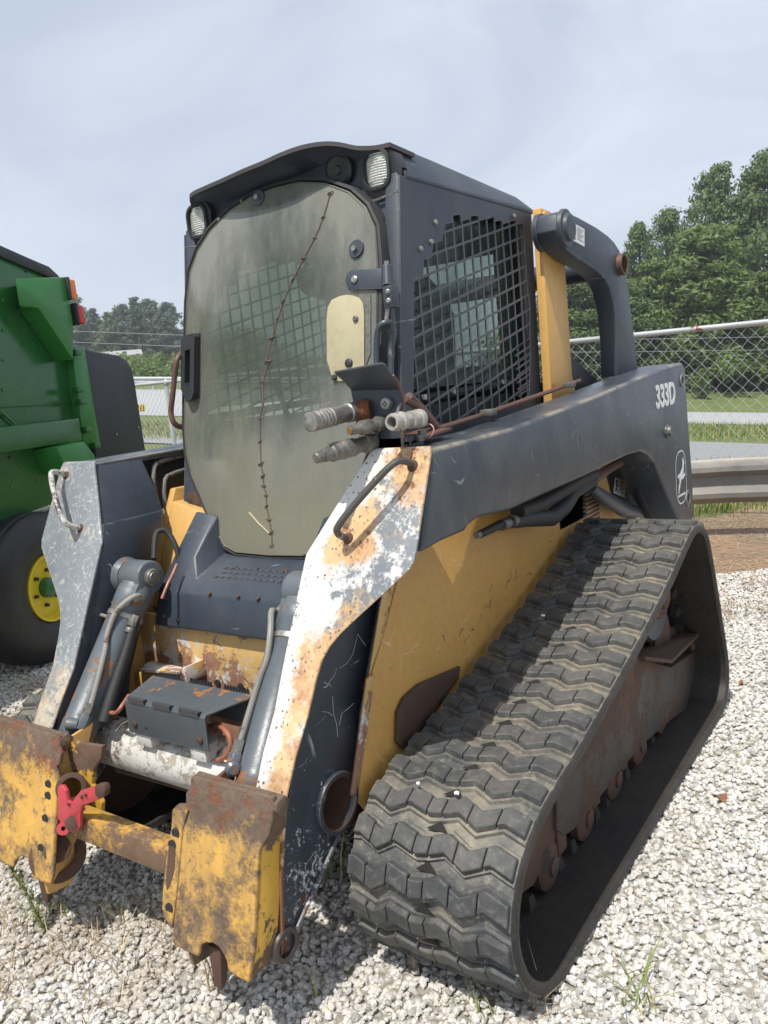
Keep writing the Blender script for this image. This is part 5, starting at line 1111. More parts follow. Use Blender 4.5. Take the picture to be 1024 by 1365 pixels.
    mesh('tube_bore', revolve((s * 0.5075, tc_[1], tc_[2]), (s * 0.0, tc_[1], tc_[2]), [(0, 0.0662), (0.0, 0.064), (0.093, 0.064), (0.093, 0.0001)], 36, caps=False), M['rust'], a)
    mesh('pivot_boss', revolve((s * 0.415, -0.352, 0.238), (s * 2, -0.352, 0.238), [(0, 0.040), (0.083, 0.041), (0.089, 0.037), (0.089, 0.027), (0.070, 0.026), (0.070, 0.0001)], 28), M['boss'], a)
    if s < 0:      # hydraulic lines on the inner side of the left arm
        for k, (pz, r_) in enumerate(((0.0, 0.0085), (-0.05, 0.0085))):
            P_ = [(-0.545, 0.30, 0.95), (-0.545, 0.315, 1.05), (-0.56, 0.31, 1.16 + pz), (-0.565, 0.32, 1.24 + pz), (-0.57, 0.38, 1.275 + pz), (-0.575, 0.7, 1.29 + pz), (-0.575, 1.3, 1.33 + pz)]
            mesh('hydraulic_line', tube([(x + 0.004 * k, y + 0.035 * k, z) for x, y, z in P_], r_, 8, smooth=3), M['pipe_grey'], a)
    return a
AR = arm(1); AL = arm(-1)
# pipe along the top of the near arm, with clamps
pp = [(0.6471, 0.2, 1.3309), (0.6556, 0.26, 1.3358)]
mesh('top_pipe', tube([(0.585, 0.20, 1.328), (0.575, 0.28, 1.326), (0.568, 0.6, 1.342), (0.565, 1.0, 1.372), (0.565, 1.30, 1.396), (0.565, 1.45, 1.408)], 0.0078, 8, smooth=2), M['pipe_rust'], AR)
for y in (0.66, 1.30): mesh('pipe_clamp', box(0.560, 0.602, y - 0.018, y + 0.018, 1.336 + (y - .6) * 0.075, 1.356 + (y - .6) * 0.075), M['dirty_steel'], AR, bevel=0.004)
# bolts and holes near the rear of the near arm
for (px, r, d_) in (((0.73, 1.9833, 1.1546), 0.030, 0.022), ):
    mesh('pivot_pin', revolve((0.728, px[1], px[2]), (2, px[1], px[2]), [(0, r), (0.008, r), (0.010, r * 0.75), (d_, r * 0.72), (d_, 0.0001)], 24), M['dirty_steel'], AR)
for px, r in (((0.73, 2.2505, 1.357), 0.030), ((0.73, 2.2763, 0.8169), 0.040)):
    mesh('pin_hole_ring', ring((0.729, px[1], px[2]), (0.734, px[1], px[2]), r, r * 0.6, 24), M['arm_grey'], AR); mesh('pin_hole', cyl((0.725, px[1], px[2]), (0.7315, px[1], px[2]), r * 0.6, 20), M['dark'], AR)
# model number on the near arm
tp = (0.7305, 1.8455, 1.2637); tq = (0.7305, 2.1376, 1.2678)
xd = Vector(tq) - Vector(tp)
ln = text_mesh('model_number', '333D', 0.128, M['letter'], AR, (0.7312, tp[1], tp[2]), (0, xd.y, xd.z), (0, -xd.z, xd.y), depth=0.0006)
# leaping stag outline emblem in a rounded frame, worn
ec = (0.7305, 2.1747, 0.9297)
def ring2d(pts, w, x):
    pts = [Vector(p) for p in pts]; n = len(pts); a_, b_ = [], []
    for i, p in enumerate(pts):
        t_ = (pts[(i + 1) % n] - pts[i - 1]).normalized(); nn = Vector((-t_.y, t_.x)) * w / 2; a_.append(p + nn); b_.append(p - nn)
    V = [(x, p.x, p.y) for p in a_] + [(x, p.x, p.y) for p in b_]
    return V, [(i, (i + 1) % n, n + (i + 1) % n, n + i) for i in range(n)]
rf = rrect(ec[1], ec[2], 0.165, 0.235, 0.07)
deer = [(-0.055, -0.065), (-0.048, -0.035), (-0.03, -0.02), (-0.035, 0.005), (-0.06, 0.0), (-0.055, 0.015), (-0.02, 0.02), (0.02, 0.04), (0.03, 0.065), (0.02, 0.085), (0.035, 0.075), (0.045, 0.09), (0.05, 0.07), (0.062, 0.06), (0.05, 0.05), (0.045, 0.03), (0.04, 0.005), (0.065, 0.012), (0.07, 0.0), (0.03, -0.012), (0.0, -0.012), (-0.015, -0.03), (-0.03, -0.05), (-0.045, -0.072)]
mesh('emblem', join(ring2d(rf, 0.006, 0.7312), ([(0.7312, ec[1] + a_, ec[2] + b_) for a_, b_ in deer], [tuple(range(len(deer)))]),
     ([(0.7312, ec[1] + a_, ec[2] + b_) for a_, b_ in ((-0.06, -0.085), (0.06, -0.085), (0.06, -0.075), (-0.06, -0.075))], [(0, 1, 2, 3)])), M['letter'], AR, recalc=False)
# scratches that stay on the dark lower leg
def mark(name, pts, w, m, par): return mesh(name, tube(pts, w, 4), m, par)
for pl_ in ([(0.4975, -0.0596, 0.7901), (0.4975, -0.0287, 0.791), (0.4975, -0.0018, 0.8059), (0.4975, 0.0125, 0.8276), (0.4975, 0.0269, 0.8495), (0.4975, 0.0412, 0.8271), (0.4975, 0.0562, 0.8079)], [(0.4975, -0.0963, 0.7312), (0.4975, -0.1001, 0.6896), (0.4975, -0.0925, 0.6561), (0.4975, -0.0942, 0.6262)], [(0.4975, -0.0831, 0.6521), (0.4975, -0.0687, 0.6769), (0.4975, -0.0409, 0.6789), (0.4975, -0.0177, 0.6831)], [(0.4975, -0.1389, 0.7095), (0.4975, -0.1182, 0.699), (0.4975, -0.1054, 0.6853)]):
    mark('scratch', pl_, 0.0006, M['chalk'], AR)

r8 = random.Random(21)
def marks(name, n, x, uv0, uv1, ang, ln, w, m, par, spread):
    out = []
    for _ in range(n):
        k = r8.random(); y = uv0[0] + (uv1[0] - uv0[0]) * k + r8.gauss(0, spread); z = uv0[1] + (uv1[1] - uv0[1]) * k + r8.gauss(0, spread)
        a = ang + r8.gauss(0, 0.35); l = ln * r8.uniform(0.3, 1.4); pts_ = []
        for i in range(5): pts_.append((x, y + math.cos(a) * l * i / 4, z + math.sin(a) * l * i / 4)); a += r8.gauss(0, 0.12)
        out.append(tube(pts_, w * r8.uniform(0.5, 1.3), 3))
    return mesh(name, join(*out), m, par, kind='stuff')
marks('dark_scuffs', 26, 0.5053, (0.4052, 0.674), (1.2588, 0.7999), 0.7, 0.035, 0.0014, plain('dark_scuff', (0.09, 0.06, 0.04), rough=0.8), LO, 0.025)

# ---------------- bucket cylinders
def cylinder(s):
    top = Vector((s * 0.335, 0.035, 0.948)); bot = Vector((s * 0.360, -0.24, 0.558)); d = (bot - top).normalized(); L = (bot - top).length
    c = mesh('bucket_cylinder', revolve(top + d * 0.03, bot, [(0, 0.048), (0.02, 0.052), (0.025, 0.055), (0.06, 0.055), (0.065, 0.052), (L - 0.05, 0.052), (L - 0.048, 0.0535), (L - 0.012, 0.0535), (L - 0.004, 0.050)], 32), M['cyl'], LO, angle=40)
    mesh('rod', cyl(bot, bot + d * 0.16, 0.024, 20), M['chrome'], c)
    mesh('gland', revolve(bot - d * 0.002, bot + d, [(0, 0.049), (0.012, 0.049), (0.014, 0.04)], 28), M['black'], c)
    ax = Vector((s, 0, 0))
    mesh('head_eye', join(revolve(top + ax * 0.05, top - ax, [(0, 0.052), (0.09, 0.052), (0.095, 0.048)], 28), prism([top + Vector((s * 0.045, 0, 0)) + v for v in (Vector((0, 0.045, 0.0)), Vector((0, -0.045, 0.0)), Vector((0, -0.045, 0)) + d * 0.08, Vector((0, 0.045, 0)) + d * 0.08)], (-s * 0.09, 0, 0))), M['cyl'], c, bevel=0.004)
    mesh('head_pin', revolve(top + ax * 0.10, top - ax, [(0, 0.028), (0.155, 0.028), (0.160, 0.024), (0.160, 0.02), (0.164, 0.018)], 24), M['dirty_steel'], c)
    mesh('pin_boss', revolve(top + ax * 0.10, top - ax, [(0, 0.062), (0.03, 0.058), (0.045, 0.05)], 24), M['cyl'], c)
    q = top + d * 0.125
    mesh('band_clamp', revolve(q, q + d, [(0, 0.0525), (0, 0.0555), (0.014, 0.0555), (0.014, 0.0525)], 32), M['steel'], c)
    sc_ = q + Vector((s * 0.045, -0.035, 0)); mesh('clamp_screw', cyl(sc_, sc_ + Vector((s * 0.03, -0.005, 0.005)), 0.006, 8), M['steel'], c)
    # hard line looping over and down the inner side, with fittings
    fr_ = Vector((-s * 0.035, -0.045, 0.0)); a0 = top + d * 0.075 + Vector((-s * 0.062, -0.005, 0))
    mesh('hard_line', tube([a0, a0 + Vector((0, -0.028, 0.025)), top + d * 0.10 + Vector((-s * 0.03, -0.066, 0.01)), top + d * 0.16 + Vector((-s * 0.022, -0.066, 0)), top + d * 0.22 + Vector((-s * 0.035, -0.058, 0)), top + d * (L - 0.12) + Vector((-s * 0.052, -0.045, 0)), top + d * (L - 0.085) + Vector((-s * 0.054, -0.045, 0))], 0.0085, 10, smooth=4), M['pipe_grey'], c)
    e0 = top + d * (L - 0.10) + Vector((-s * 0.054, -0.045, 0)); mesh('line_nut', hexnut(e0, e0 + d * 0.035, 0.0155), M['dirty_steel'], c)
    e1 = e0 + d * 0.035
    el = mesh('elbow_fitting', hexnut(e1 - d * 0.002, e1 + d * 0.040, 0.020), M['cyl'], c, bevel=0.002)
    e2 = e1 + d * 0.022
    mesh('elbow_nut', revolve(e2 + Vector((s * 0.004, -0.012, 0)), e2 + Vector((s * 0.05, -0.045, 0.01)), [(0, 0.016), (0.02, 0.019), (0.03, 0.019), (0.036, 0.012)], 14), M['cyl'], c)
    # second hose beside it, black sleeve with nut
    h0 = top + d * 0.12 + Vector((-s * 0.058, -0.01, 0)); h1 = top + d * (L - 0.03) + Vector((-s * 0.085, 0.01, 0))
    mesh('hose_nut', join(hexnut(h0, h0 + d * 0.035, 0.0165), cyl(h0 + d * 0.04, h0 + d * 0.055, 0.0165)), M['dirty_steel'], c, bevel=0.0015)
    mesh('hose', tube([h0, h0.lerp(h1, 0.3) + Vector((0, 0.004, 0)), h0.lerp(h1, 0.7), h1], [0.014, 0.016, 0.019, 0.020], 12), M['rubber'], c)
    return c
cylinder(-1); cylinder(1)
mesh('black_hose', tube([(-0.3499, 0.1, 0.9886), (-0.3724, 0.14, 1.06), (-0.356, 0.17, 1.0641), (-0.3197, 0.17, 1.0108), (-0.3077, 0.16, 0.9592), (-0.3044, 0.12, 0.888), (-0.3109, 0.09, 0.8588)], 0.009, 10, smooth=4), M['rubber'], LO)
mesh('copper_hose', tube([(-0.242, 0.1, 0.9768), (-0.241, 0.08, 0.9531), (-0.2351, 0.05, 0.9279), (-0.2352, 0.02, 0.8888)], 0.0048, 8, smooth=3), M['copper'], LO)
mesh('copper_hose', tube([(-0.2135, -0.16, 0.6518), (-0.1989, -0.2, 0.6358), (-0.2131, -0.21, 0.6195), (-0.253, -0.2, 0.6089)], 0.006, 8, smooth=3), M['copper'], LO)
mesh('near_hard_line', tube([(0.3082, -0.08, 0.8303), (0.286, -0.06, 0.8556), (0.2784, -0.05, 0.8821), (0.2728, -0.03, 0.8959), (0.28, 0.0, 0.9124), (0.2812, 0.03, 0.9205)], 0.0098, 10, smooth=4), M['cyl'], LO)

# ---------------- cross tube and things on it
mesh('cross_tube', cyl((-0.415, -0.125, 0.47), (0.415, -0.125, 0.47), 0.072, 40), M['tube_white'], LO)
mesh('inner_cross_beam', box(-0.41, 0.41, 0.02, 0.09, 0.30, 0.40), M['rust'], LO, bevel=0.01)
mesh('tilt_rod', cyl((-0.40, -0.10, 0.37), (0.40, -0.06, 0.36), 0.022, 16), M['rust'], LO)
SB = bpy.data.objects.new('step_box', None); col.objects.link(SB); SB.parent = LO; SB.empty_display_size = 0.05
# folded sheet: front, top and back leaf with slots and teeth along both folds
fx0, fx1 = -0.172, 0.152
A = lambda x, k: {0: (x, -0.205, 0.567), 1: (x, -0.205, 0.660), 2: (x, -0.197, 0.668), 3: (x + (0.0 if x < 0 else 0.07) - (0.02 if x < 0 else 0), -0.085, 0.688), 4: (x + (0.0 if x < 0 else 0.07) - (0.02 if x < 0 else 0), -0.079, 0.682), 5: (x + (0.0 if x < 0 else 0.07) - (0.02 if x < 0 else 0), -0.079, 0.60)}[k]
P_ = [[A(x, k) for k in range(6)] for x in (fx0, fx1)]
inn = [[(p[0], p[1] + dy_, p[2] + dz_) for p, (dy_, dz_) in zip(r, ((.004, 0), (.004, -.002), (.002, -.004), (-.002, -.004), (-.004, -.002), (-.004, 0)))] for r in P_]
v_, f_ = loft(P_, closed=False, caps=False); V2, F2 = loft(inn, closed=False, caps=False); k = len(v_)
F = f_ + [tuple(i + k for i in reversed(q)) for q in F2]
for j in range(5): F += [(j, j + 1, j + 1 + k, j + k), (6 + j, 6 + j + k, 6 + j + 1 + k, 6 + j + 1)]
F += [(0, 0 + k, 6 + k, 6), (5, 11, 11 + k, 5 + k)]
mesh('step_cover', (v_ + V2, F), worn('step_grey_paint', (0.075, 0.088, 0.098), rough=0.5, edge=((0.2, 0.19, 0.17), 0.95, 0.004), chips=((RUSTL, 0.60, 11, ('Z', 0.655, 0.675, 0.10)), (RUST, 0.66, 20, None))), SB, angle=30)
for a0, a1 in ((0.06, 0.27), (0.38, 0.60), (0.71, 0.94)):
    xa, xb = fx0 + (fx1 - fx0) * a0, fx0 + (fx1 - fx0) * a1
    mesh('slot', box(xa, xb, -0.2085, -0.195, 0.6605, 0.6725), M['dark'], SB)
    n_ = 9
    mesh('step_teeth', join(*[prism([(xa + (xb - xa) * i / n_, -0.2085, 0.660), (xa + (xb - xa) * (i + 0.5) / n_, -0.212, 0.6765), (xa + (xb - xa) * (i + 1) / n_, -0.2085, 0.660)], (0, 0.01, 0.003)) for i in range(n_)]), M['grey'], SB, kind='stuff')
    xa2, xb2 = fx0 - 0.02 + (fx1 + 0.09 - fx0) * a0, fx0 - 0.02 + (fx1 + 0.09 - fx0) * a1
    mesh('step_teeth', join(*[prism([(xa2 + (xb2 - xa2) * i / n_, -0.086, 0.686), (xa2 + (xb2 - xa2) * (i + 0.5) / n_, -0.084, 0.701), (xa2 + (xb2 - xa2) * (i + 1) / n_, -0.086, 0.686)], (0, 0.006, 0)) for i in range(n_)]), M['black'], SB, kind='stuff')
for p in [(-0.1399, -0.206, 0.5968), (0.1255, -0.206, 0.5963)]: mesh('bolt', bolt((p[0], -0.205, p[2]), (0, -1, 0), 0.010, 0.007), M['rust'], SB)
mesh('bolt_hole', cyl((-0.0954, -0.2065, 0.5922), (-0.0954, -0.204, 0.5922), 0.004, 10), M['dark'], SB)
for x in (-0.12, 0.10): mesh('mount_tab', box(x - 0.03, x + 0.03, -0.200, -0.12, 0.53, 0.575), M['tube_white'], SB, bevel=0.004)
mesh('copper_hose', tube([(0.0925, -0.14, 0.6026), (0.1344, -0.15, 0.6161), (0.184, -0.17, 0.6207), (0.2107, -0.18, 0.6052), (0.2115, -0.185, 0.5809), (0.1875, -0.185, 0.5535), (0.1478, -0.18, 0.5329)], 0.0068, 10, smooth=4), M['copper'], LO)
mesh('hose_elbow', join(cyl((0.2143, -0.16, 0.5703), (0.1669, -0.15, 0.5462), 0.020), cyl((0.2175, -0.15, 0.583), (0.2053, -0.12, 0.6054), 0.017), tube([(0.2082, -0.12, 0.6059), (0.1981, -0.09, 0.638), (0.1858, -0.05, 0.6628)], 0.012, 10)), M['cyl'], LO)

# ---------------- quick attach coupler
def qy(z): return -0.364 - (0.59 - z) * 0.28
def QP(l): return [(p[0], p[1], p[2]) for p in l]
def coupler(s):
    c = bpy.data.objects.new('attachment_plate', None); col.objects.link(c); c.parent = LO; c.empty_display_size = 0.05
    c['label'] = 'rusty yellow attachment plate, whole in view' if s > 0 else 'rusty yellow attachment plate beside the red lever'
    T = lambda l: [(s * (x + (0.07 if s < 0 and x > 0.45 else 0.0)), y, z) for x, y, z in l]
    main = [(0.2657, -0.3611, 0.6005), (0.2648, -0.3681, 0.5755), (0.2498, -0.3724, 0.5601), (0.2532, -0.3803, 0.5318), (0.2672, -0.3829, 0.5223), (0.2495, -0.3944, 0.4814), (0.2487, -0.4152, 0.4071), (0.2457, -0.4384, 0.3244), (0.2416, -0.4558, 0.2621), (0.2444, -0.4652, 0.2284), (0.2836, -0.4665, 0.2241), (0.3348, -0.466, 0.2258), (0.333, -0.4617, 0.241), (0.3397, -0.4584, 0.2529), (0.3539, -0.4559, 0.2618), (0.3745, -0.4544, 0.2672), (0.3927, -0.455, 0.2649), (0.4085, -0.4575, 0.2561), (0.4203, -0.4608, 0.2444), (0.4263, -0.4656, 0.2271), (0.4585, -0.467, 0.2221), (0.4923, -0.4671, 0.2218), (0.4994, -0.4487, 0.2875), (0.4949, -0.394, 0.4827), (0.5026, -0.3893, 0.4998), (0.5215, -0.3806, 0.5307), (0.5269, -0.3728, 0.5585), (0.525, -0.3596, 0.6056)]
    mesh('front_sheet', prism(T(main), (0, 0.012, 0.002)), M['coupler_rust'], c, bevel=0.004)
    # inner flange with holes
    fl = [(0.2468, -0.3781, 0.5291), (0.2179, -0.3795, 0.5239), (0.2047, -0.3829, 0.5119), (0.2058, -0.3945, 0.4702), (0.201, -0.4019, 0.444), (0.2004, -0.4066, 0.4271), (0.1948, -0.421, 0.3757), (0.193, -0.4351, 0.3252), (0.195, -0.4454, 0.2884), (0.2059, -0.4504, 0.2708), (0.2364, -0.4548, 0.2549), (0.2425, -0.436, 0.322), (0.2455, -0.4129, 0.4048), (0.2469, -0.392, 0.4794), (0.2578, -0.3809, 0.519)]
    hs = [(0.224, -0.3966, 0.463), (0.2155, -0.4044, 0.4349), (0.222, -0.4431, 0.2967)]
    if s > 0: mesh('inner_flange', prism(T(fl), (0, 0.014, 0.002)), M['coupler_rust'], c, bevel=0.003)
    else: hs = [(-p[0], p[1], p[2]) for p in [(-0.2952, -0.3968, 0.4728), (-0.2917, -0.4051, 0.4433), (-0.2952, -0.4216, 0.3843), (-0.3034, -0.4433, 0.3066)]]
    for i, h_ in enumerate(hs):
        r_ = 0.013; mesh('hole', cyl((s * h_[0], h_[1] - 0.002, h_[2]), (s * h_[0], h_[1] + 0.01, h_[2]), r_, 18), M['dark'], c)
        if i == 1 and s > 0: mesh('slot_hole', prism([(s * (h_[0] + a), h_[1] - 0.0015 - b_ * 0.28 * -1, h_[2] + b_) for a, b_ in ((0.012, 0.0), (0.014, -0.05), (0.004, -0.085), (-0.006, -0.10), (-0.012, -0.08), (-0.011, 0.0))], (0, 0.008, 0)), M['rust'], c)
    # top hook: folded lip that leans back and a wedge at its outer end
    z0 = 0.590; x0, x1 = 0.262, 0.535 if s > 0 else 0.605
    sec_ = lambda x: [(s * x, qy(z0) - 0.001, z0 - 0.012), (s * x, qy(z0) + 0.002, z0 + 0.004), (s * x, qy(z0) + 0.030, z0 + 0.012), (s * x, qy(z0) + 0.045, z0 - 0.005), (s * x, qy(z0) + 0.03, z0 - 0.03), (s * x, qy(z0) + 0.012, z0 - 0.035)]
    mesh('top_hook', loft([sec_(x0), sec_(x1)]), M['coupler_rust'], c, bevel=0.003)
    # outer side wall follows the edge of the sheet and runs back
    ed_ = [(0.5236, -0.3635, 0.592), (0.5269, -0.3728, 0.5585), (0.5215, -0.3806, 0.5307), (0.5026, -0.3893, 0.4998), (0.4949, -0.394, 0.4827), (0.4975, -0.4194, 0.3923), (0.4994, -0.4487, 0.2875), (0.4923, -0.4671, 0.2218)]
    mesh('side_wall', loft([[(s * (x + 0.07 * (s < 0) - 0.002), y + 0.003, z), (s * (x + 0.07 * (s < 0) - 0.001), y + dep, z + 0.004), (s * (x + 0.07 * (s < 0) - 0.010), y + dep, z + 0.004), (s * (x + 0.07 * (s < 0) - 0.010), y + 0.003, z)] for (x, y, z), dep in zip(ed_, (0.035, 0.035, 0.06, 0.08, 0.08, 0.08, 0.08, 0.07))]), M['coupler_yellow'], c, bevel=0.002)
    mesh('inner_wall', prism([(s * 0.285, qy(0.58), 0.57), (s * 0.285, qy(0.42), 0.42), (s * 0.285, qy(0.25), 0.25), (s * 0.285, qy(0.2) + 0.02, 0.18), (s * 0.285, qy(0.2) + 0.09, 0.17), (s * 0.285, qy(0.25) + 0.14, 0.25), (s * 0.285, qy(0.30) + 0.10, 0.34), (s * 0.285, qy(0.42) + 0.10, 0.44), (s * 0.285, qy(0.58) + 0.13, 0.59)], (s * 0.012, 0, 0)), M['coupler_rust'] if s > 0 else M['yellow'], c, bevel=0.003)
    # locking wedge
    mesh('lock_wedge', loft([[(s * 0.330, -0.435, 0.235), (s * 0.372, -0.435, 0.235), (s * 0.372, -0.39, 0.24), (s * 0.330, -0.39, 0.24)], [(s * 0.332, -0.435, 0.13), (s * 0.358, -0.435, 0.125), (s * 0.358, -0.42, 0.13), (s * 0.332, -0.42, 0.13)]]), M['rust'], c, bevel=0.004)
    return c
CR = coupler(1); CLf = coupler(-1)
# yellow cross bar between both plates
bar_ = [(-0.1358, -0.4, 0.4286), (0.1904, -0.4, 0.4326), (0.1621, -0.4, 0.3476), (-0.1438, -0.4, 0.3461)]
mesh('coupler_cross_bar', loft([[(-0.285, -0.405, 0.420), (-0.285, -0.41, 0.350), (-0.285, -0.355, 0.345), (-0.285, -0.35, 0.415)], [(0.285, -0.405, 0.420), (0.285, -0.41, 0.350), (0.285, -0.355, 0.345), (0.285, -0.35, 0.415)]]), M['bar_rust'], LO, bevel=0.005)
# left inner cheek plate behind the lever, lower hook
ck = [(-0.353, -0.33, 0.5629), (-0.2786, -0.33, 0.5741), (-0.1207, -0.33, 0.5884), (-0.133, -0.33, 0.5536), (-0.1733, -0.33, 0.515), (-0.1979, -0.33, 0.4636), (-0.1741, -0.33, 0.4328), (-0.1629, -0.33, 0.4148), (-0.175, -0.33, 0.3808), (-0.2558, -0.33, 0.361), (-0.3254, -0.33, 0.2513), (-0.3685, -0.33, 0.184), (-0.4517, -0.33, 0.103), (-0.5436, -0.33, 0.0696), (-0.5602, -0.33, 0.0941), (-0.4676, -0.33, 0.1443), (-0.4028, -0.33, 0.4129), (-0.3913, -0.33, 0.5021)]
mesh('inner_cheek', prism(ck, (0, 0.014, 0)), M['coupler_yellow'], LO, bevel=0.004, label='yellow inner cheek plate behind the red lever')
mesh('lower_hook', ring((-0.3009, -0.4, 0.2651), (-0.4101, -0.34, 0.2004), 0.075, 0.045, 28), M['rust'], LO, bevel=0.003)
mesh('hook_roller', cyl((-0.2644, -0.42, 0.3023), (-0.3736, -0.36, 0.2385), 0.036, 24), M['rust'], LO, bevel=0.005)
mesh('pivot_housing', ring((-0.2142, -0.38, 0.4741), (-0.2912, -0.335, 0.4348), 0.04, 0.026, 24), M['rust'], LO, bevel=0.003)
# red locking lever
lv = mesh('locking_lever', prism([(-0.1979, -0.425, 0.5048), (-0.1812, -0.425, 0.5085), (-0.1671, -0.425, 0.4969), (-0.1647, -0.425, 0.4677), (-0.1537, -0.425, 0.4654), (-0.0997, -0.425, 0.5121), (-0.0138, -0.425, 0.548), (0.0046, -0.425, 0.5507), (0.0105, -0.425, 0.537), (0.0009, -0.425, 0.5207), (-0.0242, -0.425, 0.5055), (-0.1029, -0.425, 0.47), (-0.1169, -0.425, 0.4446), (-0.1264, -0.425, 0.4077), (-0.1421, -0.425, 0.3912), (-0.1761, -0.425, 0.3799), (-0.1944, -0.425, 0.3701), (-0.2201, -0.425, 0.3634), (-0.2301, -0.425, 0.371), (-0.2184, -0.425, 0.3995), (-0.2291, -0.425, 0.4044), (-0.2124, -0.425, 0.4515), (-0.2065, -0.425, 0.4879)], (0, 0.012, 0)), M['red'], LO, bevel=0.003, label='faded red locking lever')
mesh('lever_grip', prism([(-0.0221, -0.432, 0.5473), (-0.0024, -0.432, 0.5549), (0.0158, -0.432, 0.5571), (0.0215, -0.432, 0.543), (0.0118, -0.432, 0.5258), (-0.013, -0.432, 0.5116), (-0.0283, -0.432, 0.5223)], (0, 0.02, 0)), M['rust'], lv, bevel=0.005)
mesh('lever_eye', ring((-0.1949, -0.432, 0.3879), (-0.234, -0.41, 0.366), 0.017, 0.006, 20), M['red'], lv)
mesh('lever_boss', cyl((-0.1451, -0.434, 0.4177), (-0.204, -0.4, 0.3847), 0.018, 18), M['rust'], lv, bevel=0.002)
for p in [(-0.0926, -0.427, 0.4992), (-0.0736, -0.427, 0.5094), (-0.1572, -0.427, 0.4641)]: mesh('lever_rivet', bolt((p[0], p[1], p[2]), (0, -1, 0), 0.005, 0.004), M['rust'], lv)

# ---------------- auxiliary coupler bracket on the near arm
BK = mesh('coupler_bracket', prism([(0.4947, 0.1, 1.4651), (0.6337, 0.1, 1.456), (0.6445, 0.1, 1.4494), (0.6525, 0.1, 1.426), (0.646, 0.1, 1.3498), (0.6378, 0.1, 1.3055), (0.5546, 0.1, 1.3085), (0.5033, 0.1, 1.3748), (0.5001, 0.1, 1.4289)], (0, 0.008, 0)), M['grey'], LO, bevel=0.002)
tf_ = [(0.5303, 0.0, 1.5052), (0.668, 0.0, 1.5126), (0.6763, 0.005, 1.508), (0.6476, 0.1, 1.4498), (0.4942, 0.1, 1.4599)]
tf_ = [(0.5145, 0.02, 1.5044), (0.654, 0.02, 1.5122), (0.6604, 0.025, 1.5072), (0.6544, 0.06, 1.4808), (0.6433, 0.1, 1.4501), (0.4989, 0.1, 1.4605), (0.507, 0.06, 1.4847)]
v_, f_ = prism([(x, y, z) for x, y, z in tf_], (0, 0.001, -0.006)); mesh('bracket_top', (v_, f_), M['grey'], BK, bevel=0.001, angle=60)
mesh('rust_edge', tube([(0.6558, 0.058, 1.4808), (0.6504, 0.085, 1.4626), (0.6462, 0.098, 1.4447), (0.6523, 0.098, 1.423), (0.6461, 0.098, 1.3467), (0.6376, 0.098, 1.3092)], 0.0035, 6), M['pipe_rust'], BK)
def fitting(nm, a, b_, prof, m, n=24, kids=()):
    return mesh(nm, revolve(a, b_, prof, n), M[m], BK, angle=40)
a, b_ = (0.5042, -0.08, 1.392), (0.5169, 0.085, 1.404)
L = (Vector(b_) - Vector(a)).length
def ribs(L, r, k0=0.015, n=5, st=0.012, dr_=0.003):
    out = [(0, r * 0.8), (0.003, r)]; t_ = k0
    for _ in range(n): out += [(t_, r), (t_ + 0.002, r - dr_), (t_ + 0.005, r - dr_), (t_ + 0.007, r)]; t_ += st
    return out + [(t_ + 0.004, r * 0.92), (L * 0.8, r * 0.9), (L * 0.82, r * 1.02), (L, r)]
c1 = fitting('quick_coupler', a, b_, ribs(L, 0.0235), 'steel'); c1['label'] = 'large ribbed quick coupler pointing to the door'
a2, b3 = (0.4819, -0.06, 1.3861), (0.4702, 0.04, 1.3885)
fitting('quick_coupler', Vector(a2) + Vector((-0.012, 0.035, 0.0)), Vector(b3) + Vector((-0.012, 0.035, 0)), ribs((Vector(b3) - Vector(a2)).length, 0.017, n=2), 'steel')
mesh('rusted_swivel', revolve((0.5169, 0.085, 1.404), (0.5588, 0.1, 1.4057), [(0, 0.019), (0.008, 0.026), (0.018, 0.023), (0.026, 0.027), (0.04, 0.022)], 14), worn('orange_rust_scale', (0.18, 0.06, 0.025), rough=0.85, var=0.4, bump=1.0), BK)
a, b_ = (0.5596, 0.0, 1.3624), (0.5919, 0.095, 1.3714)
f2 = fitting('hex_fitting', a, b_, [(0, 0.011), (0.02, 0.0125), (0.028, 0.0145)], 'dirty_steel', 16)
aa, bb = Vector(a), Vector(b_); dd = (bb - aa).normalized(); LL = (bb - aa).length
mesh('fitting_tip', cyl(aa - dd * 0.004, aa + dd * 0.01, 0.0095, 14), plain('brass_tip', (0.35, 0.2, 0.08), rough=0.5, metallic=0.5), f2)
mesh('fitting_nut', hexnut(aa + dd * 0.028, aa + dd * 0.062, 0.018), M['dirty_steel'], f2, bevel=0.002); mesh('fitting_body', cyl(aa + dd * 0.06, aa + dd * LL, 0.0145), M['dirty_steel'], f2); mesh('fitting_nut', hexnut(aa + dd * (LL - 0.025), aa + dd * (LL - 0.004), 0.019), M['dirty_steel'], f2, bevel=0.002)
a, b_ = (0.5272, -0.1, 1.3104), (0.5543, 0.09, 1.328)
aa, bb = Vector(a), Vector(b_); dd = (bb - aa).normalized(); LL = (bb - aa).length
f3 = fitting('flat_face_coupler', a, b_, [(0, 0.009), (0.004, 0.013), (0.018, 0.014), (0.020, 0.011), (0.026, 0.011), (0.028, 0.0155), (0.05, 0.017), (0.053, 0.0205), (0.085, 0.0205), (0.088, 0.0225), (0.125, 0.0225), (0.13, 0.019), (LL - 0.03, 0.019), (LL - 0.028, 0.024), (LL, 0.024)], 'dirty_steel')
mesh('locking_sleeve_key', box(-0.004, 0.004, -0.03, 0.0, -0.003, 0.003), M['dirty_steel'], f3, bevel=0.001).location = aa + dd * 0.075 + Vector((0, 0, 0.021))
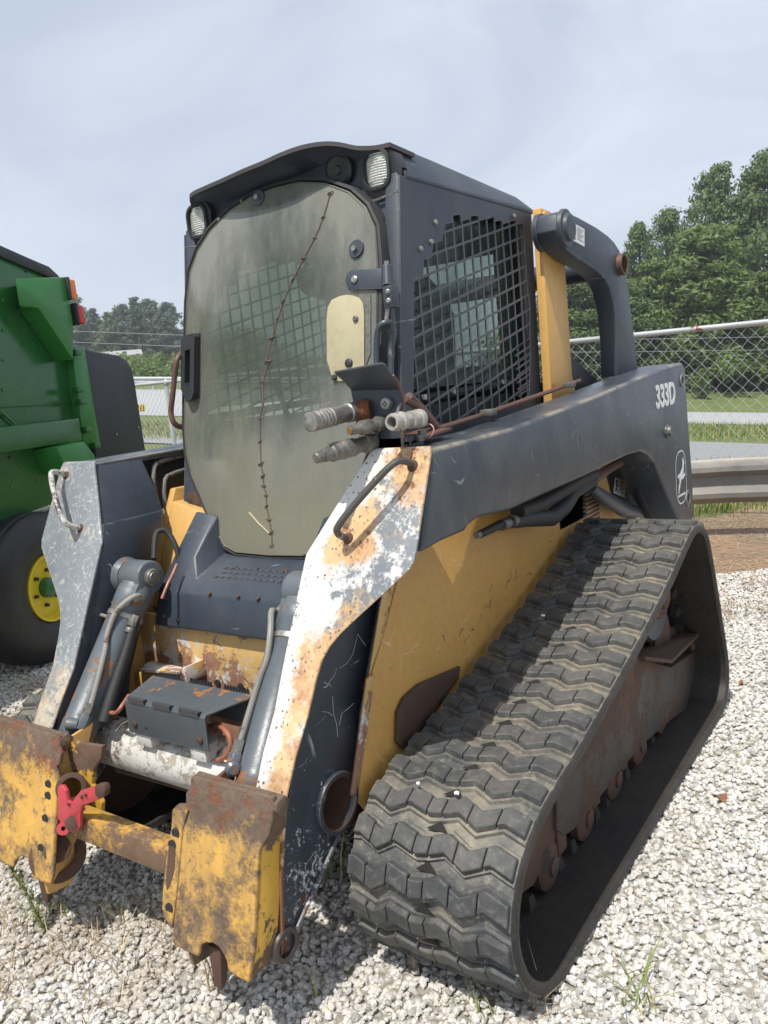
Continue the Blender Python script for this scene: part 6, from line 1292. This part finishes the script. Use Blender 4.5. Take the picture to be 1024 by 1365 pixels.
# open threaded elbow, electrical socket, wire clips
a, b_ = (0.6652, 0.02, 1.3743), (0.6691, 0.13, 1.3731)
aa, bb = Vector(a), Vector(b_); dd = (bb - aa).normalized(); LL = (bb - aa).length
g = mesh('threaded_socket', join(revolve(aa, bb, [(0.03, 0.0001), (0.03, 0.0125), (0, 0.0135), (0, 0.0185), (0.006, 0.0205), (0.012, 0.0205), (0.013, 0.018), (0.026, 0.018), (0.028, 0.0225), (0.040, 0.0225), (0.042, 0.015), (LL * 0.65, 0.015)], 24), revolve(aa + dd * LL * 0.65, bb, [(0, 0.015), (0.0, 0.021), (0.015, 0.021), (0.017, 0.018), (0.03, 0.018), (0.032, 0.023), (0.045, 0.023)], 20)), plain('pale_grey_fitting', (0.36, 0.34, 0.31), rough=0.5, metallic=0.2, var=0.25, sc=60), BK, angle=40)
p = (0.6095, 0.096, 1.4154)
s1_ = mesh('electrical_socket', revolve(p, (p[0], p[1] - 1, p[2] + 0.1), [(0, 0.014), (0.014, 0.014), (0.016, 0.012), (0.016, 0.0001)], 20), M['steel'], BK)
for k in range(4): mesh('socket_pin_hole', cyl((p[0] + 0.005 * math.cos(k * 1.57), p[1] - 0.0155, p[2] + 0.005 * math.sin(k * 1.57)), (p[0] + 0.005 * math.cos(k * 1.57), p[1] - 0.0175, p[2] + 0.005 * math.sin(k * 1.57)), 0.002, 8), M['dark'], s1_)
mesh('cap_cord', tube([(0.648, 0.09, 1.4132), (0.6577, 0.06, 1.3973), (0.6716, 0.04, 1.3842), (0.6696, 0.05, 1.3504), (0.6566, 0.07, 1.3136)], 0.0035, 6, smooth=3), M['dirty_steel'], BK)
for pts_ in ([(0.6268, 0.14, 1.422), (0.6188, 0.22, 1.3927), (0.6136, 0.3, 1.334)], [(0.6276, 0.16, 1.4279), (0.6066, 0.26, 1.3846), (0.5982, 0.34, 1.3269)]): mesh('rusty_hose_line', tube(pts_, 0.010, 8, smooth=3), M['pipe_rust'], BK)
mesh('pink_wire_clip', tube([(0.6695, 0.15, 1.3532), (0.6849, 0.15, 1.3578), (0.6967, 0.15, 1.3482), (0.6931, 0.15, 1.3339), (0.6814, 0.15, 1.3235)], 0.0018, 6, smooth=3), plain('pink_wire', (0.5, 0.3, 0.28)), BK)
mesh('small_red_shelf', prism([(0.56, 0.10, 1.315), (0.66, 0.10, 1.315), (0.66, 0.30, 1.33), (0.56, 0.30, 1.33)], (0, 0, 0.006)), M['pipe_rust'], BK)
for q in [(0.6696, 0.14, 1.336), (0.6684, 0.13, 1.3262)]: mesh('clamp_nut', hexnut((q[0], q[1], q[2] - 0.006), (q[0], q[1], q[2] + 0.008), 0.011), M['dirty_steel'], BK)
mesh('bracket_foot', box(0.50, 0.66, 0.10, 0.16, 1.305, 1.335), M['grey'], BK, bevel=0.004)

# ---------------- tracks
OUT = [(0.35, 0.0), (0.15, 0.0), (0.05, 0.005), (-0.04, 0.04), (-0.12, 0.12), (-0.165, 0.22), (-0.168, 0.31), (-0.125, 0.405), (-0.045, 0.468), (0.056, 0.505), (0.311, 0.555), (0.752, 0.66), (1.08, 0.757), (1.33, 0.845), (1.43, 0.868), (1.53, 0.862), (1.62, 0.81), (1.68, 0.71), (1.76, 0.54), (1.86, 0.31), (1.9, 0.2), (1.895, 0.1), (1.84, 0.03), (1.75, 0.0), (1.4, 0.0), (1.0, 0.0), (0.7, 0.0)]
def closed_spline(P, k):
    n = len(P); P = [Vector(p) for p in P]; out = []
    for i in range(n):
        p0, p1, p2, p3 = P[i - 1], P[i], P[(i + 1) % n], P[(i + 2) % n]
        for j in range(k):
            t = j / k; out.append(0.5 * ((2 * p1) + (p2 - p0) * t + (2 * p0 - 5 * p1 + 4 * p2 - p3) * t * t + (3 * p1 - p0 - 3 * p2 + p3) * t ** 3))
    return out
PATH = closed_spline(OUT, 12)
cum = [0.0]
for i in range(len(PATH)): cum.append(cum[-1] + (PATH[(i + 1) % len(PATH)] - PATH[i]).length)
TOT = cum[-1]
def at(s_):
    s_ %= TOT; lo_, hi_ = 0, len(PATH)
    while hi_ - lo_ > 1:
        md = (lo_ + hi_) // 2
        if cum[md] <= s_: lo_ = md
        else: hi_ = md
    a, b_ = PATH[lo_], PATH[(lo_ + 1) % len(PATH)]; t = (s_ - cum[lo_]) / max(1e-9, cum[lo_ + 1] - cum[lo_]); p = a.lerp(b_, t)
    a2, b2_ = PATH[(lo_ - 2) % len(PATH)], PATH[(lo_ + 3) % len(PATH)]; d = (b2_ - a2).normalized()
    return p, d, Vector((-d.y, d.x))      # outward normal is set below
NROW = 51; PITCH = TOT / NROW; TO, TI = 0.967, 0.534; TW = TO - TI
LUG = 0.023; RIDGE = 0.008
def frame(s_):
    p, d, n_ = at(s_); c = Vector((0.9, 0.35))
    if n_.dot(p - c) < 0: n_ = -n_
    return p, d, n_
ZN = 24
# zigzag of the lug bars across the belt: u in 0..1 -> shift along the travel (m)
zz = [(0.0, 0.0), (0.05, 0.004), (0.18, -0.017), (0.28, 0.012), (0.43, -0.007), (0.50, 0.0), (0.59, 0.014), (0.72, -0.014), (0.86, 0.015), (1.0, -0.004)]
def zig(u):
    for (a, va), (b_, vb) in zip(zz, zz[1:]):
        if u <= b_ + 1e-9: return va + (vb - va) * (u - a) / (b_ - a)
    return zz[-1][1]
def on(s_, x, h):
    """point at arc position s_, lateral x, height h above the lug-top path (negative = below)"""
    p, d, n_ = frame(s_); q = p + n_ * h; return (x, q.x, q.y)
M['pit_shade'] = plain('pit_shade_rubber', (0.016, 0.015, 0.013), rough=0.9, var=0.4, sc=25)
def track(s):
    tk = bpy.data.objects.new('rubber_track', None); col.objects.link(tk); tk.parent = LO; tk.empty_display_size = 0.1
    xi, xo = s * TI, s * (TO if s > 0 else TO + 0.04)
    NB = 260; ro, rows = [], []
    for i in range(NB):
        s_ = TOT * i / NB
        rows.append([on(s_, xi, -LUG), on(s_, xo, -LUG), on(s_, xo, -LUG - 0.022), on(s_, xi, -LUG - 0.022)])
    n = 4; V = [p for r in rows for p in r]; Fo, Fi = [], []
    for i in range(NB):
        i2 = (i + 1) % NB
        for j in range(4): Fo.append((i * 4 + j, i * 4 + (j + 1) % 4, i2 * 4 + (j + 1) % 4, i2 * 4 + j))
    b = mesh('belt', (V, Fo), M['tread_base'], tk, angle=40)
    b.data.materials.append(M['belt_in'])
    for p in b.data.polygons:
        vs = [v % 4 for v in p.vertices]
        if set(vs) == {2, 3}: p.material_index = 1
    # low continuous zigzag ridges under the lug blocks
    rid = []
    for r in range(NROW):
        s0 = (r + 0.5) * PITCH; top, bt = [], []
        us = [k / 16 for k in range(17)]
        us = sorted(set(us + [a for a, _ in zz])); pr = []
        for u in us:
            x = xi + (xo - xi) * (0.004 + 0.992 * u); z_ = zig(u)
            f0, f1 = s0 + z_ - 0.0385, s0 + z_ + 0.0385
            pr.append([on(f0, x, -LUG - 0.001), on(f0 + 0.004, x, -LUG + RIDGE), on(f1 - 0.004, x, -LUG + RIDGE), on(f1, x, -LUG - 0.001)])
        rid.append(loft(pr, True))
    mesh('zigzag_ridges', join(*rid), M['tread_base'], tk, kind='stuff', angle=30)
    # lug blocks
    cuts = [0.008, 0.13, 0.265, 0.405, 0.50, 0.655, 0.82, 0.992]
    if s > 0: vis = lambda r: True
    def block(r, k):
        u0, u1 = cuts[k] + 0.0035, cuts[k + 1] - 0.0035; s0 = (r + 0.5) * PITCH; pr = []
        jz = random.uniform(-0.0015, 0.0015)
        um = (u0 + u1) / 2
        hw = 0.0255 if k in (3,) else 0.0280
        for u in sorted([u0, u1] + [a for a, _ in zz if u0 + 0.01 < a < u1 - 0.01]):
            x = xi + (xo - xi) * u; z_ = zig(u) + jz
            ed = 0.004 if u != um else 0.0
            f0, f1 = s0 + z_ - hw, s0 + z_ + hw
            pr.append([on(f0, x, -LUG + RIDGE - 0.001), on(f0 + 0.006, x, 0.0), on(f1 - 0.006, x, 0.0), on(f1, x, -LUG + RIDGE - 0.001)])
        return loft(pr, True)
    rest = []
    cnt = 0
    for r in range(NROW):
        p, d, n_ = frame((r + 0.5) * PITCH)
        y, z = p
        seen = (z > 0.10 and (y < 1.62 or z > 0.8) and cnt < 290) if s > 0 else (z > 0.1 and y < 0.75 and cnt < 110)
        for k in range(7):
            if seen: mesh('tread_block', block(r, k), M['tread'], tk, bevel=0.0022, seg=1, angle=30); cnt += 1
            else: rest.append(block(r, k))
    mesh('tread_blocks_out_of_sight', join(*rest), M['tread'], tk, kind='stuff', angle=30).name = 'lower_tread_blocks'
    # flat dark triangles painting shade of worn pits between rows, near the middle
    tri = []
    for r in range(NROW):
        s0 = (r + 1.0) * PITCH
        for u in ((0.50,) if s > 0 else (0.5,)):
            x = xi + (xo - xi) * u
            tri.append(([on(s0 - 0.012, x - 0.030, -LUG + RIDGE + 0.001), on(s0 - 0.012, x + 0.030, -LUG + RIDGE + 0.001), on(s0 + 0.014, x + 0.002, -LUG + RIDGE + 0.002)], [(0, 1, 2)]))
    mesh('pit_shade_marks', join(*tri), M['pit_shade'], tk, kind='stuff', recalc=False)
    # outer edge bead
    bd = [[(xo + s * 0.004 * math.cos(a), q[1] + 0.0, q[2]) for a in (0,)] for q in ()]
    rows = []
    for i in range(NB):
        s_ = TOT * i / NB; rows.append([on(s_, xo - s * 0.002, -LUG + 0.004), on(s_, xo + s * 0.007, -LUG - 0.003), on(s_, xo + s * 0.007, -LUG - 0.017), on(s_, xo - s * 0.002, -LUG - 0.024)])
    V = [p for r in rows for p in r]; F = [(i * 4 + j, i * 4 + (j + 1) % 4, ((i + 1) % NB) * 4 + (j + 1) % 4, ((i + 1) % NB) * 4 + j) for i in range(NB) for j in range(4)]
    mesh('belt_edge', (V, F), M['belt_in'], tk, angle=60)
    # inner drive lugs
    dl = []
    for r in range(NROW):
        s0 = r * PITCH
        for xx in (-0.05, 0.05):
            x = (xi + xo) / 2 + xx; a0, a1 = s0 - 0.022, s0 + 0.022
            dl.append(loft([[on(a0, x - 0.018, -LUG - 0.02), on(a0 + 0.01, x - 0.012, -LUG - 0.06), on(a1 - 0.01, x - 0.012, -LUG - 0.06), on(a1, x - 0.018, -LUG - 0.02)], [on(a0, x + 0.018, -LUG - 0.02), on(a0 + 0.01, x + 0.012, -LUG - 0.06), on(a1 - 0.01, x + 0.012, -LUG - 0.06), on(a1, x + 0.018, -LUG - 0.02)]]))
    mesh('drive_lugs', join(*dl), M['belt_in'], tk, kind='stuff')
    return tk
TR = track(1); TR['label'] = 'near rubber track'
TL = track(-1); TL['label'] = 'far rubber track'
def undercarriage(s):
    uc = bpy.data.objects.new('track_frame', None); col.objects.link(uc); uc.parent = LO; uc.empty_display_size = 0.1
    XO, XI = s * 0.842, s * 0.66
    fr_ = [(0.30, 0.16), (0.42, 0.16), (0.41, 0.30), (0.60, 0.21), (1.16, 0.165), (1.70, 0.085), (1.86, 0.205), (1.47, 0.305), (1.45, 0.37), (1.16, 0.47), (0.9, 0.50), (0.45, 0.42), (0.30, 0.36)]
    fr_ = [(0.3908, 0.287), (0.3788, 0.2111), (0.4227, 0.1721), (0.4504, 0.1612), (0.4942, 0.1517), (0.7798, 0.1418), (0.7813, 0.1513), (1.1402, 0.1274), (1.4163, 0.0876), (1.7004, 0.035), (1.8808, 0.1561), (1.8697, 0.2272), (1.5132, 0.2801), (1.2684, 0.3903), (1.1192, 0.4601)] + [(0.9, 0.50), (0.55, 0.46), (0.38, 0.42)]
    mesh('side_frame', prism([(XO, y, z) for y, z in fr_], (XI - XO, 0, 0)), M['frame_rust'], uc, bevel=0.010)
    tfp = [(0.7725, 1.3301, 0.385), (0.9194, 1.244, 0.385), (0.9553, 1.5416, 0.385), (0.8187, 1.5434, 0.385)]
    mesh('top_flange', prism([(s * 0.70, 1.12, 0.44), (s * 0.862, 1.14, 0.455), (s * 0.872, 1.42, 0.345), (s * 0.874, 1.84, 0.325), (s * 0.74, 1.84, 0.335), (s * 0.70, 1.5, 0.36)], (0, 0, -0.014)), M['rust'], uc, bevel=0.003)
    mesh('front_fork', prism([(s * 0.83, -0.01, 0.30), (s * 0.83, 0.12, 0.155), (s * 0.83, 0.24, 0.125), (s * 0.83, 0.36, 0.15), (s * 0.83, 0.42, 0.20), (s * 0.83, 0.43, 0.36), (s * 0.83, 0.2, 0.38)], (-s * 0.03, 0, 0)), M['rust'], uc, bevel=0.008)
    mesh('idler_wheel', revolve((s * 0.80, 0.11, 0.245), (s * 0.1, 0.11, 0.245), [(0, 0.05), (0.0, 0.165), (0.01, 0.185), (0.045, 0.185), (0.05, 0.15), (0.09, 0.15), (0.095, 0.185), (0.13, 0.185), (0.14, 0.05)], 40), M['rust'], uc, angle=30)
    mesh('idler_wheel', revolve((s * 0.80, 1.69, 0.225), (s * 0.1, 1.69, 0.225), [(0, 0.05), (0.0, 0.135), (0.01, 0.155), (0.045, 0.155), (0.05, 0.12), (0.09, 0.12), (0.095, 0.155), (0.13, 0.155), (0.14, 0.05)], 40), M['rust'], uc, angle=30)
    sp = mesh('drive_sprocket', revolve((s * 0.83, 1.40, 0.60), (s * 0.1, 1.40, 0.60), [(0, 0.07), (0.0, 0.165), (0.012, 0.175), (0.03, 0.175), (0.032, 0.1), (0.2, 0.1), (0.202, 0.0001)], 40), M['grey'], uc, angle=30)
    mesh('sprocket_hub', revolve((s * 0.83, 1.40, 0.60), (s * 2, 1.40, 0.60), [(0, 0.09), (0.02, 0.085), (0.022, 0.05), (0.04, 0.045)], 24), M['frame_rust'], sp)
    for y in (0.35, 0.62, 0.885, 1.145, 1.42):
        rl = mesh('track_roller', revolve((s * 0.835, y, 0.118), (s * 0.1, y, 0.118), [(0, 0.0001), (0.0, 0.03), (0.002, 0.052), (0.010, 0.068), (0.035, 0.068), (0.04, 0.05), (0.07, 0.045), (0.09, 0.045), (0.10, 0.068), (0.135, 0.068), (0.14, 0.03)], 32), M['rust'], uc, angle=30)
        mesh('roller_cap', revolve((s * 0.835, y, 0.118), (s * 2, y, 0.118), [(0, 0.025), (0.008, 0.024), (0.012, 0.014)], 16), M['frame_rust'], rl)
        mesh('roller_bracket', box(min(s * 0.81, s * 0.838), max(s * 0.81, s * 0.838), y - 0.02 + 0.06, y + 0.10, 0.12, 0.24), M['rust'], uc, bevel=0.006)
    mesh('carrier_roller', revolve((s * 0.82, 1.52, 0.40), (s * 0.1, 1.52, 0.40), [(0, 0.0001), (0, 0.07), (0.008, 0.098), (0.03, 0.098), (0.034, 0.06), (0.12, 0.06), (0.124, 0.098), (0.15, 0.098)], 32), M['rust'], uc, angle=30)
    mesh('frame_beam', box(min(s * 0.49, s * 0.68), max(s * 0.49, s * 0.68), 0.45, 0.62, 0.22, 0.40), M['rust'], uc, bevel=0.01); mesh('frame_beam', box(min(s * 0.49, s * 0.68), max(s * 0.49, s * 0.68), 1.35, 1.52, 0.22, 0.70), M['rust'], uc, bevel=0.01)
    mesh('frame_bolt', bolt((s * 0.842, 1.80, 0.275), (s, 0, 0), 0.018, 0.016), M['rust'], uc)
    return uc
undercarriage(1); undercarriage(-1)
# dark scraper plate by the chassis cut out
mesh('track_scraper', prism([(0.52, 0.1189, 0.5217), (0.52, 0.1356, 0.5994), (0.52, 0.1731, 0.627), (0.52, 0.2509, 0.6364), (0.52, 0.4798, 0.6083), (0.52, 0.4606, 0.575), (0.52, 0.2906, 0.5143), (0.52, 0.1496, 0.4867)], (-0.012, 0, 0)), M['rust'], LO, bevel=0.004)
# little white stones caught on the tread
for k, (p, lb) in enumerate((((0.7745, -0.014, 0.5), 'tiny white stone on the tread near the nose, nearest of three'), ((0.6653, -0.0133, 0.5002), 'tiny white stone on the tread close to the chassis side'), ((0.6606, 0.7743, 0.6904), 'tiny white stone halfway up the tread in the arm shadow'))):
    me = stone_mesh(20 + k); me.transform(Matrix.Scale(0.008, 4)); me.materials.append(M['white'])
    o = link('gravel_stone', me, None); o.location = (p[0], p[1], p[2] + 0.002); tag(o, lb, 'stone', 'stones caught on the tread')
for k, (px, py) in enumerate(((502,1082),(557,1045),(609,1058),(724,821),(723,821),(784,737),(819,719),(884,726))):
    pass

# ---------------- rear tower, pivots and the curved rear link
def tower(s):
    tw = mesh('tower_post', prism([(s * 0.470, p[1], p[2]) for p in [(0.47, 1.3257, 2.0363), (0.47, 1.4115, 2.0331), (0.47, 1.5129, 2.0118), (0.47, 1.536, 1.9754), (0.47, 1.5255, 1.863), (0.47, 1.5324, 1.4338), (0.47, 1.5646, 1.3435)]] + [(s * 0.47, 1.60, 0.85), (s * 0.47, 1.31, 0.85)], (s * 0.035, 0, 0)), M['yellow'], LO, bevel=0.006)
    mesh('tower_back', prism([(s * 0.46, 1.55, 0.85), (s * 0.46, 1.50, 1.9), (s * 0.40, 1.50, 1.9), (s * 0.40, 1.55, 0.85)], (0, 0.06, 0)), M['yellow'], tw, bevel=0.006)
    q = (0.5, 1.3729, 1.9675)
    mesh('tower_pivot', revolve((s * 0.50, q[1], q[2]), (s * 2, q[1], q[2]), [(0, 0.062), (0.012, 0.060), (0.014, 0.045), (0.05, 0.043), (0.06, 0.046)], 28), M['yellow'], tw)
    return tw
tower(1); tower(-1)
LX = 0.59
def link_arm(s):
    out = [(0.59, 1.2598, 1.988), (0.59, 1.2877, 2.0009), (0.59, 1.3607, 2.0059), (0.59, 1.4597, 2.0011), (0.59, 1.6514, 1.9837), (0.59, 1.7777, 1.9644), (0.59, 1.8492, 1.9465), (0.59, 1.914, 1.9172), (0.59, 1.9556, 1.8783), (0.59, 1.986, 1.8121), (0.59, 2.0131, 1.7183), (0.59, 2.0335, 1.6312), (0.59, 2.0573, 1.5426), (0.59, 2.0791, 1.398)]
    inn = [(0.59, 1.8183, 1.4093), (0.59, 1.8261, 1.5449), (0.59, 1.8171, 1.654), (0.59, 1.7956, 1.7116), (0.59, 1.7633, 1.7596), (0.59, 1.7153, 1.7938), (0.59, 1.6367, 1.8156), (0.59, 1.5392, 1.8344), (0.59, 1.436, 1.85), (0.59, 1.3396, 1.872), (0.59, 1.272, 1.9019), (0.59, 1.2439, 1.9342)]
    o = mesh('rear_link', prism([(s * p[0], p[1], p[2]) for p in out + inn], (-s * 0.075, 0, 0)), M['grey'], LO, bevel=0.005)
    q = (0.6, 1.3291, 1.9471); ax = Vector((s, 0, 0))
    mesh('link_pivot', revolve((s * 0.495, q[1] - 0.01, q[2]), (s * 2, q[1] - 0.01, q[2]), [(0, 0.066), (0.018, 0.066), (0.02, 0.058), (0.09, 0.058), (0.095, 0.066), (0.108, 0.064), (0.110, 0.048), (0.122, 0.046), (0.126, 0.030), (0.120, 0.0001)], 36), M['grey'], o)
    h_ = (0.59, 1.9003, 1.8597)
    mesh('cross_tube_end', ring((s * 0.588, h_[1], h_[2]), (s * 0.612, h_[1], h_[2]), 0.044, 0.036, 28), M['pipe_rust'], o); mesh('tube_bore', cyl((s * 0.55, h_[1], h_[2]), (s * 0.5925, h_[1], h_[2]), 0.036, 24), M['dark'], o)
    return o
RL = link_arm(1); link_arm(-1)
h_ = (0.59, 1.9003, 1.8597)
mesh('rear_cross_tube', cyl((-0.56, h_[1], h_[2]), (0.56, h_[1], h_[2]), 0.050, 28), M['grey'], LO)
# safety labels
def label(name, c4, par, pic='left'):
    """white sticker with a dark figure and lines of small print on a plane given by 4 corners (tl, tr, br, bl)"""
    tl, tr_, br, bl = [Vector(p) for p in c4]; n_ = (tr_ - tl).cross(bl - tl).normalized() * -1
    if n_.x < 0: n_ = -n_
    f = lambda u, v: tl.lerp(tr_, u).lerp(bl.lerp(br, u), v)
    st = mesh(name, ([f(0, 0) + n_ * .001, f(1, 0) + n_ * .001, f(1, 1) + n_ * .001, f(0, 1) + n_ * .001], [(0, 1, 2, 3)]), M['white'], par, recalc=False)
    blob = [(0.10, 0.15), (0.20, 0.08), (0.26, 0.2), (0.22, 0.35), (0.34, 0.42), (0.36, 0.52), (0.24, 0.5), (0.27, 0.68), (0.36, 0.88), (0.28, 0.9), (0.2, 0.72), (0.13, 0.9), (0.07, 0.86), (0.15, 0.62), (0.13, 0.42), (0.07, 0.3)]
    parts_ = [([f(u, v) + n_ * .0018 for u, v in blob], [tuple(range(len(blob)))])]
    for k in range(7):
        v0 = 0.14 + k * 0.105; parts_.append(([f(0.46, v0) + n_ * .0018, f(0.92 - 0.1 * (k % 3), v0) + n_ * .0018, f(0.92 - 0.1 * (k % 3), v0 + 0.035) + n_ * .0018, f(0.46, v0 + 0.035) + n_ * .0018], [(0, 1, 2, 3)]))
    mesh('print', join(*parts_), M['print'], st, recalc=False)
    return st, f, n_
label('warning_sticker', [(0.5925, 1.3771, 1.9767), (0.5925, 1.5111, 1.9627), (0.5925, 1.501, 1.8983), (0.5925, 1.3671, 1.9133)], RL)
# ---------------- things seen under the near arm: hoses, grille, dark panels
mesh('rear_side_panel', prism([(0.50, p[1], p[2]) for p in [(0.5, 1.6291, 1.0009), (0.5, 1.7971, 1.066), (0.5, 2.3094, 1.0794), (0.5, 2.6826, 0.6449), (0.5, 2.0436, 0.766)]], (-0.02, 0, 0)), M['black'], LO, bevel=0.004)
st, f_, n_ = label('warning_sticker', [(0.502, 1.9611, 0.9645), (0.502, 2.114, 0.9229), (0.502, 2.0817, 0.8497), (0.502, 1.9313, 0.8986)], LO)
mesh('orange_band', ([f_(0.5, 0.04) + n_ * .0022, f_(0.97, 0.04) + n_ * .0022, f_(0.97, 0.3) + n_ * .0022, f_(0.5, 0.3) + n_ * .0022], [(0, 1, 2, 3)]), M['print_orange'], st, recalc=False)
mesh('bundled_hose', tube([(0.6, 0.5144, 1.0084), (0.6, 0.6355, 1.0112), (0.6, 0.8196, 0.9945), (0.6, 1.0256, 0.9603), (0.6, 1.1417, 0.9789), (0.59, 1.2641, 1.0129), (0.58, 1.4846, 1.0216)], [0.012, 0.014, 0.026, 0.030, 0.030, 0.028, 0.024], 12), M['rubber'], LO)
mesh('bundled_hose', tube([(0.6, 0.7693, 1.0282), (0.6, 0.9415, 1.0221), (0.6, 1.2074, 1.0412), (0.58, 1.4891, 1.0504)], 0.026, 12, smooth=3), M['rubber'], LO)
mesh('hose_clamp', join(cyl((0.6, 0.6501, 1.0083), (0.6, 0.6911, 1.0073), 0.019), cyl((0.6, 0.7119, 1.0056), (0.6, 0.7385, 1.0052), 0.021)), M['dirty_steel'], LO)
mesh('pipe_under_arm', tube([(0.6, 0.4914, 1.0087), (0.6, 0.5613, 1.0077), (0.6, 0.66, 1.0063)], 0.010, 8), M['pipe_grey'], LO)
mesh('brown_pipe', tube([(0.58, 1.2888, 1.009), (0.58, 1.4846, 1.0216), (0.58, 1.7034, 1.0448), (0.58, 1.8946, 1.0512)], 0.020, 10, smooth=3), M['pipe_rust'], LO)
mesh('dark_link_rod', tube([(0.56, 1.5168, 0.9871), (0.56, 1.652, 0.9223), (0.56, 1.8735, 0.8388), (0.56, 2.1482, 0.7682)], [0.022, 0.03, 0.034, 0.02], 12), M['grey'], LO)
mesh('lower_rear_link', prism([(0.62, 1.8716, 1.0595), (0.62, 2.0484, 1.0504), (0.62, 2.0751, 0.9325), (0.62, 2.1719, 0.8135), (0.62, 2.2814, 0.7371), (0.62, 2.2056, 0.7193), (0.62, 2.0943, 0.7581), (0.62, 1.9589, 0.8837), (0.62, 1.872, 0.9952)], (-0.03, 0, 0)), M['black'], LO, bevel=0.005)
mesh('engine_side', prism([(0.498, p[1], p[2]) for p in [(0.498, 1.2926, 0.9083), (0.498, 1.3146, 0.9562), (0.498, 1.5702, 0.9638), (0.498, 1.6015, 1.0051), (0.498, 2.106, 0.7894), (0.498, 2.0749, 0.7249), (0.498, 1.4236, 0.7934)]], (-0.01, 0, 0)), M['yellow'], LO, bevel=0.003)
gl = []
for k in range(9):
    a = (0.5, 1.5703, 0.9453); gl.append(box(0.499, 0.506, a[1] - 0.01, a[1] + 0.17, a[2] - 0.018 * k + 0.02, a[2] - 0.018 * k + 0.030))
gr_ = mesh('grille_backing', box(0.4985, 0.5005, gl[0][0][0][1] - 0.01, gl[0][0][0][1] + 0.19, gl[-1][0][0][2] - 0.02, gl[0][0][0][2] + 0.02), M['dark'], LO)
for b_ in gl: mesh('grille_slat', b_, M['black'], gr_)
# engine hood behind the cab, black triangular shroud seen beside the tower
mesh('engine_hood', loft([[(-0.44, 1.55, 1.15), (0.44, 1.55, 1.15), (0.44, 1.55, 1.42), (-0.44, 1.55, 1.42)], [(-0.42, 2.25, 1.15), (0.42, 2.25, 1.15), (0.42, 2.25, 1.30), (-0.42, 2.25, 1.30)]]), M['grey'], LO, bevel=0.02)
mesh('black_shroud', prism([(0.5, 1.4939, 1.5132), (0.5, 1.5459, 1.5033), (0.5, 1.7631, 1.4213), (0.5, 1.8466, 1.3862), (0.5, 1.5055, 1.3452)], (-0.03, 0, 0)), M['black'], LO, bevel=0.004)
mesh('rear_body', box(-0.47, 0.47, 1.9, 2.35, 0.45, 1.16), M['grey'], LO, bevel=0.02)

# ================================================================ HAZE
hzv = [(*XY(u, d), z) for u in (-225, 225) for d in (-12, 325) for z in (-24, 40)]
hz = mesh('haze', (hzv, box(0, 1, 0, 1, 0, 1)[1]), None, kind='stuff', angle=180)
m = bpy.data.materials.new('pale_haze'); m.use_nodes = True; t = m.node_tree; t.nodes.clear()
pv = N(t, 'ShaderNodeVolumePrincipled'); out = N(t, 'ShaderNodeOutputMaterial'); pv.inputs['Color'].default_value = (0.86, 0.92, 1.0, 1); pv.inputs['Density'].default_value = 0.0009; pv.inputs['Anisotropy'].default_value = 0.3
t.links.new(pv.outputs[0], out.inputs['Volume']); hz.data.materials.append(m)
